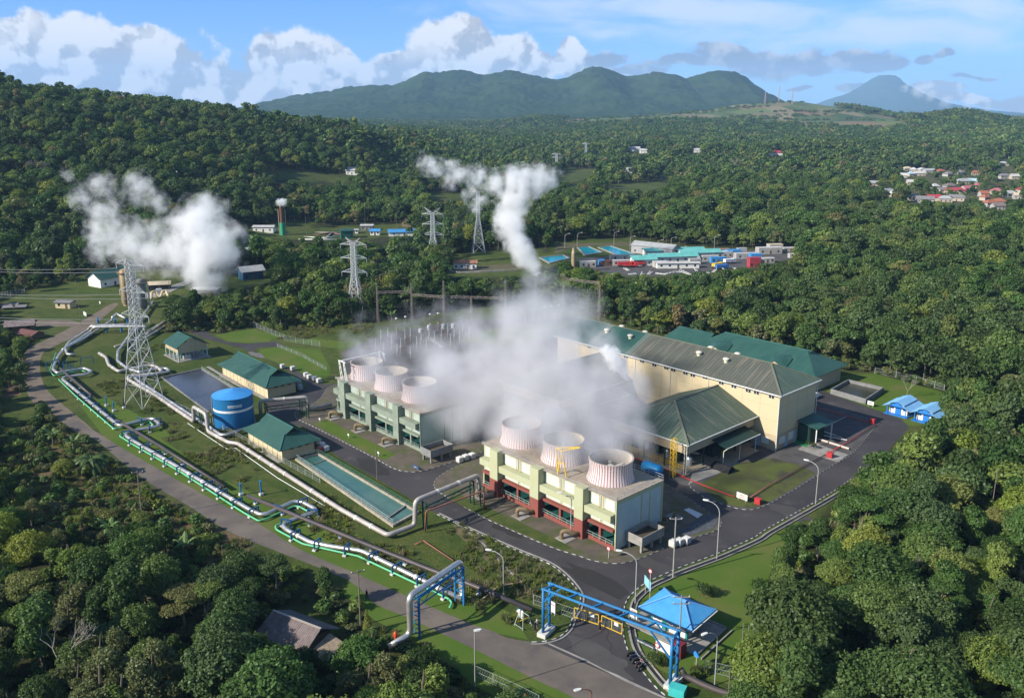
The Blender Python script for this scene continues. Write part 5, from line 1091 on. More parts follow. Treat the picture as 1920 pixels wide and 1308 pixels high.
def stackpos(px, py, u1, v1): a, b_ = UV(px, py, 10.1); return a - u1, b_ - v1
L1 = 38.0
s1 = [stackpos(1144, 893, -94.6, 111.9), stackpos(1056, 862, -94.6, 111.9), stackpos(973, 830, -94.6, 111.9)]
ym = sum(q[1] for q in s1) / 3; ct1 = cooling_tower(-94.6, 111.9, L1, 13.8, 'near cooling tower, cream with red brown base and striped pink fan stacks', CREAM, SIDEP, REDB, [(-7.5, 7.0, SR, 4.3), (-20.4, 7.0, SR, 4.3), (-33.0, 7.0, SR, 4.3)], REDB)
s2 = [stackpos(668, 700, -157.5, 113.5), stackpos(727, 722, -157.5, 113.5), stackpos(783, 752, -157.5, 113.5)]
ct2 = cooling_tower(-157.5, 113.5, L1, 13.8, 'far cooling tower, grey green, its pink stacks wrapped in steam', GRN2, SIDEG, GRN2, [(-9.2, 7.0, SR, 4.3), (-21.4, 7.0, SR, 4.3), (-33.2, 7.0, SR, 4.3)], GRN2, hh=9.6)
# concrete tub on legs at each tower's end
def tub(px, py, label, m_):
    a, b_ = UV(px, py); o = thing('concrete_tub', label, 'concrete tank', W(a, b_, .1), RZ)
    lx, ly = 3.9, 6.6; mb = MB(); z0, z1 = 1.5, 3.3; w_ = .14
    mb.box(-lx, 0, 0, w_, z0, z1); mb.box(-lx, 0, ly - w_, ly, z0, z1); mb.box(-lx, -lx + w_, w_, ly - w_, z0, z1); mb.box(-w_, 0, w_, ly - w_, z0, z1); mb.box(-lx + w_, -w_, w_, ly - w_, z0, z0 + .2); mb.build('tub', m_, o)
    mb = MB(); mb.box(-lx + w_, -w_, w_, ly - w_, z0 + .2, z0 + .7); mb.build('sludge', mat('sludge', (0.07, 0.055, 0.035), 0.9), o)
    for x_ in (-lx + .3, -.7):
        for y_ in (.3, ly / 2, ly - .7):
            mb = MB(); mb.box(x_, x_ + .4, y_, y_ + .4, -.1, z0); mb.build('leg', m_, o)
tub(1203, 1040, 'grey concrete tub on legs beside the near cooling tower', CONC); tub(808, 871, 'dark concrete tub on legs beside the far cooling tower', CONG)
# yellow A-frame lifting arm on the near tower deck
o = thing('jib_crane', 'yellow A frame lifting arm leaning against the middle fan stack', 'crane', W(-94.6 - 13.0, 111.9 + .6, 10.2), RZ)
mb = MB()
for (a, b_) in (((-2.6, 0, 0), (-3.4, .3, 5.2)), ((-.2, 0, 0), (-1.9, .3, 5.0)), ((-3.4, .3, 5.2), (-1.9, .3, 5.0)), ((-2.6, 0, 0), (-2.2, .3, 4.0)), ((-2.9, .2, 2.2), (-1.2, .2, 2.6)), ((-1.9, .3, 5.0), (2.6, .8, 7.0)), ((-3.4, .3, 5.2), (2.0, .8, 6.8))): mb.beam(a, b_, .2)
mb.build('frame', YEL, o)
# white steel portal on the far tower deck
o = thing('lifting_portal', 'white lattice beam on two trestles over the far cooling tower', 'crane', W(-157.5 - 35.5, 113.5 + .4, 9.8), RZ); mb = MB()
for y_ in (0, 12.6):
    for s_ in (0, 2.2):
        mb.beam((s_, y_, 0), (s_ - .9, y_, 5.2), .16); mb.beam((s_ + 1.0, y_, 0), (s_ - .4, y_, 5.2), .16)
        for k in range(4): mb.beam((s_ - .23 * k, y_, 1.3 * k), (s_ + 1.0 - .35 * (k + 1), y_, 1.3 * (k + 1)), .1)
    mb.beam((-.9, y_, 5.2), (2.4, y_, 5.2), .2)
mb.build('trestle', WHITE, o); mb = MB(); mb.beam((0.7, 0, 5.4), (0.7, 12.6, 5.4), .35, .3); mb.build('beam', WHITE, o)
# ---- Dutch gable pump houses
def dutch(px, py, L, D_, hw, label, rise=3.0, name='pump_house'):
    u1, v1 = UV(px, py); o = thing(name, label, 'pump house', W(u1, v1), RZ); ov = 1.3
    wall_box(-L, 0, 0, D_, 0, hw, BEIGE, o)
    n = int(L / 2.4)
    for k in range(n + 1): q = -L * k / n; mb = MB(); mb.box(q - .1, q + .1, -.1, 0.0, 0, hw); mb.build('pilaster', mat('cream_trim', (0.62, 0.55, 0.38), 0.8), o)
    zr = hw + rise; y2 = D_ / 2; gx = 3.0; zg = hw + rise * .62; ez = hw - .15; fr = (zg - ez) / (zr - ez)
    yg0 = -ov + (y2 + ov) * fr; yg1 = D_ + ov - (y2 + ov) * fr
    for s, yy_, yg in ((0, -ov, yg0), (1, D_ + ov, yg1)):
        ribroof([(-L - ov, yy_, ez), (ov, yy_, ez), (-gx + .3, yg, zg), (-L + gx - .3, yg, zg)], RGREEN, o, run=(0, 1, 0), rib=.7)
        ribroof([(-L + gx - .9, yg, zg), (-gx + .9, yg, zg), (-gx + 1.1, y2, zr), (-L + gx - 1.1, y2, zr)], RGREEN, o, run=(0, 1, 0), rib=.7)
    ribroof([(ov, -ov, ez), (ov, D_ + ov, ez), (-gx + .3, yg1, zg), (-gx + .3, yg0, zg)], RGREEN, o, run=(1, 0, 0), rib=.7); ribroof([(-L - ov, -ov, ez), (-L - ov, D_ + ov, ez), (-L + gx - .3, yg1, zg), (-L + gx - .3, yg0, zg)], RGREEN, o, run=(1, 0, 0), rib=.7)
    mb = MB(); mb.poly([(-gx + .28, yg0, zg - .1), (-gx + .28, yg1, zg - .1), (-gx + .28, y2, zr - .1)]); mb.build('gablet', DARK, o)
    mb = MB(); mb.beam((-L + gx - 1.1, y2, zr + .04), (-gx + 1.1, y2, zr + .04), .3, .12)
    mb.beam((ov, -ov, ez + .05), (-gx + .3, yg0, zg + .05), .22, .1); mb.beam((ov, D_ + ov, ez + .05), (-gx + .3, yg1, zg + .05), .22, .1); mb.build('ridge_cap', mat('green_ridge', (0.05, 0.15, 0.12), 0.5), o)
    for k in range(3): win(o, (0, D_ * (.3 + .24 * k), hw - .75), 1.1, .5, 'y', n=2, fm=DARK)
    mb = MB(); mb.beam((-L - .6, -.8, .06), (.6, -.8, .06), 1.1, .1); mb.build('footpath', CONC, o)
    return o
dutch(503, 747, 29.6, 8.7, 3.7, 'long pump house with green Dutch gable roof behind the blue tank', rise=3.6)
dutch(530, 864, 17.2, 8.4, 3.3, 'short pump house with green Dutch gable roof at the head of the teal basin', rise=3.4)
# open shed with tan gable, top left
u1, v1 = UV(336, 678); o = thing('pump_shed', 'open sided pump shed with green roof and tan gable', 'shed', W(u1, v1), RZ)
Ls, Ds = 10.5, 9.5; E_, R_ = 4.6, 7.4
mb = MB(); 
for k in range(4): q = -Ls * k / 3; mb.box(q - .2, q + .2, -.2, .2, 0, E_ - 1.2); mb.box(q - .2, q + .2, Ds - .2, Ds + .2, 0, E_ - 1.2)
mb.build('posts', mat('pale_green_post', (0.30, 0.42, 0.36), 0.7), o)
mb = MB(); mb.box(-Ls, 0, -.1, .1, E_ - 1.9, E_); mb.box(-Ls, 0, Ds - .1, Ds + .1, E_ - 1.9, E_)
mb.add([(0, 0, E_ - 1.9), (0, Ds, E_ - 1.9), (0, Ds, E_), (0, Ds / 2, R_ - .2), (0, 0, E_)], [(0, 1, 2, 3, 4)]); mb.add([(.15, 0, E_ - 1.9), (.15, Ds, E_ - 1.9), (.15, Ds, E_), (.15, Ds / 2, R_ - .2), (.15, 0, E_)], [(0, 1, 2, 3, 4)]); mb.build('cladding', TAN, o)
ribroof([(-Ls - .8, -.8, E_ - .1), (.2, -.8, E_ - .1), (-.8, Ds / 2, R_), (-Ls - .8, Ds / 2, R_)], RGREEN, o, run=(0, 1, 0)); ribroof([(-Ls - .8, Ds + .8, E_ - .1), (.7, Ds + .8, E_ - .1), (.7, Ds / 2, R_), (-Ls - .8, Ds / 2, R_)], RGREEN, o, run=(0, 1, 0))
mb = MB(); mb.box(-Ls - .8, 1.4, -.8, Ds + .8, .02, .2); mb.build('floor_slab', CONC, o)
mr = random.Random(4)
for k in range(5): mb = MB(); x_ = -1.5 - k * 1.9; mb.box(x_ - .5, x_ + .5, 2, 4.5, .2, 1.3); mb.tube([(x_, 3, 1.3), (x_, 3, 2.2), (x_, 5.5, 2.2), (x_, 5.5, .3)], .15, 0, 6); mb.build('pump', [STEEL, GREENR, TRIM][k % 3], o)
# ---- building behind the powerhouse
o = thing('workshop_building', 'long low workshop with bright green jagged roof behind the powerhouse', 'building', W(-117.0, 224.5), RZ)
LW, DW, HW = 42.0, 16.5, 5.2
wall_box(-LW, 0, 0, DW, 0, HW, BEIGE, o); zr = HW + 4.6; y2 = DW / 2; ov = 1.5
ribroof([(-LW - ov, -ov, HW), (ov, -ov, HW), (-7, y2, zr), (-LW + 6, y2, zr)], RGREEN, o, run=(0, 1, 0), rib=.9); ribroof([(-LW - ov, DW + ov, HW), (ov, DW + ov, HW), (-7, y2, zr), (-LW + 6, y2, zr)], RGREEN, o, run=(0, 1, 0), rib=.9)
ribroof([(ov, -ov, HW), (ov, DW + ov, HW), (-7, y2, zr)], RGREEN, o, run=(1, 0, 0), rib=.9); ribroof([(-LW - ov, -ov, HW), (-LW - ov, DW + ov, HW), (-LW + 6, y2, zr)], RGREEN, o, run=(1, 0, 0), rib=.9)
mb = MB(); mb.beam((-LW + 6, y2, zr + .05), (-5.5, y2, zr + .05), .35, .14); mb.add([(-7.3, y2 - 2.2, zr - 1.1), (-7.3, y2 + 2.2, zr - 1.1), (-4.6, y2, zr + .1)], [(0, 1, 2)])
mb.build('ridge_cap', mat('green_ridge', (0.05, 0.15, 0.12), 0.5), o)
for q in (-12, -33):
    ribroof([(q - 3.6, -ov - .1, HW + .15), (q, -ov - .1, HW + 2.2), (q, y2 - 2.5, HW + 3.2), (q - 3.2, y2 - 5, HW + 2.6)], RGREEN, o, name='dormer_roof', run=(0, 1, 0)); ribroof([(q + 3.6, -ov - .1, HW + .15), (q, -ov - .1, HW + 2.2), (q, y2 - 2.5, HW + 3.2), (q + 3.2, y2 - 5, HW + 2.6)], RGREEN, o, name='dormer_roof', run=(0, 1, 0))
    mb = MB(); mb.poly([(q - 3.2, -ov + .1, HW + .1), (q + 3.2, -ov + .1, HW + .1), (q, -ov + .1, HW + 2.0)]); mb.build('gable', TAN, o)
ribroof([(-LW - 14, 1, HW - .3), (-LW + 2, 1, HW - .3), (-LW + 2, y2, HW + 3.4), (-LW - 12, y2, HW + 3.4)], RGREEN, o, name='wing_roof', run=(0, 1, 0)); ribroof([(-LW - 14, DW - 1, HW - .3), (-LW + 2, DW - 1, HW - .3), (-LW + 2, y2, HW + 3.4), (-LW - 12, y2, HW + 3.4)], RGREEN, o, name='wing_roof', run=(0, 1, 0))
# ---- guardhouse
o = thing('guardhouse', 'white guardhouse with bright blue ribbed hip roof at the gate', 'guardhouse', W(-68.7, 99.2, 0.1), RZ + R(6))
BROOF = mat('bright_blue_roof', (0.045, 0.26, 0.54), 0.5, col2=(0.075, 0.31, 0.57), scale=0.5, amt=1, spec=0.4, stain=((0.14, 0.27, 0.42), (1, .3, 1), .9, .58, .5)); WALLW = mat('white_wall', (0.70, 0.69, 0.64), 0.85, col2=(0.60, 0.59, 0.55), scale=0.6, amt=1); TEALP = mat('teal_paint', (0.02, 0.22, 0.20), 0.6)
LG, DG, HG = 6.6, 4.6, 3.0
mb = MB(); mb.box(-LG - 3.0, 2.9, -2.6, DG + 2.0, -.05, .12); mb.build('floor_slab', CONC, o)
mb = MB(); mb.beam((3.1, -2.8, .1), (3.1, DG + 2.2, .1), .3, .35); mb.beam((-LG - 3.6, DG + 2.2, .1), (3.1, DG + 2.2, .1), .3, .35); mb.beam((4.1, -2.8, .1), (4.1, DG + 2.2, .1), .2, .25); mb.build('drain_wall', CONC, o)
wall_box(-LG, 0, 0, DG, .12, HG, WALLW, o)
for x_ in (-LG, -.32, -3.6):
    mb = MB(); mb.box(x_, x_ + .34, -.05, .02, .12, HG); mb.build('corner_trim', TEALP, o)
mb = MB(); mb.box(-.02, .05, 0, .3, .12, HG); mb.build('corner_trim', TEALP, o)
win(o, (-5.5, 0, 1.9), 1.5, 1.1, 'x', n=2); win(o, (-2.6, 0, 1.9), 1.6, 1.1, 'x', n=2); wall_box(-4.5, -3.7, -.08, .0, .12, 2.2, TEALP, o, 'door')
zr = 4.9; y2 = DG / 2; ov = 1.5; hx = 2.2
ribroof([(-LG - ov, -ov, HG), (ov, -ov, HG), (-hx, y2, zr), (-LG + hx, y2, zr)], BROOF, o, run=(0, 1, 0), rib=.35, rw=.05); ribroof([(-LG - ov, DG + ov, HG), (ov, DG + ov, HG), (-hx, y2, zr), (-LG + hx, y2, zr)], BROOF, o, run=(0, 1, 0), rib=.35, rw=.05)
ribroof([(ov, -ov, HG), (ov, DG + ov, HG), (-hx, y2, zr)], BROOF, o, run=(1, 0, 0), rib=.35, rw=.05); ribroof([(-LG - ov, -ov, HG), (-LG - ov, DG + ov, HG), (-LG + hx, y2, zr)], BROOF, o, run=(1, 0, 0), rib=.35, rw=.05)
mb = MB(); bl = mat('pale_blue_cap', (0.14, 0.36, 0.68), 0.45); mb.beam((-LG + hx - .3, y2, zr + .08), (-hx + .5, y2, zr + .08), .4, .14)
for (a, b_) in (((ov, -ov, HG + .08), (-hx, y2, zr + .08)), ((ov, DG + ov, HG + .08), (-hx, y2, zr + .08)), ((-LG - ov, -ov, HG + .08), (-LG + hx, y2, zr + .08)), ((-LG - ov, DG + ov, HG + .08), (-LG + hx, y2, zr + .08))): mb.beam(a, b_, .3, .1)
mb.build('ridge_cap', bl, o)
mb = MB(); mb.box(-LG - ov - .1, ov + .1, -ov - .1, -ov, HG - .35, HG + .05); mb.box(ov, ov + .1, -ov, DG + ov, HG - .35, HG + .05); mb.build('fascia', mat('dark_blue', (0.01, 0.03, 0.07), 0.5), o)
mb = MB(); mb.beam((ov + .25, -ov, HG - .05), (ov + .25, DG + ov, HG - .05), .15, .12); mb.build('gutter', TRIM, o)
# two blue cabins
def cabin(px, py, label):
    u1, v1 = UV(px, py); o = thing('blue_cabin', label, 'cabin', W(u1, v1, .05), RZ + R(90) , None)
    CB = mat('cabin_roof', (0.13, 0.30, 0.50), 0.55, col2=(0.17, 0.35, 0.55), scale=0.5, amt=1); BL = mat('cabin_blue', (0.02, 0.17, 0.50), 0.6); L, D_, h = 5.6, 6.6, 2.5
    # local: ridge along y, front gable faces -y after rotation
    o.rotation_euler[2] = RZ
    wall_box(-L + .4, -.4, 0, D_, .15, h, WALLW, o)
    mb = MB(); mb.box(-L - .3, .3, -1.8, D_ + .3, 0, .15); mb.build('porch_floor', BL, o)
    mb = MB(); mb.box(-L / 2 - .8, -L / 2 + .8, -.08, 0, .15, 2.1); mb.build('door', BL, o)
    for x_ in (-L + 1.1, -1.1): win(o, (x_, 0, 1.7), .9, .7, 'x', n=2, fm=BL)
    for x_ in (-L + .3, -.3):
        mb = MB(); mb.box(x_ - .1, x_ + .1, -1.3, -1.1, .15, h); mb.build('porch_post', BL, o)
    zr = h + 1.5; zl = h + .55; 
    for s in (-1, 1):
        x0 = -L / 2; xe = x0 + s * (L / 2 + .9); xm = x0 + s * 1.7
        ribroof([(xe, -1.6, h - .35), (xe, D_ + .6, h - .35), (xm, D_ + .6, zl), (xm, -1.6, zl)], CB, o, run=(1, 0, 0), rib=.5); ribroof([(xm + s * .3, -1.3, zl + .15), (xm + s * .3, D_ + .3, zl + .15), (x0, D_ + .3, zr), (x0, -1.3, zr)], CB, o, run=(1, 0, 0), rib=.5)
    mb = MB(); mb.add([(-L + .5, -1.25, h - .1), (-.5, -1.25, h - .1), (-L / 2, -1.25, zr - .3)], [(0, 1, 2)]); mb.add([(-L + .5, D_, h - .1), (-.5, D_, h - .1), (-L / 2, D_, zr - .3)], [(0, 1, 2)]); mb.build('gable', BL, o)
    return o
cabin(1703, 782, 'left of the two blue and white cabins on the lawn'); cabin(1756, 796, 'right of the two blue and white cabins on the lawn')
# ---- blue water tank
g = W(*UV(441, 806)) + Vector((-0.55 * 0, 0, 0)); cdir = Vector((g.x, g.y, 0)).normalized(); ctr = g + cdir * 5.0
o = thing('water_tank', 'big blue cylindrical tank with white band and domed cone roof', 'storage tank', ctr, math.atan2(-cdir.y, -cdir.x))
TB = mat('tank_blue', (0.008, 0.135, 0.28), 0.5, col2=(0.012, 0.110, 0.29), scale=0.4, amt=1, stain=((0.01, 0.08, 0.20), (1, 1, 0.1), 1.0, 0.62, 0.4)); TR = mat('tank_roof', (0.04, 0.22, 0.52), 0.5, col2=(0.05, 0.26, 0.56), scale=0.4, amt=1)
mb = MB(); TH = 8.2
mb.lathe([(5.0, 0), (5.0, 1.7), (5.02, 1.7), (5.02, 1.74), (5.0, 1.74), (5.0, 3.4), (5.02, 3.4), (5.02, 3.44), (5.0, 3.44), (5.0, 6.8), (5.02, 6.8), (5.02, 6.84), (5.0, 6.84), (5.0, TH)], (0, 0, 0), 48); mb.build('shell', TB, o)
mb = MB(); mb.lathe([(5.03, 4.55), (5.03, 5.15)], (0, 0, 0), 48); mb.build('white_band', WHITE, o)
mb = MB(); mb.lathe([(5.15, TH - .1), (5.15, TH + .02), (3.2, TH + .55), (1.2, TH + 1.1), (0.02, TH + 1.35)], (0, 0, 0), 48); mb.build('roof', TR, o)
mb = MB()
for k in range(16): a0_ = math.pi * .55 + k * .05; 
for s in (-.22, .22): mb.beam((5.25 * math.cos(1.35) - s * math.sin(1.35), 5.25 * math.sin(1.35) + s * math.cos(1.35), 0), (5.25 * math.cos(1.35) - s * math.sin(1.35), 5.25 * math.sin(1.35) + s * math.cos(1.35), TH + .9), .06)
for k in range(22): z_ = .4 + k * .4; mb.beam((5.25 * math.cos(1.35) - .22 * math.sin(1.35), 5.25 * math.sin(1.35) + .22 * math.cos(1.35), z_), (5.25 * math.cos(1.35) + .22 * math.sin(1.35), 5.25 * math.sin(1.35) - .22 * math.cos(1.35), z_), .05)
mb.build('ladder', RAILW, o)
mb = MB(); mb.tube([(5.3 * math.cos(-1.45), 5.3 * math.sin(-1.45), .2), (5.3 * math.cos(-1.45), 5.3 * math.sin(-1.45), TH)], .07, 0, 6); mb.build('riser_pipe', RAILW, o)
mb = MB(); mb.lathe([(5.4, 0), (5.4, .15), (4.9, .15)], (0, 0, 0), 32); mb.build('base_ring', CONG, o)
def flat_text(body, size, m_, parent):
    cu = bpy.data.curves.new('lettering', 'FONT'); cu.body = body; cu.size = size; cu.align_x = 'CENTER'; cu.offset = .006
    ob_ = bpy.data.objects.new('t', cu); COL.objects.link(ob_); dg = bpy.context.evaluated_depsgraph_get(); me = bpy.data.meshes.new_from_object(ob_.evaluated_get(dg)); bpy.data.objects.remove(ob_)
    me.materials.clear(); me.materials.append(m_); o_ = bpy.data.objects.new('lettering', me); COL.objects.link(o_); o_.parent = parent; return o_
def bent_text(body, parent, R_, z, size, m_, ang=0.0, name='lettering'):
    cu = bpy.data.curves.new(name, 'FONT'); cu.body = body; cu.size = size; cu.extrude = 0.0; cu.align_x = 'CENTER'; cu.offset = 0.012
    ob_ = bpy.data.objects.new('t', cu); COL.objects.link(ob_); dg = bpy.context.evaluated_depsgraph_get(); me = bpy.data.meshes.new_from_object(ob_.evaluated_get(dg)); bpy.data.objects.remove(ob_)
    for v in me.vertices:
        a = ang + v.co.x / R_; v.co = Vector((R_ * math.cos(a), R_ * math.sin(a), z + v.co.y))
    me.materials.clear(); me.materials.append(m_); o_ = bpy.data.objects.new(name, me); COL.objects.link(o_); o_.parent = parent; return o_
pl = MB(); n = 10; v = []
for k in range(n + 1):
    a = -.36 + .72 * k / n + .08; v += [(5.035 * math.cos(a), 5.035 * math.sin(a), 5.95), (5.035 * math.cos(a), 5.035 * math.sin(a), 6.6)]
pl.add(v, [(2 * k, 2 * k + 2, 2 * k + 3, 2 * k + 1) for k in range(n)]); lp = pl.build('name_plate', WHITE, o)
bent_text('INDUSTRIAL WATER', lp, 5.06, 6.1, 0.46, TB, 0.08)
# blue horizontal tank by the turbine hall
u1, v1 = UV(1222, 893); o = thing('blue_tank', 'blue horizontal tank lying behind the near cooling tower', 'storage tank', W(u1, v1, .12), RZ)
mb = MB(); mb.rings([[(x_, 1.25 * r_ * math.cos(a), 1.9 + 1.25 * r_ * math.sin(a)) for a in [2 * math.pi * i / 18 for i in range(18)]] for x_, r_ in ((-2.7, .05), (-2.6, .55), (-2.3, .9), (-2.0, 1), (2.0, 1), (2.3, .9), (2.6, .55), (2.7, .05))]); mb.build('shell', mat('tank_bright_blue', (0.01, 0.22, 0.50), 0.45), o, smooth=True)
for x_ in (-1.5, 1.5): mb = MB(); mb.box(x_ - .2, x_ + .2, -1, 1, 0, .8); mb.build('saddle', CONC, o)
# well separators behind the pylon
def separator(px, py, h, r, label, m_):
    g = G(px, py); o = thing('separator_vessel', label, 'pressure vessel', g, 0); mb = MB(); z1 = h
    mb.lathe([(r * .8, 0), (r * .8, .8), (r, 1.2), (r, z1 - r * .6), (r * .85, z1 - r * .25), (r * .4, z1), (.02, z1 + .05)], (0, 0, 0), 24); mb.build('shell', m_, o, smooth=True)
    mb = MB(); mb.lathe([(r + .9, z1 - 1.6), (r + .9, z1 - 1.5), (r, z1 - 1.5)], (0, 0, 0), 12)
    for k in range(10): a = 2 * math.pi * k / 10; mb.beam(((r + .85) * math.cos(a), (r + .85) * math.sin(a), z1 - 1.5), ((r + .85) * math.cos(a), (r + .85) * math.sin(a), z1 - .4), .06)
    mb.lathe([(r + .85, z1 - .45), (r + .85, z1 - .38)], (0, 0, 0), 12); mb.build('platform', PIPEB, o); mb = MB(); mb.tube([(r, 0, z1 - 2), (r + 1.0, 0, z1 - 2), (r + 1.2, 0, .4)], .3, 0, 8); mb.build('outlet_pipe', STEEL, o)
VES = mat('rust_streaked_vessel', (0.42, 0.37, 0.24), 0.6, metal=0.3, col2=(0.26, 0.17, 0.09), scale=0.9, amt=1, stretch=(1, 1, .12), stain=((0.20, 0.10, 0.04), (1, 1, .08), 1.2, 0.5, 0.8)); VES2 = mat('dull_vessel', (0.22, 0.22, 0.22), 0.7, col2=(0.15, 0.14, 0.13), scale=1, amt=1)
separator(240, 572, 15.5, 2.3, 'rust streaked tall separator vessel behind the near pylon', VES); separator(268, 578, 12.5, 1.9, 'dull grey separator vessel behind the near pylon', VES2)
# ------------------------------------------------------------------ pipelines
SILV = mat('silver_cladding', (0.62, 0.60, 0.57), 0.38, metal=0.75, col2=(0.50, 0.47, 0.44), scale=0.8, amt=1, stain=((0.30, 0.27, 0.23), (1, 1, 1), 0.9, 0.6, 0.4))
SILVD = mat('dull_cladding', (0.44, 0.41, 0.37), 0.55, metal=0.3, col2=(0.34, 0.30, 0.27), scale=0.5, amt=1)
MINT = mat('mint_green_pipe', (0.10, 0.42, 0.20), 0.5, col2=(0.12, 0.44, 0.25), scale=0.4, amt=1); GREYP = mat('dark_grey_pipe', (0.045, 0.040, 0.042), 0.45, col2=(0.075, 0.060, 0.055), scale=0.25, amt=1, stain=((0.30, 0.30, 0.30), (1, 1, 1), 0.35, 0.66, 0.7))
BLKP = mat('black_pipe', (0.03, 0.03, 0.033), 0.4); BLUE = mat('blue_steel', (0.010, 0.165, 0.38), 0.5, col2=(0.016, 0.125, 0.28), scale=1, amt=1); DBLUE = mat('dark_blue_steel', (0.012, 0.075, 0.19), 0.5); WBLK = mat('white_footing', (0.55, 0.54, 0.50), 0.85)
BRED = mat('rusty_red_pipe', (0.28, 0.11, 0.08), 0.7)
def P3(lst, z):
    """pixel trail -> places; (px,py[,z]) or ('up', z) rises above the last place"""
    out = []
    for q in lst:
        if q[0] == 'up': p = out[-1]; out.append(Vector((p.x, p.y, q[1])))
        elif q[0] == 'dn': p = out[-1]; out.append(Vector((p.x, p.y, q[1])))
        else: out.append(G(q[0], q[1], q[2] if len(q) > 2 else z))
    return out
def pipeline(name, label, lst, z, r, m_, bend=1.0, n=10, bands=0, cat='pipeline', bm=None, group=None, pts=None):
    P = pts or P3(lst, z); o = thing(name, label, cat, (P[0].x, P[0].y, 0), 0, group); c0 = Vector((P[0].x, P[0].y, 0)); Q = [p - c0 for p in P]
    mb = MB(); mb.tube(fillet(Q, bend, 5), r, 0, n); mb.build('pipe', m_, o, smooth=True)
    if bands:
        mb = MB()
        for a, b in zip(Q[:-1], Q[1:]):
            L = (b - a).length; d = (b - a).normalized()
            for k in range(1, int(L / bands) + 1):
                p = a + d * (L * k / (int(L / bands) + 1)); mb.tube([p - d * .22, p + d * .22], r * 1.12, 0, n)
        if mb.v: tag(mb.build('bands', bm or TRIM, o), kind='stuff')
    return o, P
A1 = [(235, 596, 2.4), (218, 588, 2.4), (211, 594, 2.4), (210, 600, 1.0), (182, 618), (158, 634), (122, 652), (111, 664), (103, 680), (99, 692), (107, 699), (121, 696), (158, 690), (172, 696), (161, 702), (121, 706), (117, 711), (150, 738), (222, 797), (230, 797), (276, 785), (288, 785), (299, 794), (294, 800), (255, 806), (238, 811), (236, 817), (250, 826), (330, 873), (465, 953), (488, 964), (500, 963), (550, 940), (566, 940), (592, 954), (586, 961), (538, 978), (530, 985), (538, 993), (582, 1016), (622, 1024), (678, 1032), (740, 1062), (866, 1122)]
oA, PA = pipeline('steam_pipeline', 'long silver steam pipeline with U bends along the outer road', A1, 0.95, 0.42, SILV, 1.0, 12, 7.0)
A2 = [(268, 598, 2.2), (262, 604, 2.2), (235, 609, 2.6), (170, 611, 2.6), (166, 617, 1.0), (130, 640), (122, 652), (126, 664), (140, 664)]
pipeline('steam_pipeline', 'white elbowed branch pipe beneath the near pylon', A2, 1.0, 0.40, SILV, 1.0, 10, 6)
pipeline('steam_pipeline', 'white pipe on blue trestles crossing at the well pad', [(270, 618, 2.4), (272, 611, 2.8), (175, 613, 2.8), (171, 620, 1.0), (150, 634), (118, 655)], 1.0, 0.42, SILV, 1.0, 10, 8)
G1 = [(105, 661), (93, 695), (101, 704), (124, 700), (152, 694), (161, 697)]; G1b = [(110, 711), (141, 741), (214, 804), (228, 801), (249, 795), (278, 789), (288, 796)]
G2 = [(255, 810), (228, 813), (224, 817), (250, 833), (340, 885), (458, 961), (485, 976), (500, 972), (552, 948), (561, 949), (580, 959), (572, 965), (516, 985), (518, 992), (568, 1019), (672, 1042), (740, 1074), (842, 1122), (848, 1130), (843, 1138)]
pipeline('green_pipe', 'mint green pipe round the first silver loop by the dirt road', G1, 0.45, 0.17, MINT, 0.6, 8, cat='pipe'); pipeline('green_pipe', 'mint green pipe beside the upper silver pipeline', G1b, 0.45, 0.17, MINT, 0.6, 8, cat='pipe')
oG, PG = pipeline('green_pipe', 'long mint green pipe hugging the lower silver pipeline', G2, 0.45, 0.18, MINT, 0.6, 8, cat='pipe')
D1 = [(112, 690, 1.2), (172, 741, 1.2)]; D2 = [(218, 787, 1.2), (300, 836, 1.2), (421, 912, 1.2)]; D3 = [(464, 929, 1.3), (560, 968, 1.3), (700, 1025, 1.3), (806, 1067, 1.2), (880, 1094, 1.1), (998, 1143, 1.1)]; D4 = [(1277, 1253, 2.6), (1284, 1266, 1.6), (1325, 1286, 1.2), (1362, 1299, 1.1), (1440, 1322, 1.1)]
pipeline('brine_pipe', 'short dark pipe crossing the first silver loop', D1, 1.2, 0.36, GREYP, cat='pipe'); pipeline('brine_pipe', 'dark brown grey pipe with open end above the outer road', D2, 1.2, 0.36, GREYP, cat='pipe')
pipeline('brine_pipe', 'longest dark pipe running down to the gate gantry', D3, 1.3, 0.42, GREYP, cat='pipe'); pipeline('brine_pipe', 'dark pipe curving out of the ground at the bottom right', D4, 1.2, 0.42, GREYP, 1.5, cat='pipe')
B1 = [(186, 662), (199, 670), (204, 684), (222, 696), (276, 685), (289, 685), (304, 695), (298, 700), (241, 705), (240, 711), (292, 741), (364, 789), ('up', 5.0), (384, 758, 5.0), ('dn', 1.2), (430, 829), (447, 830), (560, 903), (640, 955), (727, 1003), (776, 985), ('up', 6.2), (892, 879, 6.2), ('dn', 1.0), (912, 930)]
def riser(base, top):  # end of an elevated stretch: found on the ground, lifted to the top
    g = G(*base, 0.9); return Vector((g.x, g.y, top))
def build_B1():
    P = P3([(186, 662), (199, 670), (204, 684), (222, 696), (276, 685), (289, 685), (304, 695), (298, 700), (241, 705), (240, 711), (292, 741), (364, 790)], 1.0)
    P.append(riser((365, 791), 5.2)); P.append(riser((389, 806), 5.2)); P.append(G(390, 808, 1.0)); P += P3([(428, 829), (446, 831), (560, 904), (640, 955), (727, 1003), (778, 984)], 1.0)
    P.append(riser((780, 983), 6.0)); P.append(riser((898, 932), 6.0)); P.append(G(899, 931, .9)); P.append(G(925, 925, .9)); return P
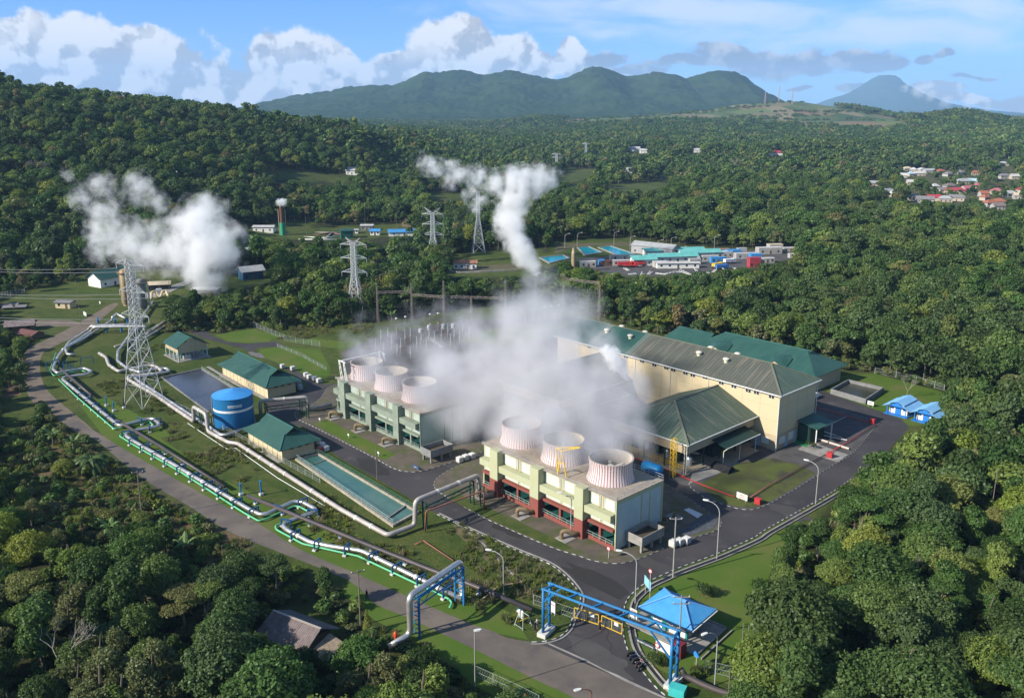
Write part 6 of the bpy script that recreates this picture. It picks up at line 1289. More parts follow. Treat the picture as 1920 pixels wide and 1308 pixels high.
oB, PB_ = pipeline('steam_pipeline', 'pinkish silver pipeline from the well pad to the near cooling tower', None, 1, 0.48, SILVD, 1.1, 12, 6.5, pts=build_B1())
pipeline('steam_pipeline', 'second silver pipe of the pair under the near pylon', None, 1, 0.42, SILV, 1.0, 10, 6.5, pts=P3([(286, 566, 1), (226, 652), (221, 658), (220, 676), (238, 690), (262, 698), (288, 692), (312, 690), (318, 696), (252, 708), (262, 716), (378, 791), (414, 815), (426, 815), (459, 803)], 1.0))
def build_C():
    P = [G(489, 776, .9), riser((489, 776), 4.6), riser((578, 768), 4.6), G(578, 767, .9), G(622, 758, .9)]; return P
pipeline('water_pipe', 'silver pipe bridging the road beside the blue tank', None, 1, 0.48, SILVD, 1.1, 12, 9, cat='pipe', pts=build_C())
for q, lb in (([(330, 588), (268, 628), (244, 640), (215, 650)], 'grey pipe running up to the separators'), ([(322, 604), (262, 640), (240, 656)], 'upper pipe of the bundle by the pump shed'), ([(350, 580), (304, 606), (276, 626)], 'pipe climbing towards the trees by the pump shed')):
    pipeline('steam_pipeline', lb, q, 0.9, 0.38, SILVD, 1.0, 8, 8)
pipeline('loop_pipe', 'tan looped pipes of the steaming well', [(284, 560), (284, 548, 2.6), (292, 545, 2.8), (296, 556, .8), (302, 556, .8), (304, 546, 2.8), (311, 545, 2.8), (316, 557, .8), (345, 557, .8)], .8, 0.5, mat('tan_pipe', (0.52, 0.42, 0.24), 0.6), 1.2, 8, cat='pipe')
pipeline('water_pipe', 'thin white pipe zigzagging down the grass bank', [(352, 793), (420, 838), (430, 843), (441, 839), (520, 895), (611, 949)], 0.25, 0.09, TRIM, .3, 6, cat='pipe')
pipeline('water_pipe', 'thin rusty pipe down the bank beside the gantry', [(778, 1020), (794, 1013), (850, 1050)], 0.3, 0.12, BRED, .3, 6, cat='pipe'); pipeline('water_pipe', 'thin pale pipe lying on the bank by the street lamp', [(905, 1122), (935, 1098), (980, 1090), (966, 1083), (958, 1090)], 0.2, 0.1, mat('pink_pipe', (0.5, 0.32, 0.27), 0.7), .3, 6, cat='pipe')
for k, (q, lb) in enumerate([([(1277, 892), (1318, 909), (1378, 931)], 'red fire main from the turbine hall to the road corner'), ([(1400, 936), (1440, 910), (1548, 852)], 'rust pink fire main along the worn grass'), ([(1548, 852), (1590, 828), (1642, 795)], 'red fire main beside the powerhouse yard'), ([(1642, 795), (1580, 778), (1525, 762)], 'red fire main across the back of the yard')]):
    pipeline('fire_main', lb, q, .5, .13, [RED, BRED, RED, RED][k], .2, 6, cat='pipe')
pipeline('water_pipe', 'pale grey pipe across the dark yard', [(1536, 806), (1588, 780)], .4, .12, RAILW, .2, 6, cat='pipe')
# pipe supports: blue goal posts over the silver and green pipes
def support(p, d, wid, h, label=None, m_=None, n=2):
    o = thing('pipe_support', label or 'blue goal post support straddling the silver pipeline', 'pipe support', (p.x, p.y, 0), math.atan2(d.y, d.x), 'blue supports along the pipelines')
    mb = MB(); mb.box(-.13, .13, -wid, wid, h - .2, h); mb.build('cross_beam', m_ or DBLUE, o)
    for s in ((-wid + .12, wid - .12) if n == 2 else (wid - .12,)):
        mb = MB(); mb.box(-.12, .12, s - .12, s + .12, .3, h - .2); mb.build('post', m_ or DBLUE, o); mb = MB(); mb.box(-.35, .35, s - .35, s + .35, 0, .32); mb.build('footing', WBLK, o)
    return o
def along(P, step, start=2.0):
    out = []; acc = start
    for a, b in zip(P[:-1], P[1:]):
        L = Vector((b.x - a.x, b.y - a.y, 0)).length; d = Vector((b.x - a.x, b.y - a.y, 0)).normalized() if L > .1 else None
        while d and acc < L: out.append((a + d * acc, d)); acc += step
        acc -= L
    return out
ORDS = ['first', 'second', 'third', 'fourth', 'fifth', 'sixth', 'seventh', 'eighth', 'ninth', 'tenth', 'eleventh', 'twelfth', 'thirteenth', 'fourteenth', 'fifteenth', 'sixteenth', 'seventeenth', 'eighteenth', 'nineteenth', 'twentieth', 'twenty first', 'twenty second', 'twenty third', 'twenty fourth', 'twenty fifth', 'twenty sixth']
for k, (p, d) in enumerate(along(PA[17:], 6.2)): support(Vector((p.x, p.y, 0)), d, 1.15, 1.75, 'blue goal post support, %s down the outer silver pipeline' % ORDS[min(k, 25)])
for k, (a_, b_) in enumerate([((112, 690), (172, 741)), ((218, 787), (421, 912)), ((464, 929), (998, 1143))]):
    pa, pb = G(*a_, 1.2), G(*b_, 1.2); n_ = max(2, int((pb - pa).length / 9))
    for i in range(n_ + 1):
        p = pa + (pb - pa) * (i + .3) / (n_ + .6); d = (pb - pa).normalized(); o = thing('pipe_support', 'small blue stand, %s under the %s dark pipe' % (ORDS[i], ['first', 'middle', 'longest'][k]), 'pipe support', (p.x, p.y, 0), math.atan2(d.y, d.x), 'blue stands under the dark pipes')
        mb = MB(); mb.box(-.1, .1, -.45, .45, .68, .82); mb.box(-.1, .1, -.1, .1, .3, .68); mb.build('stand', BLUE, o); mb = MB(); mb.box(-.35, .35, -.35, .35, 0, .3); mb.build('footing', WBLK, o)
for k, (a_, h_, lb) in enumerate([((200, 761), 2.6, 'blue stand left of the near pylon'), ((214, 771), 2.6, 'taller blue stand left of the near pylon'), ((233, 765), 2.8, 'dark stand at the foot of the near pylon'), ((452, 928), 2.6, 'left lone blue stand on the bank'), ((490, 928), 3.2, 'right lone blue stand on the bank')]):
    g = G(*a_); o = thing('pipe_support', lb, 'pipe support', (g.x, g.y, 0), RZ, 'lone blue stands'); mb = MB(); mb.box(-.13, .13, -.13, .13, .5, h_); mb.box(-.4, .4, -.15, .15, h_, h_ + .15); mb.build('stand', BLUE if k != 2 else DARK, o); mb = MB(); mb.box(-.4, .4, -.4, .4, 0, .5); mb.build('footing', WBLK, o)
for k, (a_, b_) in enumerate([((88, 693), (112, 686)), ((152, 684), (176, 682)), ((120, 692), (126, 690)), ((132, 700), (138, 697))]):
    pa, pb = G(*a_), G(*b_); d = pb - pa; o = thing('pipe_support', 'blue goal post, %s at the first silver loop' % ORDS[k], 'pipe support', pa, math.atan2(d.y, d.x), 'blue posts at the first silver loop'); L = d.length; mb = MB(); mb.box(0, L, -.1, .1, 2.2, 2.4); mb.build('cross_beam', DBLUE, o)
    for x_ in (0, L): mb = MB(); mb.box(x_ - .1, x_ + .1, -.1, .1, 0, 2.2); mb.build('post', DBLUE, o)
# blue steel under the well pad crossing
for k, px_ in enumerate((184, 200, 216, 228, 240, 256)):
    g = G(px_, 622 if k % 2 else 606); o = thing('pipe_trestle', 'blue steel trestle, %s from left at the well pad' % ORDS[k], 'pipe support', g, RZ, 'blue trestles at the well pad'); mb = MB(); mb.box(-.3, .3, -.3, .3, 0, 2.3); mb.box(-1.4, 1.4, -.12, .12, 1.9, 2.1); mb.build('post', BLUE, o)
# supports of the elevated pipes
def trestle(base, h, m_, label, w_=1.2, rz=RZ):
    g = G(*base); o = thing('pipe_trestle', label, 'pipe support', (g.x, g.y, 0), rz); mb = MB()
    for s in (-w_ / 2, w_ / 2): mb.box(s - .12, s + .12, -.12, .12, 0, h)
    for k in range(int(h / 1.6)): mb.beam((-w_ / 2, 0, .4 + k * 1.6), (w_ / 2, 0, 1.6 + k * 1.6), .1)
    mb.box(-w_ / 2 - .2, w_ / 2 + .2, -.15, .15, h - .2, h); mb.build('frame', m_, o)
trestle((797, 989), 5.4, DGREEN, 'dark green trestle at the end of the teal basin'); trestle((885, 945), 5.4, DGREEN, 'dark green trestle under the overhead pipe by the near tower'); trestle((904, 952), 5.0, DGREEN, 'second dark green trestle by the near tower')
trestle((565, 776), 3.9, DGREEN, 'dark green trestle at the bend of the road bridging pipe'); trestle((577, 784), 3.9, DGREEN, 'second trestle at the bend of the road bridging pipe'); trestle((500, 782), 3.9, DGREEN, 'trestle beside the short pump house'); trestle((378, 800), 4.6, DGREEN, 'green trestle between the pipe risers left of the tank')
def tbeam(a, b, m_, label, w_=.25, name='pipe_bridge'):
    o = thing(name, label, 'pipe bridge', (a.x, a.y, 0)); c0 = Vector((a.x, a.y, 0)); mb = MB(); p, q = a - c0, b - c0; mb.beam(p, q, w_); mb.beam(p - Vector((0, 0, .9)), q - Vector((0, 0, .9)), w_ * .7)
    n = 6
    for k in range(n): mb.beam(p + (q - p) * k / n - Vector((0, 0, .9 * (k % 2))), p + (q - p) * (k + 1) / n - Vector((0, 0, .9 * ((k + 1) % 2))), .1)
    mb.build('truss', m_, o)
tbeam(riser((797, 989), 5.3), riser((885, 945), 5.3), DGREEN, 'green truss carrying the overhead pipe across the inner road'); tbeam(riser((500, 782), 3.8), riser((577, 772), 3.8), DGREEN, 'green truss beneath the pipe beside the blue tank')
o_ = riser((800, 994), 5.0); pipeline('water_pipe', 'rusty thin pipe and riser beside the green truss', None, 1, .16, BRED, .4, 8, cat='pipe', pts=[G(797, 996, .2), o_, riser((908, 954), 5.0), G(908, 954, .2)])
# ---- silver gantry pipe over the outer road
def gpx(base, z): g = G(*base); return Vector((g.x, g.y, z))
gA = gpx((866, 1128), 0); gB = gpx((770, 1199), 0); TOP = 7.6
dAB = (gB - gA).normalized(); nAB = Vector((-dAB.y, dAB.x, 0))
pts = [PA[-1], Vector((gA.x, gA.y, .95)), Vector((gA.x, gA.y, TOP)), Vector((gB.x, gB.y, TOP)), Vector((gB.x, gB.y, 1.0)), G(728, 1212, .7)]
pipeline('steam_pipeline', 'silver pipe arch over the outer road', None, 1, .5, SILV, 1.2, 12, 0, pts=pts)
o = thing('pipe_gantry', 'blue lattice gantry carrying the silver arch over the outer road', 'pipe gantry', (gA.x, gA.y, 0), math.atan2(dAB.y, dAB.x)); Lg = (gB - gA).length; mb = MB()
for x_ in (.6, Lg - 1.1):
    for y_ in (-1.0, -2.6) if False else (-.9, .9):
        mb.box(x_ - .14, x_ + .14, y_ - .14, y_ + .14, 0, TOP - .6)
    for k in range(4): mb.beam((x_, -.9, .8 + k * 1.5), (x_, .9, 1.9 + k * 1.5), .12); mb.beam((x_, -.9, .8 + k * 1.5), (x_, .9, .8 + k * 1.5), .12)
    mb.build('leg_frame', BLUE, o); mb = MB()
for y_ in (-.9, .9):
    mb.beam((.4, y_, TOP - .6), (Lg - .8, y_, TOP - .6), .22); mb.beam((.4, y_, TOP - 1.9), (Lg - .8, y_, TOP - 1.9), .16)
    for k in range(8): mb.beam((.6 + (Lg - 1.7) * k / 8, y_, TOP - .6 - 1.3 * (k % 2)), (.6 + (Lg - 1.7) * (k + 1) / 8, y_, TOP - .6 - 1.3 * ((k + 1) % 2)), .1)
mb.build('truss', BLUE, o)
# ---- blue gate gantry
a1 = gpx((1018, 1192), 0); a2 = gpx((1030, 1180), 0); b1 = gpx((1256, 1290), 0); b2 = gpx((1268, 1276), 0); TG = 8.2
o = thing('gate_gantry', 'bright blue pipe bridge gantry spanning the plant gate', 'pipe gantry', (a1.x, a1.y, 0)); c0 = a1.copy(); q = [v - c0 for v in (a1, a2, b1, b2)]; up = Vector((0, 0, TG))
for (p_, nm) in zip(q, ('leg',) * 4): mb = MB(); mb.tube([p_ + Vector((0, 0, .4)), p_ + up], .24, 0, 10); mb.build('leg', BLUE, o, smooth=True)
for s in (0, 1):
    mb = MB()
    for k in range(5): z_ = 1.0 + k * 1.6; mb.beam(q[2 * s] + Vector((0, 0, z_)), q[2 * s + 1] + Vector((0, 0, z_ + .5)), .16)
    mb.build('rungs', BLUE, o)
for s in (0, 1): mb = MB(); e_ = (q[2 + s] - q[s]).normalized() * .3; mb.tube([q[s] + up - e_, q[2 + s] + up + e_], .2, 0, 8); mb.build('chord', BLUE, o)
mb = MB()
for k in range(6): mb.beam(q[0] + (q[2] - q[0]) * k / 5 + up, q[1] + (q[3] - q[1]) * min(1, (k / 5 + .04)) + up, .24)
for s in (0, 1):
    d_ = (q[2 + s] - q[s]).normalized(); mb.beam(q[s] + Vector((0, 0, TG - 2.2)), q[s] + d_ * 2.2 + up, .2); mb.beam(q[2 + s] + Vector((0, 0, TG - 3.6)), q[2 + s] - d_ * 3.6 + up, .2)
mb.build('braces', BLUE, o)
for s, nm in ((0, 'footing'), (1, 'footing')):
    mb = MB(); m0 = (q[2 * s] + q[2 * s + 1]) / 2; dd = (q[2 * s + 1] - q[2 * s]).normalized() * 1.6; mb.beam(m0 - dd + Vector((0, 0, .35)), m0 + dd + Vector((0, 0, .35)), 1.5, .7); mb.build('footing', WBLK, o)
# ---- yellow gates
def gate(pa, pb, label):
    A_, B_ = G(*pa, .1), G(*pb, .1); d = B_ - A_; o = thing('gate_leaf', label, 'gate', A_, math.atan2(d.y, d.x)); L = d.length; mb = MB(); hh = 2.0
    for (p, q_) in (((0, 0, .3), (L, 0, .3)), ((0, 0, hh), (L, 0, hh)), ((0, 0, .1), (0, 0, hh)), ((L, 0, .3), (L, 0, hh)), ((L / 2, 0, .3), (L / 2, 0, hh))): mb.beam(p, q_, .12)
    mb.build('frame', YEL, o); mb = MB()
    for k in range(int(L / .25)): mb.beam((k * .25, 0, .3), (k * .25, 0, hh), .02)
    mb.build('mesh', RAILW, o); mb = MB(); mb.box(L * .62, L * .82, -.06, -.03, 1.3, 1.9); mb.build('notice', TRIM, o)
gate((1077, 1159), (1122, 1173), 'left yellow framed gate leaf'); gate((1128, 1174), (1166, 1191), 'right yellow framed gate leaf')
# ---- lattice pylons
def lattice(o, h, wb, wt, hw, arms, m_, wdt=.16, name='tower', vee=True, taper=1.0, panels=None):
    """tapering square lattice: legs, cross bracing; waist at hw where it becomes nearly straight"""
    mb = MB(); lv = [0]; z = 0; 
    def wz(z): return wb + (wt - wb) * min(1, z / hw) if z < hw else wt * (1 - .12 * (z - hw) / max(.1, h - hw))
    while z < h - .5: z += max(1.2, wz(z) * .85); lv.append(min(z, h))
    for a, b in zip(lv[:-1], lv[1:]):
        wa, wb_ = wz(a) / 2, wz(b) / 2; ca = [(-wa, -wa), (wa, -wa), (wa, wa), (-wa, wa)]; cb_ = [(-wb_, -wb_), (wb_, -wb_), (wb_, wb_), (-wb_, wb_)]
        for i in range(4):
            j = (i + 1) % 4; mb.beam((*ca[i], a), (*cb_[i], b), wdt * 1.3); mb.beam((*ca[i], a), (*cb_[j], b), wdt * .7); mb.beam((*ca[j], a), (*cb_[i], b), wdt * .7); mb.beam((*cb_[i], b), (*cb_[j], b), wdt * .7)
    mb.build(name, m_, o)
    for (z, L) in arms:
        w_ = wz(z) / 2; mb = MB()
        for s in (-1, 1):
            tip = (s * L, 0, z)
            for y_ in (-w_, w_): mb.beam((s * w_, y_, z), tip, wdt * .8); mb.beam((s * w_, y_, z + w_ * 1.6), tip, wdt * .7)
            for k in (.35, .65): mb.beam((s * (w_ + (L - w_) * k), -w_ * (1 - k), z), (s * (w_ + (L - w_) * k), w_ * (1 - k), z), wdt * .5); mb.beam((s * (w_ + (L - w_) * k), w_ * (1 - k), z), (s * (w_ + (L - w_) * k), w_ * (1 - k), z + w_ * 1.6 * (1 - k)), wdt * .5)
            mb.beam(tip, (s * L, 0, z - 1.6), .12)
        mb.build('cross_arm', m_, o)
    if vee:
        mb = MB(); w_ = wz(h) / 2
        for s in (-1, 1):
            for y_ in (-w_, w_): mb.beam((s * w_, y_, h - .5), (s * vee, 0, h + vee * .62), wdt * .8); mb.beam((-s * w_, y_, h - .5), (s * vee, 0, h + vee * .62), wdt * .5)
        mb.build('peak', m_, o)
PYL = mat('pylon_steel', (0.50, 0.52, 0.53), 0.5, metal=0.4, col2=(0.40, 0.42, 0.43), scale=0.6, amt=1)
def pylon(px, py, top, wb, wt, hw, arms, rz, label, wdt=.2, vee=4.0, nm='power_pylon'):
    g = GT(px, py) if py < 560 else G(px, py); h = zat(g.x, g.y, top) - g.z; o = thing(nm, label, 'pylon', (g.x, g.y, g.z), rz); h0 = h - vee * .62
    lattice(o, h0, wb, wt, h0 * hw, [(h0 * a, L) for a, L in arms], PYL, wdt, vee=vee); return o, h
pylon(271, 757, 486, 7.4, 2.0, .62, [(.985, 5.4), (.80, 5.2), (.635, 5.4)], R(-28), 'tall lattice pylon nearest the camera standing over the pipes', .115, 1.2)
pylon(668, 592, 445, 6.4, 1.9, .55, [(.97, 5.3), (.79, 5.3), (.60, 5.2)], R(-10), 'second lattice pylon with Y shaped head behind the pump sheds', .2, 3.0)
pylon(813, 496, 389, 7.5, 2.0, .55, [(.97, 5.6), (.78, 5.6), (.58, 5.6)], R(-6), 'third lattice pylon with Y shaped head beside the steam column', .22, 4.2)
pylon(897, 473, 358, 7.0, 1.8, .55, [(.99, 3.6), (.86, 3.4), (.70, 3.2)], R(10), 'narrow lattice pylon partly veiled by the steam column', .22, .3)
pylon(1098, 306, 268, 9, 2.2, .6, [(.97, 6)], 0, 'distant pylon right of the steam cloud', .45, .3); pylon(1043, 322, 288, 9, 2.2, .6, [(.97, 6), (.8, 6)], 0, 'distant pylon behind the top of the steam cloud', .5, .3)
for px_, py_, tp in ((1460, 192, 160), (1485, 196, 165), (1434, 196, 172)):
    g = GT(px_, py_); h = zat(g.x, g.y, tp) - g.z; o = thing('antenna_mast', {1460: 'tallest antenna mast on the far ridge', 1485: 'right antenna mast on the far ridge', 1434: 'shortest antenna mast on the far ridge'}[px_], 'mast', g, 0); lattice(o, h, 4.5, 1.4, h, [], mat('mast_paint', (0.45, 0.33, 0.32), 0.6), .22, 'mast', vee=0)
# ---- lamps and poles
LAMP = mat('lamp_pole', (0.42, 0.42, 0.40), 0.6, metal=.3); WOODP = mat('wood_pole', (0.20, 0.17, 0.13), 0.9, col2=(0.13, 0.11, 0.09), scale=2, amt=1)
def lamp(base, top, dirx, label, m_=None, arm=2.0, curve=True):
    g = G(*base); h = zat(g.x, g.y, top); o = thing('street_lamp', label, 'street lamp', g, 0, 'street lamps of the plant'); mb = MB(); a = Vector(dirx).normalized() * arm
    path = [(0, 0, 0), (0, 0, h * .82)] + [(a.x * (1 - math.cos(t)), a.y * (1 - math.cos(t)), h * .82 + h * .18 * math.sin(t)) for t in (.4, .8, 1.2, 1.57)] if curve else [(0, 0, 0), (0, 0, h)]
    mb.tube(path, .10, 0, 7, r2=.06); mb.build('pole', m_ or LAMP, o); e_ = Vector(path[-1]); mb = MB(); d = Vector(dirx).normalized(); s = Vector((-d.y, d.x, 0)) * .22
    mb.rings([[e_ - s * k + Vector((0, 0, -.02)) + d * t, e_ + s * k + d * t, e_ + s * k + d * t + Vector((0, 0, .16)), e_ - s * k + d * t + Vector((0, 0, .18))] for k, t in ((.5, -.1), (1, .25), (1, .7), (.6, .95))]); mb.build('lamp_head', TRIM, o); return o
lamp((1191, 1130), 1038, (-1, .35, 0), 'curved street lamp left of the guardhouse', arm=2.6); lamp((1344, 1047), 943, (-1, .5, 0), 'curved street lamp by the dashed kerb east of the near tower', arm=2.2); lamp((1529, 944), 868, (-1, .7, 0), 'rusty street lamp at the edge of the east wood', arm=2.2)
lamp((944, 1118), 1035, (-1, .3, 0), 'street lamp on the bank between the gantries', arm=2.2); lamp((1070, 1000), 925, (-1, .2, 0), 'slim street lamp in front of the near cooling tower', arm=1.8); lamp((1340, 1284), 1180, (-1, -.5, 0), 'street lamp on the grass behind the guardhouse', arm=2.0)
lamp((891, 1302), 1182, (1, .2, 0), 'tall straight floodlight pole at the bottom centre', arm=.3, curve=False); lamp((1108, 1345), 1288, (-1, -.3, 0), 'lamp head rising from the bottom edge of the road', arm=1.6, m_=mat('rust_pole', (0.2, 0.08, 0.05), 0.7))
def utility(base, top, label, arms=1, m_=None, r=.13, arml=1.1, rz=0.0):
    g = G(*base); h = zat(g.x, g.y, top); o = thing('utility_pole', label, 'utility pole', g, rz, 'poles around the plant'); mb = MB(); mb.tube([(0, 0, 0), (0, 0, h)], r, 0, 8, r2=r * .7); mb.build('pole', m_ or WOODP, o)
    for k in range(arms):
        mb = MB(); mb.box(-arml, arml, -.06, .06, h - .4 - k * 1.1, h - .28 - k * 1.1); mb.build('cross_arm', m_ or WOODP, o)
        for x_ in (-arml * .9, 0, arml * .9): mb = MB(); mb.lathe([(.05, 0), (.09, .08), (.05, .2), (.01, .22)], (x_, 0, h - .28 - k * 1.1), 6); mb.build('insulator', TRIM, o)
utility((1262, 1082), 969, 'white concrete utility pole beside the guardhouse lawn kerb', 1, CONC, .17); utility((676, 1172), 1068, 'wooden utility pole on the near side of the outer road', 1, rz=.4); utility((267, 972), 882, 'wooden utility pole in the left garden', 1, rz=.3); utility((1273, 1215), 1115, 'grey utility pole with stacked cross arms in front of the guardhouse', 2, mat('grey_pole', (0.25, 0.24, 0.22), .9), .13, 1.3)
for b_, t_, l_ in [((152, 610), 524, 'thin dark pole beside the dirt road'), ((318, 545), 500, 'pole beside the steaming pond'), ((1388, 1255), 1168, 'left pole of the pair on the guardhouse lawn'), ((1399, 1245), 1172, 'right brown pole of the pair on the guardhouse lawn'), ((1364, 1330), 1258, 'yellowish pole at the bottom right fence'), ((1855, 985), 878, 'pale bare pole in the east wood'), ((744, 430), 378, 'tall pole at the upper well pad'), ((685, 428), 372, 'thin mast at the upper well pad'),
                  ((575, 448), 405, 'light pole beside the upper well pad pipes'), ((707, 900), 836, 'thin pole behind the roadside kerb of the far tower')]: utility(b_, t_, l_, 0, r=.10)
# ---- chain link fences
FEN = mat('fence_wire', (0.30, 0.34, 0.30), 0.6); FPO = mat('fence_post', (0.45, 0.44, 0.40), 0.8)
def fence(lst, label, h=1.9, step=3.0, m_=FEN):
    P = PX(lst); o = thing('wire_fence', label, 'fence', P[0]); c0 = P[0].copy(); k = 0; wm = MB()
    pm = MB()
    for a, b in zip(P[:-1], P[1:]):
        a = a - c0; b = b - c0; L = (b - a).length; n = max(1, int(L / step))
        for i in range(n + 1): p = a + (b - a) * i / n; pm.beam(p, p + Vector((0, 0, h)), .09)
        for q_ in (.1, .5, 1.0): wm.beam(a + Vector((0, 0, h * q_)), b + Vector((0, 0, h * q_)), .035)
        n2 = int(L / .4)
        for i in range(n2): p = a + (b - a) * i / n2; q2 = a + (b - a) * min(1, (i + 2) / n2); wm.beam(p + Vector((0, 0, .05)), q2 + Vector((0, 0, h)), .014); wm.beam(q2 + Vector((0, 0, .05)), p + Vector((0, 0, h)), .014)
    tag(wm.build('wire_mesh', m_, o), kind='stuff'); tag(pm.build('posts', FPO, o), kind='stuff')
fence([(1000, 1133), (1042, 1148), (1076, 1160)], 'wire fence left of the yellow gates'); fence([(475, 612), (540, 640), (600, 650)], 'fence round the corner lawn'); fence([(520, 650), (565, 668), (612, 694)], 'low fence beyond the long pump house', 1.2)
fence([(890, 1268), (960, 1300), (1010, 1325)], 'green wire fence at the bottom centre'); fence([(1108, 612), (1180, 630), (1240, 645), (1330, 668)], 'wire fence along the wood behind the powerhouse'); fence([(1640, 700), (1700, 712), (1770, 732)], 'wire fence behind the blue cabins')
fence([(600, 905), (520, 862), (430, 812), (330, 762)], 'faint wire fence between the two pipe corridors', 1.4); fence([(1320, 1258), (1370, 1270), (1420, 1290)], 'wire fence behind the guardhouse grass')
fence([(0, 558), (25, 554), (47, 551)], 'white plank fence at the left edge', 2.4, 1.0, TRIM)
# ---- white cube tanks on the kerbs
TOTE = mat('white_plastic', (0.66, 0.66, 0.62), 0.6, col2=(0.50, 0.50, 0.46), scale=1.5, amt=1)
def tote(px, py, label, s=1.15, m_=None):
    g = G(px, py, .12); o = thing('cube_tank', label, 'cube tank', g, RZ, 'white cube tanks beside the roads'); mb = MB(); a = s / 2; mb.box(-a, a, -a, a, .14, .14 + s * .95); b_ = mb.build('bottle', m_ or TOTE, o); md = b_.modifiers.new('bevel', 'BEVEL'); md.width = .1; md.segments = 2
    mb = MB(); mb.box(-a, a, -a, a, 0, .12); mb.build('pallet', WOODP, o); mb = MB()
    for k in range(4):
        q_ = -a + s * k / 3
        for e_ in (-a - .02, a + .02): mb.beam((q_, e_, .1), (q_, e_, .14 + s), .03); mb.beam((e_, q_, .1), (e_, q_, .14 + s), .03)
    for e_ in (-a - .02, a + .02):
        for z_ in (.5, .9): mb.beam((-a, e_, z_), (a, e_, z_), .03); mb.beam((e_, -a, z_), (e_, a, z_), .03)
    mb.build('cage', STEEL, o); mb = MB(); mb.lathe([(.15, 0), (.15, .08), (.01, .08)], (0, 0, .14 + s * .95), 8); mb.build('cap', TRIM, o)
for k, (a_, b_, l_) in enumerate([(1262, 1024, 'leftmost of three white cube tanks beside the concrete tub'), (1274, 1021, 'middle of three white cube tanks beside the concrete tub'), (1287, 1018, 'rightmost of three white cube tanks beside the concrete tub'),
    (862, 866, 'leftmost of three cube tanks between the cooling towers'), (873, 862, 'middle of three cube tanks between the cooling towers'), (885, 859, 'rightmost of three cube tanks between the cooling towers'),
    (574, 706, 'left cube tank of the near pair behind the long pump house'), (580, 710, 'right cube tank of the near pair behind the long pump house'), (590, 713, 'left cube tank of the far pair behind the long pump house'), (598, 717, 'right cube tank of the far pair behind the long pump house'),
    (596, 832, 'cube tank nearest the short pump house wall'), (604, 839, 'second cube tank from the short pump house wall'), (611, 845, 'third cube tank from the short pump house wall'), (530, 690, 'white cube tank on the lawn behind the long pump house'), (549, 694, 'creamy cube tank on the lawn behind the long pump house'), (560, 722, 'grey blue tank at the end of the long pump house'), (563, 730, 'lower grey blue tank at the end of the long pump house')]): tote(a_, b_, l_, 1.25, mat('greyblue_plastic', (0.28, 0.36, 0.40), .6) if 'grey blue' in l_ else None)
# ---- signs
def sign(px, py, h, w_, hh, label, face, m2=None, text=None, rz=None, post=True, round_=False):
    g = G(px, py); o = thing('sign', label, 'sign', g, RZ if rz is None else rz); 
    if post:
        for x_ in ((-w_ * .35, w_ * .35) if w_ > 1 else (0,)): mb = MB(); mb.box(x_ - .04, x_ + .04, -.04, .04, 0, h); mb.build('post', FPO, o)
    mb = MB()
    if round_: mb.add([(w_ / 2 * math.cos(2 * math.pi * i / 16), y_, h + w_ / 2 * math.sin(2 * math.pi * i / 16)) for y_ in (-.10, -.05) for i in range(16)], [list(range(16))[::-1], [16 + i for i in range(16)]] + [(i, (i + 1) % 16, 16 + (i + 1) % 16, 16 + i) for i in range(16)])
    else: mb.box(-w_ / 2, w_ / 2, -.10, -.04, h - hh, h)
    b_ = mb.build('board', face, o)
    if round_ and face is RED:
        mc = MB(); mc.add([(w_ * .34 * math.cos(2 * math.pi * i / 14), -.105, h + w_ * .34 * math.sin(2 * math.pi * i / 14)) for i in range(14)], [list(range(14))]); mc.build('face', TRIM, b_)
    if text:
        for (tx, sz, dx, dz, m_) in text:
            t_ = flat_text(tx, sz, m_, b_); t_.location = (dx, -.115, h + dz); t_.rotation_euler = (R(90), 0, 0)
    return o
sign(1391, 940, 1.9, 2.6, 1.3, 'white board with red lettering at the worn grass corner', TRIM, text=[('AREA', .5, 0, -.62, RED), ('WAJIB APD', .3, 0, -1.05, RED)]); sign(1632, 762, 1.6, 1.8, 1.1, 'white notice board by the sludge pit', TRIM, text=[('AREA', .45, 0, -.7, BLACK)])
sign(1141, 1047, 2.1, .9, .9, 'round red and white road sign at the near tower corner', RED, round_=True); sign(1219, 1090, 2.1, .85, .85, 'round road sign on the guardhouse kerb', RED, round_=True); sign(1305, 1250, 2.2, 1.0, 1.0, 'round blue direction sign below the guardhouse', mat('sign_blue', (0.03, 0.22, 0.55), .5), round_=True)
for px_, py_ in ((1141, 1047), (1219, 1090), (1305, 1250)): pass
sign(1188, 1168, 2.6, 1.4, 1.6, 'red and white safety board beside the right gate post', TRIM, text=[('STOP', .4, 0, -.5, RED)]); sign(1037, 1152, 2.4, 1.1, 1.9, 'red and white board on the fence left of the gates', TRIM, text=[('AWAS', .3, 0, -.6, RED)])
for px_, py_, l_ in ((600, 792, 'small white sign, first along the far tower kerb'), (654, 822, 'small white sign, second along the far tower kerb'), (710, 856, 'small white sign, third along the far tower kerb')): sign(px_, py_, 1.3, .7, .5, l_, TRIM)
sign(160, 592, 1.6, 3.6, 1.5, 'wide blank white board beside the dirt road', TRIM); sign(188, 570, 1.2, 1.4, 1.0, 'small white board up the slope', TRIM)
sign(1210, 1212, 1.0, 3.6, .8, 'dark name board with white letters in front of the guardhouse', mat('board_dark', (0.03, 0.05, 0.06), .6), rz=RZ + R(5), text=[('SELAMAT DATANG', .34, 0, -.55, WHITE)]); sign(1232, 1226, 1.6, .9, .9, 'round no entry sign by the guardhouse name board', RED, round_=True)
sign(780, 880, .9, 2.2, .45, 'blue and white name plate by the dark concrete tub', mat('board_blue', (0.02, 0.08, 0.25), .6), text=[('UNIT 1', .3, 0, -.36, WHITE)])
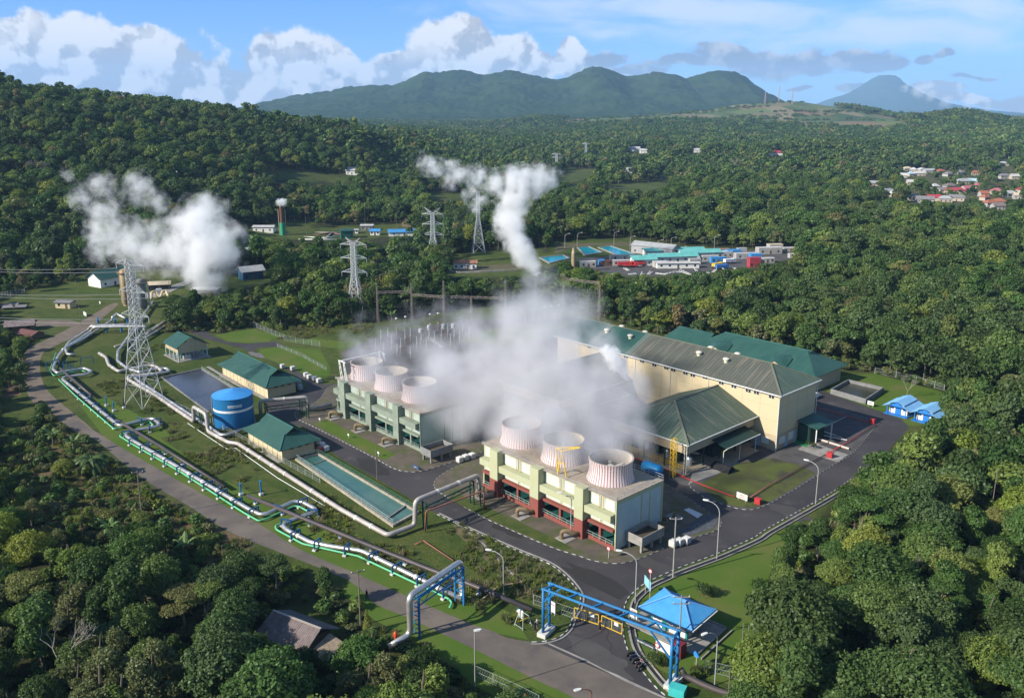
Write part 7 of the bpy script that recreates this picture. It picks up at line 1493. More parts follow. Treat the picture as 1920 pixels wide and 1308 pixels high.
sign(1214, 1118, 3.4, 2.6, 1.6, 'pale blue slanted banner beside the guardhouse road', mat('banner', (0.25, 0.50, 0.60), .6), rz=R(-75))
g = G(1243, 1230); o = thing('notice_wall', 'white notice board with red lettering on the guardhouse side', 'sign', g, RZ + R(5)); mb = MB(); mb.box(-1.3, 1.3, -.1, 0, .8, 2.5); b_ = mb.build('board', TRIM, o)
# red hydrant boxes
def box_thing(name, px, py, dims, label, cat, m_, z=0, rz=None, extra=None):
    g = G(px, py, z); o = thing(name, label, cat, g, RZ if rz is None else rz); a, b_, c_ = dims; mb = MB(); mb.box(-a / 2, a / 2, -b_ / 2, b_ / 2, .1, c_); mb.build('body', m_, o); mb = MB(); mb.box(-a / 2 - .05, a / 2 + .05, -b_ / 2 - .05, b_ / 2 + .05, c_, c_ + .08); mb.build('lid', m_, o); mb = MB(); mb.box(-a / 2 + .1, a / 2 - .1, -b_ / 2 - .03, -b_ / 2, .25, c_ - .15); mb.build('door', m_, o)
    for x_ in (-a / 2 + .1, a / 2 - .1): mb = MB(); mb.box(x_ - .06, x_ + .06, -b_ / 2 + .1, b_ / 2 - .1, 0, .1); mb.build('leg', DARK, o)
    return o
for a_, b_, l_ in ((1421, 945, 'red hydrant box at the worn grass corner'), (1556, 858, 'larger red hydrant box by the east road'), (1635, 794, 'red hydrant box at the far yard corner'), (1539, 807, 'dark red hydrant box by the entrance canopy'), (600, 848, 'red box beside the teal basin')): box_thing('hydrant_box', a_, b_, (1.3, .8, 1.3), l_, 'hydrant box', RED)
box_thing('kiosk', 1272, 1228, (1.8, 1.4, 2.3), 'dark red metal kiosk below the guardhouse', 'kiosk', mat('maroon', (0.16, 0.02, 0.03), .6)); box_thing('generator', 1270, 1303, (2.2, 1.4, 1.4), 'turquoise generator box at the gantry foot', 'generator', mat('turquoise', (0.05, 0.42, 0.40), .5), rz=RZ + R(20))
# orange red valve by the silver pipe
g = G(742, 1203); o = thing('hydrant', 'orange red hydrant beside the silver pipe end', 'hydrant', g); mb = MB(); mb.lathe([(.2, 0), (.2, 1.2), (.32, 1.3), (.3, 1.6), (.1, 1.9), (.01, 1.95)], (0, 0, 0), 10); mb.beam((-.45, 0, 1.1), (.45, 0, 1.1), .2); mb.build('body', mat('orange_red', (0.55, 0.08, 0.03), .5), o)
g = G(981, 1172); o = thing('tripod_platform', 'yellow and white pipe stand by the end of the dark pipe', 'platform', g, RZ); mb = MB()
for (a_, b_) in (((-1, -1, 0), (-.6, -.6, 1.8)), ((1, -1, 0), (.6, -.6, 1.8)), ((1, 1, 0), (.6, .6, 1.8)), ((-1, 1, 0), (-.6, .6, 1.8)), ((-1, -1, .3), (1, -1, .3)), ((-1, 1, .3), (1, 1, .3)), ((-.6, -.6, 1.8), (.6, -.6, 1.8)), ((-.6, .6, 1.8), (.6, .6, 1.8))): mb.beam(a_, b_, .09)
mb.build('frame', RAILW, o); mb = MB(); mb.beam((-1.2, 0, .1), (.8, 0, 1.8), .5, .06); mb.build('ramp', YEL, o)
o = thing('gas_cylinders', 'pair of white cylinders under the dark pipe end', 'cylinder', G(974, 1156), RZ); 
mb = MB(); mb.lathe([(.25, 0), (.25, 1.2), (.1, 1.4), (.01, 1.45)], (0, 0, 0), 10); mb.build('bottle', WHITE, o)
mb = MB(); mb.lathe([(.25, 0), (.25, 1.2), (.1, 1.4), (.01, 1.45)], (.6, .1, 0), 10); mb.build('bottle', WHITE, o)
# ---- white car by the powerhouse
CARW = mat('car_white', (0.72, 0.72, 0.72), .25, spec=.6)
def car(px, py, rz, label, m_):
    g = G(px, py); o = thing('parked_car', label, 'car', g, rz); prof = [(-2.2, .45), (-2.25, .9), (-2.0, 1.02), (-1.9, 1.1), (-1.6, 1.62), (-1.2, 1.72), (.5, 1.70), (.8, 1.62), (1.35, 1.12), (2.05, .95), (2.25, .75), (2.25, .42)]
    mb = MB(); n = len(prof); ws = [.82 if z > 1.3 else .92 for x, z in prof]; v = [(x, -w_, z) for (x, z), w_ in zip(prof, ws)] + [(x, w_, z) for (x, z), w_ in zip(prof, ws)]; mb.add(v, [list(range(n)), [n + i for i in range(n)][::-1]] + [(i, n + i, n + (i + 1) % n, (i + 1) % n) for i in range(n)]); mb.build('body', m_, o)
    mb = MB(); 
    for s in (-1, 1): mb.add([(-1.75, s * .90, 1.12), (1.1, s * .90, 1.12), (.6, s * .85, 1.58), (-1.5, s * .85, 1.58)], [(0, 1, 2, 3)])
    mb.add([(.86, -.78, 1.62), (.86, .78, 1.62), (1.42, .84, 1.12), (1.42, -.84, 1.12)], [(0, 1, 2, 3)]); mb.add([(-1.66, -.78, 1.6), (-1.66, .78, 1.6), (-1.96, .84, 1.12), (-1.96, -.84, 1.12)], [(0, 1, 2, 3)]); mb.build('windows', GLASS, o)
    for x_ in (-1.4, 1.4):
        for s in (-.86, .86): mb = MB(); mb.rings([[(x_ + .34 * math.cos(a), s + e_, .34 + .34 * math.sin(a)) for a in [2 * math.pi * i / 14 for i in range(14)]] for e_ in (-.11, .11)]); mb.build('wheel', BLACK, o)
    for s in (-.65, .65): mb = MB(); mb.box(2.2, 2.28, s - .18, s + .18, .68, .85); mb.build('headlight', TRIM, o); mb = MB(); mb.box(-2.28, -2.2, s - .15, s + .15, .75, .95); mb.build('tail_light', RED, o)
    return o
car(1527, 746, RZ + R(90), 'white car parked at the corner of the powerhouse', CARW)
car(300, 548, R(20), 'small light car under the lean-to by the steaming pond', mat('car_silver', (0.45, 0.47, 0.48), .3))
# ---- motorbikes beside the gate
def bike(px, py, rz, label, m_):
    g = G(px, py); o = thing('motorbike', label, 'motorbike', g, rz, 'motorbikes parked by the gate kerb')
    for x_ in (-.6, .62): mb = MB(); mb.rings([[(x_ + r_ * math.cos(a), e_, .3 + r_ * math.sin(a)) for a in [2 * math.pi * i / 12 for i in range(12)]] for r_, e_ in ((.3, -.05), (.3, .05))]); mb.build('wheel', BLACK, o)
    mb = MB(); mb.box(-.45, .35, -.14, .14, .35, .65); mb.beam((.3, 0, .6), (.6, 0, .9), .16); mb.build('body', m_, o); mb = MB(); mb.box(-.7, .1, -.13, .13, .68, .8); mb.build('seat', BLACK, o); mb = MB(); mb.beam((.45, -.35, 1.0), (.45, .35, 1.0), .05); mb.beam((.62, 0, .3), (.45, 0, 1.0), .06); mb.build('handlebar', STEEL, o)
for k, (a_, b_) in enumerate(((1184, 1229), (1188, 1235), (1193, 1241), (1198, 1248), (1201, 1254))): bike(a_, b_, RZ + R(70 + 8 * k), ['farthest', 'second farthest', 'middle', 'second nearest', 'nearest'][k] + ' motorbike in the row by the gate kerb', [DARK, mat('bike_blue', (0.03, 0.06, 0.2), .4), DARK, mat('bike_red', (.3, .03, .03), .4), DARK][k])
# ---- people: one skinned body each, clothes and hair as parts
SKIN = mat('skin', (0.30, 0.17, 0.11), .7); HAIR = mat('hair', (0.012, 0.01, 0.01), .8)
def build_person(px, py, rz, label, shirt, trousers, pose=0, hat=None):
    g = G(px, py); o = thing('person', label, 'person', g, rz)
    def ell(mb, c, r, n=8): mb.rings([[(c[0] + r[0] * math.sin(t) * math.cos(2 * math.pi * i / n), c[1] + r[1] * math.sin(t) * math.sin(2 * math.pi * i / n), c[2] + r[2] * math.cos(t)) for i in range(n)] for t in (.15, .6, 1.1, 1.57, 2.05, 2.55, 3.0)])
    st = .2 if pose else .06
    # body: pelvis, torso, neck and head lofted as one surface, limbs grown from it
    mb = MB(); mb.rings([[(a * math.cos(t), b_ * math.sin(t) + y_, z) for t in [2 * math.pi * i / 10 for i in range(10)]] for a, b_, y_, z in ((.05, .05, 0, .80), (.15, .11, 0, .86), (.155, .11, 0, .98), (.13, .095, 0, 1.12), (.17, .11, 0, 1.32), (.18, .10, 0, 1.42), (.07, .06, 0, 1.49), (.05, .05, 0, 1.53), (.07, .08, .01, 1.58), (.08, .095, .01, 1.65), (.07, .085, .01, 1.72), (.02, .03, 0, 1.76))])
    for s in (-1, 1):
        f = st * s; mb.tube([(s * .08, 0, .9), (s * .10, f * .7, .48), (s * .10, f * .4 if s > 0 else f * 1.3, .09)], .085, 0, 8, r2=.045); mb.tube([(s * .10, (f * .4 if s > 0 else f * 1.3) - .04, .05), (s * .10, (f * .4 if s > 0 else f * 1.3) + .18, .04)], .045, 0, 6)
        mb.tube([(s * .17, 0, 1.40), (s * .25, -f * .3, 1.14), (s * .24, .10 - f * .6, .90)], .052, 0, 7, r2=.034)
        for q_ in range(4): mb.tube([(s * .24, .10 - f * .6 + (q_ - 1.5) * .02, .90), (s * .24, .115 - f * .6 + (q_ - 1.5) * .022, .82 - (.01 if q_ in (0, 3) else 0)), (s * .225, .125 - f * .6 + (q_ - 1.5) * .02, .78)], .011, 0, 5)
        mb.tube([(s * .235, .12 - f * .6, .89), (s * .215, .16 - f * .6, .84)], .012, 0, 5)
    b_ = mb.build('body', SKIN, o, smooth=True)
    mb = MB(); mb.rings([[(a * math.cos(t), b2 * math.sin(t), z) for t in [2 * math.pi * i / 12 for i in range(12)]] for a, b2, z in ((.17, .125, .90), (.165, .12, 1.0), (.15, .11, 1.14), (.19, .125, 1.33), (.195, .115, 1.43), (.08, .07, 1.50))], 0, (False, False))
    for s in (-1, 1): f = st * s; mb.tube([(s * .17, 0, 1.41), (s * .255, -f * .3, 1.14)], .065, 0, 8, r2=.055)
    mb.build('shirt', shirt, o, smooth=True); mb = MB(); mb.rings([[(a * math.cos(t), b2 * math.sin(t), z) for t in [2 * math.pi * i / 12 for i in range(12)]] for a, b2, z in ((.10, .10, .78), (.17, .125, .84), (.17, .12, .93))], 0, (False, False))
    for s in (-1, 1): f = st * s; mb.tube([(s * .085, 0, .88), (s * .10, f * .7, .48), (s * .10, f * .4 if s > 0 else f * 1.3, .12)], .10, 0, 8, r2=.062)
    mb.build('trousers', trousers, o, smooth=True); mb = MB(); ell(mb, (0, -.01, 1.69), (.09, .105, .085)); mb.build('hat' if hat else 'hair', hat or HAIR, o, smooth=True)
NAVY = mat('navy_cloth', (0.02, 0.03, 0.07), .9); BLKC = mat('black_cloth', (0.015, 0.015, 0.018), .9); WHC = mat('white_cloth', (0.6, 0.6, 0.58), .9); OR = mat('orange_hat', (0.6, 0.15, 0.03), .5)
build_person(1125, 1181, R(190), 'guard in navy uniform and orange helmet standing between the yellow gates', NAVY, BLKC, 0, OR); build_person(688, 1122, R(150), 'person in dark clothes walking on the outer road', BLKC, BLKC, 1); build_person(1007, 1176, R(60), 'worker in white shirt beside the gantry foot', WHC, NAVY, 1)
build_person(1003, 1182, R(200), 'worker in black overalls beside the gantry foot', BLKC, NAVY, 0)
# ---- wooden hut left of the road
g = G(560, 1206); o = thing('wooden_hut', 'old wooden hut with rusty grey tin roof among trees', 'hut', g, RZ + R(18)); TIN = mat('rusty_tin', (0.21, 0.175, 0.165), .8, col2=(0.13, 0.10, 0.095), scale=.8, amt=1, stain=((0.36, 0.32, 0.28), (1, .25, 1), .9, .58, .8), detail=8); TIN2 = mat('dark_tin', (0.10, 0.12, 0.13), .75, col2=(0.07, 0.08, 0.09), scale=.7, amt=1); WD = mat('old_wood', (0.12, 0.09, 0.06), .95)
wall_box(-4.6, 4.0, -2.6, 2.9, 0, 2.6, WD, o); ribroof([(-5.4, -3.8, 2.1), (1.2, -3.8, 2.1), (1.2, 0, 4.2), (-5.0, 0, 4.2)], TIN, o, run=(0, 1, 0), rib=.35, rw=.04); ribroof([(1.25, -3.5, 2.2), (4.8, -3.5, 2.2), (4.8, 0, 4.15), (1.25, 0, 4.15)], TIN, o, run=(0, 1, 0), rib=.35, rw=.04, label='browner tin sheets of the roof')
ribroof([(-5.0, 3.8, 2.2), (5.2, 3.8, 2.2), (4.8, 0, 4.2), (-5.0, 0, 4.2)], TIN2, o, run=(0, 1, 0), rib=.35, rw=.04); mb = MB(); mb.beam((-5.0, 0, 4.24), (4.8, 0, 4.24), .35, .08); mb.build('ridge_cap', mat('pale_ridge', (.36, .32, .27), .8), o)
ribroof([(4.9, -3.2, 1.9), (8.2, -2.6, 1.5), (7.8, 1.6, 1.9), (5.0, 1.6, 2.6)], mat('straw_sheet', (0.34, 0.26, 0.17), .9, col2=(.2, .16, .12), scale=1.4, amt=1), o, name='lean_to_roof', run=(1, 0, 0), rib=.3, rw=.04)
for q_ in ((5.1, -3.0), (8.0, -2.4), (7.6, 1.4)): mb = MB(); mb.box(q_[0] - .07, q_[0] + .07, q_[1] - .07, q_[1] + .07, 0, 1.6); mb.build('post', WD, o)
mb = MB(); mb.box(-1.5, -.5, -2.66, -2.58, .1, 1.9); mb.build('door', DARK, o)
# trimmed bushes and frame by the bottom fence
for k, (px_, py_, m_, l_) in enumerate(((935, 1320, LEAFL, 'clipped green conical bush behind the bottom fence'), (962, 1330, LEAFX, 'reddish clipped bush behind the bottom fence'), (984, 1338, LEAFO, 'orange tinged bush at the bottom edge'))):
    g = G(px_, py_); v, tn = leafmesh('crown', crown_lobes('cone', rng), 1800, .22, rng, m_, fill=.3); r_ = thing('shrub', l_, 'bush', g); c_ = bpy.data.objects.new('crown', mkmesh('crown', v, tn, [m_])); COL.objects.link(c_); c_.parent = r_; r_.scale = (.75, .75, .5)
    mb = MB(); mb.tube([(0, 0, 0), (0, 0, 1)], .08); mb.build('trunk', BARK, r_)
g = G(1355, 1140); v, tn = leafmesh('crown', crown_lobes('bush', rng), 1500, .25, rng, LEAFD, fill=.3); r_ = thing('shrub', 'dark round bush on the guardhouse lawn', 'bush', G(1318, 1115)); c_ = bpy.data.objects.new('crown', mkmesh('crown', v, tn, [LEAFD])); COL.objects.link(c_); c_.parent = r_; mb = MB(); mb.tube([(0, 0, 0), (0, 0, 1)], .08); mb.build('trunk', BARK, r_)
g = G(1225, 1245); r_ = thing('shrub', 'dark bush beneath the right end of the gate gantry', 'bush', G(1225, 1243)); c_ = bpy.data.objects.new('crown', c_.data); COL.objects.link(c_); c_.parent = r_; r_.scale = (.9, .9, .8); mb = MB(); mb.tube([(0, 0, 0), (0, 0, 1)], .08); mb.build('trunk', BARK, r_)

# ---- power cables between the pylons
def cable(a, b, sag, label):
    o = thing('power_cable', label, 'cable', a, 0, 'power cables between the pylons'); n = 14; mb = MB()
    mb.tube([(b - a) * (i / n) + Vector((0, 0, -4 * sag * (i / n) * (1 - i / n))) for i in range(n + 1)], .045, 0, 4); mb.build('wire', mat('wire', (.25, .25, .26), .5), o)
def tip(px, py, top, fr, L, rz):
    g = GT(px, py) if py < 560 else G(px, py); h = zat(g.x, g.y, top) - g.z; return Vector((g.x + math.cos(rz) * L, g.y + math.sin(rz) * L, g.z + h * fr - 1.6))
PY = [((271, 757, 486), R(-28), 5.2, (.97, .79, .62)), ((668, 592, 445), R(-10), 5.2, (.90, .74, .56)), ((813, 496, 389), R(-6), 5.4, (.88, .71, .53)), ((897, 473, 358), R(10), 3.3, (.95, .82, .67))]
for i, j, nm in ((1, 2, 'second and third'), (2, 3, 'third and fourth')):
    for s in (-1, 1):
        for k in range(3):
            A_, B_ = PY[i], PY[j]; cable(tip(*A_[0], A_[3][k], s * A_[2], A_[1]), tip(*B_[0], B_[3][k], s * B_[2], B_[1]), 4, '%s %s cable strung between the %s pylons' % (['top', 'middle', 'bottom'][k], 'left' if s < 0 else 'right', nm))
for s in (-1, 1):
    for k in range(3):
        A_ = PY[0]; a_ = tip(*A_[0], A_[3][k], s * A_[2], A_[1]); cable(a_, a_ + Vector((-190, 60, 6)), 6, '%s %s cable running left from the nearest pylon' % (['top', 'middle', 'bottom'][k], 'near' if s < 0 else 'far'))
# ------------------------------------------------------------------ switchyard
RUST = mat('rusty_steel', (0.16, 0.115, 0.095), .85, col2=(0.24, 0.21, 0.19), scale=.5, amt=1); GREYI = mat('grey_equipment', (0.34, 0.36, 0.36), .6); INS = mat('insulator_brown', (0.10, 0.07, 0.06), .4)
for k, (px_, b_, t_) in enumerate([(709, 604, 536), (773, 602, 531), (833, 607, 525), (884, 608, 557), (948, 606, 526), (1004, 600, 524), (1056, 590, 514), (1123, 600, 534)]):
    g = G(px_, b_); h = zat(g.x, g.y, t_); o = thing('switchyard_post', 'rusty lattice post, %s from left in the switchyard' % ORDS[k], 'lattice post', g, RZ, 'rusty lattice posts of the switchyard'); lattice(o, h, .7, .45, h * .9, [], RUST, .05, 'mast', vee=0)
for (a, b, z, lb) in (((845, 603), (948, 606), .58, 'rusty lattice beam in the middle of the switchyard'), ((1004, 600), (1056, 590), .92, 'rusty lattice beam at the right of the switchyard'), ((709, 604), (773, 602), .7, 'rusty lattice beam at the left of the switchyard'), ((1056, 590), (1123, 600), .85, 'rusty lattice beam at the far right of the switchyard'), ((773, 602), (833, 607), .62, 'thin lattice beam left of the switchyard centre'), ((709, 640), (800, 628), .30, 'low lattice beam across the front of the switchyard'), ((800, 628), (890, 618), .32, 'low lattice beam right of the front one in the switchyard'), ((948, 606), (1004, 600), .6, 'thin lattice beam right of the switchyard centre')):
    A_, B_ = G(*a), G(*b); h = zat(A_.x, A_.y, a[1] - 78) * z; o = thing('switchyard_beam', lb, 'lattice beam', (A_.x, A_.y, 0)); d = B_ - A_; mb = MB(); n = max(6, int(d.length / 1.2))
    for s in (-.35, .35):
        for e_ in (0, .7): mb.beam(Vector((0, s, h + e_)), d + Vector((0, s, h + e_)), .08)
        for i in range(n): mb.beam(d * i / n + Vector((0, s, h + .7 * (i % 2))), d * (i + 1) / n + Vector((0, s, h + .7 * ((i + 1) % 2))), .06)
    mb.build('truss', RUST, o)
def breaker(px, py, h, label, kind=0):
    g = G(px, py); o = thing('circuit_breaker' if kind == 0 else 'bus_support', label, 'switchgear', g, RZ, 'switchgear units of the switchyard'); mb = MB(); mb.box(-.15, .15, -.15, .15, 0, h * .45); mb.box(-.5, .5, -.12, .12, h * .42, h * .48); mb.build('stand', RUST, o); mb = MB(); pr = []
    for i in range(8): pr += [(.10, h * .48 + i * h * .055), (.24, h * .48 + i * h * .055 + .04), (.10, h * .48 + i * h * .055 + .1)]
    mb.lathe(pr, (0, 0, 0), 8); mb.build('insulator', GREYI if kind else INS, o); mb = MB(); zt = h * .93; r_ = .42 if kind == 0 else .2; mb.lathe([(.05, zt), (r_, zt + .05), (r_, zt + .4), (.05, zt + .5)], (0, 0, 0), 10); mb.build('head', TRIM if kind == 0 else GREYI, o)
sw = [(744, 628, 6.5), (761, 626, 6.8), (807, 622, 7.0), (822, 621, 7.2), (1022, 600, 5.5), (1033, 598, 5.5), (1047, 597, 5.6), (770, 640, 5), (790, 648, 5), (805, 640, 5), (840, 632, 5), (852, 640, 4.5), (735, 655, 5), (752, 662, 5), (868, 628, 4.5), (985, 612, 5), (968, 618, 5), (1000, 608, 5), (720, 668, 4.6), (705, 660, 4.6)]
sw += [(715, 645, 4.6), (728, 640, 5), (782, 655, 4.4), (815, 648, 5), (828, 640, 4.8), (845, 650, 4.4), (862, 642, 4.4), (880, 634, 4.2), (760, 645, 5.1), (800, 658, 4.2), (745, 668, 4.2), (770, 672, 4), (1012, 612, 4.6), (1040, 605, 4.8)]
sw.sort()
ORDS += ['twenty ' + q for q in ('seventh', 'eighth', 'ninth')] + ['thirtieth'] + ['thirty ' + q for q in ('first', 'second', 'third', 'fourth', 'fifth', 'sixth')]
for k, (a_, b_, h_) in enumerate(sw): breaker(a_, b_, h_, '%s insulator stand %s' % ('white capped' if h_ > 5.2 else 'slim grey', ORDS[k] + ' from left in the switchyard'), 0 if h_ > 5.2 else 1)
for k, (a_, b_) in enumerate(((789, 633), (805, 626), (832, 624), (850, 623))):
    g = G(a_, b_); o = thing('transformer_tank', 'grey drum transformer, %s from left in the switchyard' % ORDS[k], 'transformer', g, RZ, 'grey drums of the switchyard'); mb = MB(); mb.lathe([(.02, 1.6), (.75, 1.6), (.8, 1.7), (.8, 3.2), (.6, 3.4), (.02, 3.5)], (0, 0, 0), 12); mb.build('drum', GREYI, o)
    for s in (-.5, .5): mb = MB(); mb.box(s - .08, s + .08, -.08, .08, 0, 1.65); mb.build('leg', RUST, o)
for k, ((a, b), (c_, d_), z_) in enumerate((((775, 632), (868, 618), 2.4), ((770, 640), (855, 628), 2.6), ((800, 630), (830, 652), .15), ((868, 620), (905, 616), 1.2))):
    A_, B_ = G(a, b), G(c_, d_); o = thing('steel_bus', ['long rusty bus frame in the switchyard', 'lower rusty bus frame in the switchyard', 'pale concrete cable trench cover in the switchyard', 'short bus frame at the switchyard grass'][k], 'steel frame', (A_.x, A_.y, 0)); d = B_ - A_; mb = MB(); mb.beam(Vector((0, 0, z_)), d + Vector((0, 0, z_)), .3 if k != 2 else 1.2, .2)
    if k != 2:
        for i in range(6): p = d * i / 5; mb.beam(p, p + Vector((0, 0, z_)), .15)
    mb.build('frame', RUST if k != 2 else CONC, o)
# ------------------------------------------------------------------ houses, sheds and camp behind
def colm(n_, c_, r_=.75): return mat(n_, c_, r_, col2=tuple(k * .78 for k in c_), scale=.35, amt=1)
ROOFS = {'red': colm('roof_red', (.34, .045, .06)), 'pink': colm('roof_pink', (.42, .14, .15)), 'orange': colm('roof_orange', (.32, .12, .07)), 'grey': colm('roof_grey', (.20, .19, .19)), 'white': colm('roof_white', (.46, .45, .43)), 'blue': colm('roof_blue', (.05, .24, .50)), 'turq': mat('roof_turquoise', (.08, .32, .30), .7, col2=(.14, .40, .36), scale=.25, amt=1, stain=((.05, .26, .26), (1, 1, 1), .5, .58, .8)),
         'green': RGREEN, 'brown': colm('roof_brown', (.14, .06, .05)), 'ltblue': colm('roof_ltblue', (.35, .52, .62)), 'tin': TIN, 'lgrey': colm('roof_lgrey', (.34, .35, .35)), 'rust': colm('roof_rust', (.28, .14, .08)), 'cream': colm('roof_cream', (.5, .42, .30))}
def house(px, py, w_, d_, h, rise, roof, label, wall=None, rz=0.0, name='house', cat='house', hip=False, win_=3, ov=.6, group=None, flat=False, z0=None):
    g = GT(px, py) if py < 530 else G(px, py); o = thing(name, label, cat, g, rz, group); wm = wall or WALLW; rm = ROOFS[roof]
    wall_box(-w_ / 2, w_ / 2, -d_ / 2, d_ / 2, -.6, h, wm, o); a, b = w_ / 2 + ov, d_ / 2 + ov; zr = h + rise; ix = min(w_ / 2 - .3, b) if hip else -ov
    for s in (-1, 1): ribroof([(-a, s * b, h - .05), (a, s * b, h - .05), (a - (ix if hip else 0), 0, zr), (-a + (ix if hip else 0), 0, zr)], rm, o)
    if hip:
        for s in (-1, 1): ribroof([(s * a, -b, h - .05), (s * a, b, h - .05), (s * (a - ix), 0, zr)], rm, o)
    else:
        mb = MB()
        for s in (-1, 1): mb.add([(s * w_ / 2, -d_ / 2, h), (s * w_ / 2, d_ / 2, h), (s * w_ / 2, 0, zr - .1)], [(0, 1, 2)])
        mb.build('gable', wm, o)
    for k in range(win_): x_ = -w_ / 2 + w_ * (k + .5) / win_; mb = MB(); dr = k == win_ // 2; mb.box(x_ - .5, x_ + .5, -d_ / 2 - .06, -d_ / 2, .05 if dr else 1.0, 2.0); mb.build('door' if dr else 'window', GLASS if not dr else WD, o)
    return o
vr = random.Random(12)
for k, (a_, b_, w_, d_, rf, lb) in enumerate(VH): house(a_, b_ + 1.5, w_ * .78, d_ * .85, 3.2, 2.6, rf, lb, hip=vr.random() < .5, rz=vr.uniform(-.5, .5), group='houses of the village', win_=3, wall=mat('cream_house_wall', (.42, .36, .29), .9) if vr.random() < .5 else mat('grey_house_wall', (.36, .35, .33), .9))
for a_, b_, w_, d_, rf, lb in [(1455, 291, 26, 14, 'red', 'lone red roofed house in the forest left of the village'), (1189, 283, 18, 10, 'white', 'white house in the forest behind the pylons'), (1208, 287, 14, 8, 'white', 'small white shed in the forest right of the white house'), (1306, 286, 18, 9, 'white', 'white roof alone in the middle forest'), (1120, 235, 26, 14, 'white', 'tiny white building on the field edge'),
   (1178, 324, 16, 9, 'lgrey', 'grey white hut by the burnt clearing'), (1244, 334, 15, 9, 'orange', 'reddish roof by the burnt clearing'), (1355, 346, 9, 6, 'white', 'tiny white hut in the right middle forest'), (1840, 200 + 68, 14, 8, 'white', 'tiny white house far above the village'), (661, 327, 11, 7, 'white', 'white hut beside the left hill field'), (321, 339, 9, 5, 'white', 'white roof half hidden on the left hill'),
   (1398, 194.5, 40, 20, 'white', 'white building on the ridge beside the masts'), (1032, 229, 30, 16, 'lgrey', 'pale building at the left end of the plateau field')]: house(a_, b_, w_, d_, 4, 3, rf, lb)
# left yard buildings
house(205, 533, 15, 9, 4.2, 3.4, 'green', 'white workshop with green roof left of the separators', rz=R(60), name='workshop', cat='workshop', ov=1.2); house(470, 489, 11, 8, 5.0, 2.6, 'lgrey', 'dark shed with light grey roof beside the left steam cloud', wall=mat('dark_blue_wall', (.02, .05, .07), .8), rz=R(35), name='shed', cat='shed', ov=1.0)
house(471, 522, 10, 7, 4.2, 2.2, 'lgrey', 'blue black shed in front of the dark shed', wall=mat('blue_wall', (.015, .07, .14), .7), rz=R(35), name='shed', cat='shed', ov=1.0); house(124, 576, 6.5, 4.2, 2.6, .5, 'grey', 'little guard hut with blue and cream walls by the dirt road', wall=BEIGE, rz=R(-8), name='guard_hut', cat='hut', win_=2); house(388, 551, 11, 5, 2.6, .3, 'lgrey', 'low concrete hut beneath the left steam cloud', wall=CONG, rz=R(-5), name='hut', cat='hut')
house(300, 541, 9, 5, 2.4, 1.2, 'cream', 'lean-to with pale roof beside the steaming pond', wall=DARK, rz=R(15), name='lean_to', cat='shed'); house(330, 487, 12, 8, 4, 2, 'blue', 'blue roofed shed glimpsed through the left steam', name='shed', cat='shed', rz=R(20)); house(40, 618, 9, 6, 2.2, 1.6, 'tin', 'collapsing dark tin roofed house at the left edge', wall=WD, rz=R(20), name='hut', cat='hut')
house(58, 632, 8, 5, 1.6, 1.2, 'brown', 'low brown roofed shelter beside the tin roofed house', wall=WD, rz=R(-25), name='hut', cat='hut'); house(12, 575, 9, 4.5, 1.0, .5, 'grey', 'long low dark cover on the grass, left one', wall=DARK, rz=R(12), name='shelter', cat='shelter', win_=1); house(30, 578, 8, 4, 1.0, .5, 'grey', 'long low dark cover on the grass, right one', wall=DARK, rz=R(12), name='shelter', cat='shelter', win_=1)
# upper well pad
house(496, 434, 13, 6, 3.4, .8, 'white', 'white flat roofed office at the upper well pad', name='office', cat='building'); house(650, 446, 8, 6, 5.0, 1.0, 'green', 'green walled shed at the upper well pad', wall=mat('green_wall', (.02, .12, .08), .7), name='shed', cat='shed', rz=.3); house(758, 441, 20, 8, 2.6, 1.6, 'blue', 'long bright blue roof at the upper well pad', wall=WALLW, name='canopy', cat='canopy', rz=.15)
house(704, 440, 6, 5, 2.6, 1.4, 'blue', 'small blue roofed booth at the upper well pad', name='booth', cat='booth'); house(770, 424, 10, 8, 3.0, 3.4, 'brown', 'dark red brown roofed house above the blue roof', wall=WD, rz=R(60)); house(665, 437, 5, 4, 2.4, .5, 'lgrey', 'grey container office beside the green shed', name='office', cat='building'); house(689, 431, 8, 6, 3.4, .6, 'white', 'white framed equipment house at the upper well pad', name='equipment_house', cat='building', wall=CONG)
house(872, 503, 12, 5, 3.2, 1.2, 'rust', 'white shed with broken rusty roof in the forest clearing', name='shed', cat='shed', win_=4)
sheet('bare_yard', [GT(*q) for q in [(420, 438), (450, 430), (600, 432), (700, 430), (780, 436), (700, 444), (560, 448), (430, 446)]], .02, mat('yard_mauve', (.20, .15, .14), .95), 'bare ground of the upper well pad')
g = G(531, 446); o = thing('drilling_stack', 'rusty stack tower with green base at the upper well pad', 'tower', (g.x, g.y, 0)); h = zat(g.x, g.y, 382); mb = MB(); mb.lathe([(1.7, 0), (1.7, h * .45)], (0, 0, 0), 14, 0, (False, True)); mb.build('base', mat('green_cladding', (.03, .28, .15), .7), o); mb = MB(); mb.lathe([(1.3, h * .45), (1.3, h * .95), (1.0, h)], (0, 0, 0), 14, 0, (False, True)); mb.build('stack', mat('rusty_stack', (.13, .06, .035), .9), o)
mb = MB()
for s in (-2.2, 2.2): mb.beam((s, 0, 0), (s, 0, h * .85), .35)
mb.build('side_post', mat('tan_post', (.40, .32, .2), .8), o)
g = G(441, 440); o = thing('water_sphere', 'rusty white ball tank on a stem left of the upper well pad', 'tank', (g.x, g.y, 0)); h = zat(g.x, g.y, 412); mb = MB(); mb.lathe([(.5, 0), (.5, h - 4), (1.4, h - 3.6), (2.0, h - 2), (1.5, h - .6), (.1, h)], (0, 0, 0), 12); mb.build('vessel', VES, o)
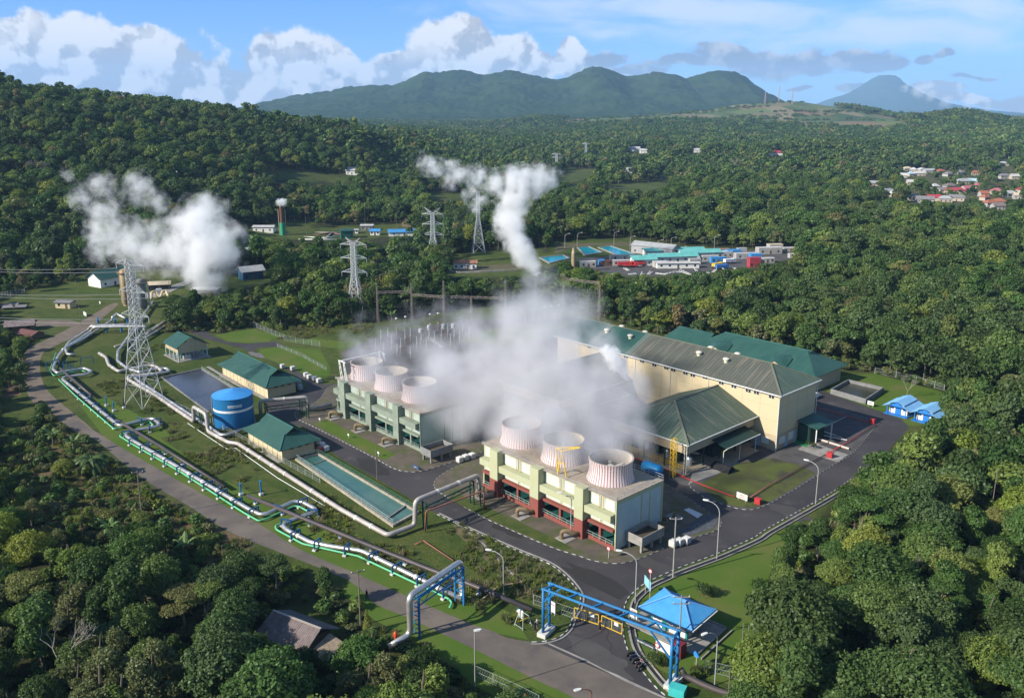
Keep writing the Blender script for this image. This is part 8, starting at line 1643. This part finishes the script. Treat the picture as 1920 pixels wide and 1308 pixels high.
for k, (l_, m_) in enumerate([([(430, 444), (480, 442), (524, 446)], TRIM), ([(470, 440), (520, 438)], BRED), ([(540, 436), (600, 436), (636, 436)], mat('cream_pipe', (.5, .42, .36), .6)), ([(540, 440), (600, 440), (620, 436), (640, 440)], BRED), ([(560, 444), (610, 446), (640, 442)], TRIM), ([(560, 449), (640, 449)], TRIM), ([(612, 446), (622, 436), (632, 438)], SILVD)]): pipeline('well_pipe', '%s pipe run, %s from the left at the upper well pad' % (['white', 'rusty', 'cream', 'second rusty', 'lower white', 'lowest white', 'silver'][k], ORDS[k]), l_, 1.0, .45, m_, 1, 6, cat='pipe')
# camp: pools, warehouse, roofs, containers, trucks
POOL = water('pool_water', (.01, .24, .32), (.02, .30, .37)); SKYP = CONC
for k, (q, lb) in enumerate([([(1012, 484), (1056, 479), (1068, 485), (1030, 494)], 'pale turquoise pond right of the steam column'), ([(1083, 465), (1104, 463), (1129, 474), (1096, 479)], 'left of the two bright blue settling ponds'), ([(1122, 465), (1145, 462), (1191, 477), (1160, 480)], 'right of the two bright blue settling ponds')]): basin('blue_pond', lb, 'pond', q, POOL, CONC, wt=.8, wh=.5, wz=.2)
sheet('camp_yard', PX([(1080, 484), (1190, 478), (1300, 472), (1500, 466), (1500, 480), (1440, 496), (1330, 508), (1200, 520), (1100, 505)]), .012, DARKG, 'dark yard of the drilling camp'); sheet('bare_strip', PX([(1040, 452), (1180, 446), (1200, 462), (1120, 460), (1080, 462), (1040, 476)]), .010, mat('bare_earth', (.10, .075, .045), .95, col2=(.07, .075, .03), scale=.1, amt=1), 'bare earth behind the blue ponds')
sheet('bare_strip', PX([(880, 500), (1000, 492), (1030, 498), (960, 508), (840, 512)]), .010, mat('bare_earth', (.1, .07, .04), .9), 'bare earth round the white shed'); plainkerb(PX([(838, 509), (858, 512), (900, 511), (970, 507)]), 'low pale wall in front of the white shed', w=.8, h=.8, name='low_wall', kind=None)
bpy.data.objects['low_wall']['label'] = 'low pale wall in front of the white shed'; bpy.data.objects['low_wall']['category'] = 'wall'
house(1228, 476, 26, 9, 4.6, 2.0, 'lgrey', 'long grey warehouse behind the turquoise roofs', wall=mat('grey_wall', (.32, .31, .31), .8), rz=R(-38), name='warehouse', cat='warehouse', ov=.5, win_=5)
house(1205, 496, 12, 7, 3.4, 1.8, 'turq', 'turquoise roofed white cabin at the left of the camp', rz=R(8), name='camp_building', cat='building', ov=1.0, win_=5); house(1260, 490, 26, 6, 3.2, 1.6, 'turq', 'long turquoise roof in the middle of the camp', rz=R(10), name='camp_building', cat='building', ov=1, win_=6); house(1262, 478, 34, 6, 3.2, 1.2, 'turq', 'narrow turquoise roof behind the long one', rz=R(9), name='camp_building', cat='building', ov=1, win_=6)
house(1310, 482, 22, 7, 3.2, 1.5, 'turq', 'right end turquoise roof of the camp', rz=R(8), name='camp_building', cat='building', ov=1, win_=5); house(1270, 502, 22, 3.5, 2.8, .5, 'white', 'low white roof in front of the turquoise roofs', rz=R(3), name='camp_building', cat='building', win_=5)
CAMP = [(1164, 497, 9, 3, 2.8, 'white', 'cream container office left of the turquoise cabin'), (1170, 487, 16, 3, 2.8, 'cream', 'long cream container behind the red trucks'), (1102, 500, 8, 3.4, 3, 'white', 'white container near the settling ponds'), (1127, 497, 3, 3, 3, 'blue', 'small blue container beside the white one'), (1136, 497, 6, 3, 2.6, 'brown', 'brown container right of the small blue one'),
        (1237, 500, 7, 4, 3, 'white', 'white cabin in front of the long turquoise roof'), (1330, 489, 9, 3, 3, 'white', 'white container beside the striped stack'), (1357, 482, 9, 4, 3.4, 'ltblue', 'pale blue container in the right camp'), (1374, 481, 8, 4, 4, 'blue', 'dark blue container in the right camp'), (1345, 492, 8, 3, 3, 'blue', 'blue container by the yellow digger'),
        (1400, 484, 14, 4, 3, 'white', 'long white cabin in the right camp'), (1415, 489, 6, 4, 4, 'blue', 'blue tank box right of the long white cabin'), (1413, 500, 6, 4, 5, 'red', 'red framed container at the right of the camp'), (1424, 498, 4, 3, 3.4, 'white', 'white box beside the red framed container'), (1441, 475, 14, 5, 3.6, 'white', 'white block building at the far right camp'),
        (1452, 470, 8, 5, 4, 'cream', 'cream block behind the white block building'), (1436, 492, 8, 4, 2.6, 'white', 'white tent like shelter at the far right camp'), (1390, 478, 5, 3, 4, 'lgrey', 'grey tower box in the right camp'), (1480, 472, 9, 4, 2.6, 'white', 'white roof at the right end of the clearing'), (1493, 483, 9, 3, 2.4, 'white', 'last white roof among trees right of the camp'), (1353, 476, 8, 4, 3, 'rust', 'rusty topped box behind the pale blue container'), (1302, 495, 6, 3, 3, 'lgrey', 'grey box under the right turquoise roof')]
for a_, b_, w_, d_, h_, rf, lb in CAMP: house(a_, b_, w_, d_, h_, .25, rf, lb, wall=ROOFS[rf] if rf in ('blue', 'red', 'brown') else mat('grimy_white', (.42, .41, .39), .9, col2=(.28, .27, .25), scale=.4, amt=1), rz=R(8), name='container', cat='container', ov=.1, win_=3, group='containers and cabins of the camp')
def truck(px, py, label, m_, rz=0, flat=False):
    g = G(px, py); o = thing('truck', label, 'truck', g, rz, 'vehicles of the camp'); mb = MB(); mb.box(-3.5, 1.4, -1.15, 1.15, 1.0, 1.3 if flat else 2.6); mb.build('bed', m_, o); mb = MB(); mb.box(1.6, 3.4, -1.15, 1.15, .7, 2.7); mb.build('cab', m_, o); mb = MB(); mb.box(3.38, 3.44, -1, 1, 1.7, 2.5); mb.build('windscreen', GLASS, o)
    for x_ in (-2.6, -1.4, 2.5):
        for s in (-1.05, 1.05): mb = MB(); mb.rings([[(x_ + .5 * math.cos(a), s + e_, .5 + .5 * math.sin(a)) for a in [2 * math.pi * i / 10 for i in range(10)]] for e_ in (-.14, .14)]); mb.build('wheel', BLACK, o)
truck(1170, 500, 'left red truck in the camp yard', RED, .1); truck(1184, 501, 'right red flatbed truck in the camp yard', RED, .1, True); truck(1196, 498, 'red machine behind the flatbed truck', RED, .1); truck(1346, 502, 'yellow heavy machine in the camp yard', YEL, .6); truck(1353, 505, 'blue truck beside the yellow machine', mat('truck_blue', (.05, .16, .40), .5), .3); truck(1368, 494, 'white pickup like truck in the right camp', CARW, .4)
for k, (a_, b_, t_) in enumerate([(1059, 465, 438), (1082, 462, 436), (1151, 460, 434), (1181, 470, 443), (1258, 462, 445), (1339, 468, 441), (1233, 470, 450), (1277, 472, 462)]): lamp((a_, b_), t_, (1, 0, 0), 'distant curved lamp, %s around the camp' % ORDS[k], arm=2.2)
# white steel odds and ends in front of the camp
wr = random.Random(8)
for k in range(14):
    a_ = 1150 + k * 17 + wr.random() * 8; b_ = 507 + wr.random() * 12 - abs(k - 6) * .5; g = G(a_, b_); o = thing('steel_section', 'white steel frame section, %s from left before the camp' % ORDS[k], 'steel frame', g, wr.random() * 3, 'white steel frames before the camp'); mb = MB(); L = 3 + 4 * wr.random()
    for s in (-.6, .6): mb.beam((-L / 2, s, .3), (L / 2, s, .3 + 1.2 * wr.random()), .22)
    for i in range(4): mb.beam((-L / 2 + L * i / 3, -.6, .4), (-L / 2 + L * i / 3, .6, .6), .16)
    mb.build('frame', TRIM, o)
g = G(1075, 510); o = thing('pipe_stack', 'pale rusted stack among the trees left of the camp', 'stack', (g.x, g.y, 0)); h = zat(g.x, g.y, 464); mb = MB(); mb.lathe([(1.1, 0), (1.1, h * .8), (.8, h * .84), (.8, h), (1.2, h), (.02, h)], (0, 0, 0), 12); mb.build('stack', VES, o)
# bare scree and pipes stored on the dark yard by the powerhouse
for k, (a_, b_, L, m_) in enumerate([(1560, 833, 9, mat('cream_pipe', (.5, .42, .36), .6)), (1552, 820, 7, SILVD), (1558, 816, 6, SILVD), (1565, 822, 6, GREYI), (1548, 812, 5, TRIM)]):
    g = G(a_, b_, .13); o = thing('stored_pipe', '%s stored pipe length on the dark yard, %s counted from the front' % (['cream', 'grey', 'thin grey', 'bluish', 'white'][k], ORDS[k]), 'pipe', g, RZ + .25 * (k % 2) - .05, 'pipes stored on the yard'); mb = MB(); mb.tube([(-L / 2, 0, .3), (L / 2, 0, .3)], .28 if k == 0 else .18, 0, 8); mb.build('pipe', m_, o)
for k, a_ in enumerate((1512, 1517, 1523, 1528)):
    g = G(a_, 838 + k * 1.3, .13); v, tn = leafmesh('crown', [(0, 0, .9, .32, .32, .9)], 260, .16, rng, LEAFD, fill=.5); r_ = thing('topiary', 'dark columnar shrub, %s from left at the entrance' % ORDS[k], 'shrub', g, 0, 'columnar shrubs at the entrance'); c_ = bpy.data.objects.new('crown', mkmesh('crown', v, tn, [LEAFD])); COL.objects.link(c_); c_.parent = r_; mb = MB(); mb.tube([(0, 0, 0), (0, 0, .5)], .05); mb.build('trunk', BARK, r_)
# dark tarp heap and round vats beside the towers
g = G(1355, 880, .13); o = thing('tarp_heap', 'black tarpaulin heap on the pale apron', 'tarpaulin', g, RZ); mb = MB(); mb.rings([[(a, b * (1 + .15 * math.sin(i * 2.1 + a * 3)), z) for i, (b, z) in enumerate(((-1.3, 0), (-1.1, .9), (-.5, 1.3 + .2 * math.sin(a)), (.4, 1.35), (1.0, .8), (1.3, 0)))] for a in (-2.4, -1.6, -.8, 0, .8, 1.6, 2.4)]); mb.build('tarpaulin', BLKC, o)
g = G(1240, 988, .13); o = thing('round_vat', 'rusty round vat behind the concrete tub', 'vat', g); mb = MB(); mb.lathe([(1.2, 0), (1.2, 1.5), (1.3, 1.5), (1.3, 1.7), (1.1, 1.7), (1.1, .9), (.02, .9)], (0, 0, 0), 18); mb.build('vat', PIPEB, o)
g = G(1265, 970, .13); o = thing('manhole_block', 'square concrete pump base behind the round vat', 'pump base', g, RZ); mb = MB(); mb.box(-1.5, 1.5, -1.2, 1.2, 0, .25); mb.build('slab', CONG, o); mb = MB(); mb.lathe([(.5, .25), (.5, .7), (.2, .8), (.2, 1.3), (.01, 1.3)], (0, 0, 0), 10); mb.build('pump', PIPEB, o)
sheet('white_slab', PX([(1282, 955), (1292, 952), (1318, 964), (1308, 971)], .13), .16, mat('pale_slab', (.5, .52, .54), .8), 'pale slab lying beside the near tower road'); sheet('gravel_heap', PX([(1270, 996), (1330, 962), (1346, 975), (1338, 990), (1290, 1004)], .13), .17, mat('blue_gravel', (.12, .13, .15), .95, col2=(.04, .045, .05), scale=3, amt=1, bump=1), 'grey broken stone beside the near tower')
# ------------------------------------------------------------------ steam
def steam(name, label, lst, dens, warp, wscale, det, amp=1.25, soft=0.5, col=(1, 1, 1), step=0.0, thr=0.02, glow=0.0, cut=0.0):
    """lst of (px, py, depth y, radius m, strength); the volume's density comes from soft balls broken up by turbulence"""
    B = []
    for (a, b_, y, r, s) in lst:
        z = H + y * EL(b_); d = y * CT - (z - H) * ST; B.append((Vector(((a - 960) * d / F, y, z)), r, s))
    c0 = sum((q[0] for q in B), Vector()) / len(B)
    mb = MB()
    for c, r, s in B:
        c = c - c0; rr = r * 1.25 + warp * .35; mb.lathe([(rr * math.sin(math.pi * k / 8) + 1e-3, -rr * math.cos(math.pi * k / 8)) for k in range(9)], c, 14, 0, (True, True))
    o = mb.build(name, [], None); o.location = c0; tag(o, label, kind='stuff')
    rm = o.modifiers.new('join', 'REMESH'); rm.mode = 'VOXEL'; rm.voxel_size = max(0.6, min(q[1] for q in B) * .35)
    m = bpy.data.materials.new(name); m.use_nodes = True; t = NT(m.node_tree); t.n.clear(); out = t.add('ShaderNodeOutputMaterial')
    P = t.add('ShaderNodeTexCoord').outputs['Object']; n1 = t.noise(P, wscale, 2, .5); n2 = t.noise(P, wscale * 3.1, det, .62)
    Q = t.vec('ADD', P, t.vec('SCALE', t.vec('SUBTRACT', n1.outputs['Color'], (.5, .5, .5)), warp * 1.6)); acc = None
    for c, r, s in B:
        f = t.math('SUBTRACT', s, t.math('MULTIPLY', t.vec('DISTANCE', Q, tuple(c - c0)), s / r)); acc = f if acc is None else t.math('SMOOTH_MAX', acc, f, .12)
    f = t.math('ADD', acc, t.math('MULTIPLY', t.math('SUBTRACT', n2.outputs[0], .5 + cut), amp))
    dn = t.mapr(f, thr, soft); dn = t.math('MULTIPLY', dn, dens); lim = t.mapr(acc, -.05, .06); dn = t.math('MULTIPLY', dn, lim)
    v = t.add('ShaderNodeVolumePrincipled'); v.inputs['Color'].default_value = c4(col); t.l.new(dn, v.inputs['Density']); v.inputs['Anisotropy'].default_value = .1
    t.l.new(v.outputs[0], out.inputs['Volume']); o.data.materials.append(m); m.cycles.volume_step_rate = 1.0 if not step else step
    return o
steam('cooling_tower_steam', 'broad grey white steam cloud drifting over the cooling towers', [
 (978, 812, 165, 5.5, 1.1), (1015, 828, 161, 4.5, 1), (1055, 836, 158, 4.5, 1.1), (1105, 840, 157, 4, .9), (1145, 835, 158, 4.5, 1), (1195, 815, 166, 4.5, .9), (900, 625, 205, 8, .9), (960, 610, 205, 9, 1), (1040, 600, 205, 9, 1), (1090, 590, 202, 6, .6), (1120, 650, 195, 7, .8), (1185, 725, 186, 6, .9), (850, 690, 202, 8, 1), (940, 680, 200, 10, 1), (1050, 680, 196, 11, 1), (1150, 765, 184, 9.5, 1.1), (1090, 790, 180, 9, 1.1), (1185, 770, 182, 6, 1), (1120, 820, 170, 5, 1), (1030, 800, 172, 7.5, 1.1), (960, 800, 178, 7, 1.1), (1160, 820, 168, 4, .8), (880, 770, 190, 8, 1), (815, 760, 200, 6, .8), (1080, 720, 190, 12, 1), (1000, 740, 190, 12, 1), (920, 740, 196, 11, 1), (850, 730, 200, 10, .9), (1000, 660, 198, 11, .9), (900, 670, 204, 10, .7), (1140, 700, 190, 9, .8), (1080, 640, 198, 8, .7), (1190, 790, 184, 6, .8),
 (1010, 820, 172, 6, .8), (970, 790, 178, 8, .8), (1130, 850, 160, 4.5, .55), (820, 680, 212, 8, .5), (1055, 840, 166, 4.5, .8)], .17, 6.5, .05, 7, amp=1.5, soft=1.0, col=(.85, .84, .855), cut=-.05)
steam('far_tower_steam', 'thin steam wisps blowing off the far cooling tower and switchyard', [
 (690, 690, 200, 6, .9), (735, 710, 196, 6.5, 1.1), (785, 735, 192, 6.5, 1.2), (700, 650, 212, 7, .8), (840, 720, 200, 7, 1.1), (670, 650, 224, 6, .6), (740, 650, 226, 8, .5), (800, 650, 222, 9, .5), (700, 630, 236, 9, .4), (860, 610, 236, 10, .4), (960, 590, 232, 11, .5), (1060, 590, 226, 10, .5), (1090, 560, 232, 6, .45), (1010, 530, 250, 6, .5), (770, 600, 240, 7, .35), (1000, 570, 240, 9, .5)], .12, 6.0, .05, 6, amp=1.7, soft=1.0, col=(.80, .80, .83))
steam('well_steam', 'thick white steam billowing from the pond on the left', [
 (385, 520, 372, 9, 1.1), (370, 490, 372, 14, 1.1), (400, 470, 374, 15, 1.1), (375, 430, 378, 14, 1.1), (380, 395, 382, 12, 1.0), (410, 400, 384, 9, .8), (330, 470, 376, 13, .9), (290, 480, 378, 12, .7), (250, 455, 382, 13, .75), (200, 440, 386, 12, .7), (185, 465, 388, 9, .6), (190, 395, 392, 10, .65),
 (150, 360, 394, 8, .55), (185, 350, 396, 9, .55), (250, 355, 398, 10, .6), (290, 375, 396, 9, .5), (430, 440, 376, 8, .7), (300, 430, 384, 8, .5), (122, 322, 396, 4, .4), (380, 370, 388, 6, .4)], .17, 9.0, .045, 7, amp=2.3, soft=.9, thr=.02, cut=.01)
steam('vent_steam', 'bright white steam column rising and bending left in the middle distance', [
 (1008, 512, 418, 4, 1), (1000, 495, 420, 6, 1.1), (985, 478, 424, 8, 1.1), (968, 455, 428, 9, 1.1), (955, 430, 430, 9, 1.1), (958, 405, 434, 9, 1.05), (965, 375, 436, 10, 1), (975, 345, 438, 12, .95), (1005, 340, 440, 10, .8), (1035, 335, 442, 7, .6), (1052, 322, 442, 4, .4), (930, 350, 440, 9, .7), (890, 335, 442, 8, .6), (850, 325, 444, 8, .55), (812, 312, 446, 7, .55), (795, 300, 446, 5, .4), (900, 380, 440, 6, .4), (880, 360, 440, 5, .35)], .26, 6.0, .06, 7, amp=1.9, soft=.75, thr=.0)
steam('roof_vent_steam', 'small white steam puff above the powerhouse', [(1172, 706, 190, 1.0, 1), (1168, 694, 190, 1.8, 1), (1158, 680, 190, 2.4, 1), (1146, 665, 190, 2.4, .9), (1137, 655, 190, 1.8, .7), (1166, 680, 191, 1.8, .8)], .9, 1.0, .35, 4, soft=.5)
steam('stack_steam', 'wisp of steam at the tip of the drilling stack', [(530, 378, 452, 2.6, 1), (523, 379, 452, 2.2, .7)], .5, 1.2, .25, 3, soft=.5)
steam('cloud', 'small white cloud caught on the right flank of the distant volcano', [(1700, 165, 9000, 60, .8), (1722, 172, 9000, 85, 1), (1745, 180, 9000, 75, 1), (1775, 190, 9000, 80, .9), (1815, 200, 9000, 70, .8), (1850, 206, 9000, 60, .6)], .012, 55, .006, 5, amp=1.5, soft=1.0)
# ------------------------------------------------------------------ haze: the valley air
HAZE = 0.000056
hz = MB(); hz.box(-19500, 19500, -700, 20600, float(ZZ.min()) - 1.5, 1000); HZ = hz.build('haze', [], label=None)
tag(HZ, 'thin blue valley haze', kind='stuff')
m = bpy.data.materials.new('haze'); m.use_nodes = True; t = NT(m.node_tree); t.n.clear(); o = t.add('ShaderNodeOutputMaterial')
v = t.add('ShaderNodeVolumePrincipled'); v.inputs['Color'].default_value = (0.40, 0.66, 1.0, 1); v.inputs['Density'].default_value = HAZE; v.inputs['Anisotropy'].default_value = 0.0
t.l.new(v.outputs[0], o.inputs['Volume']); HZ.data.materials.append(m)
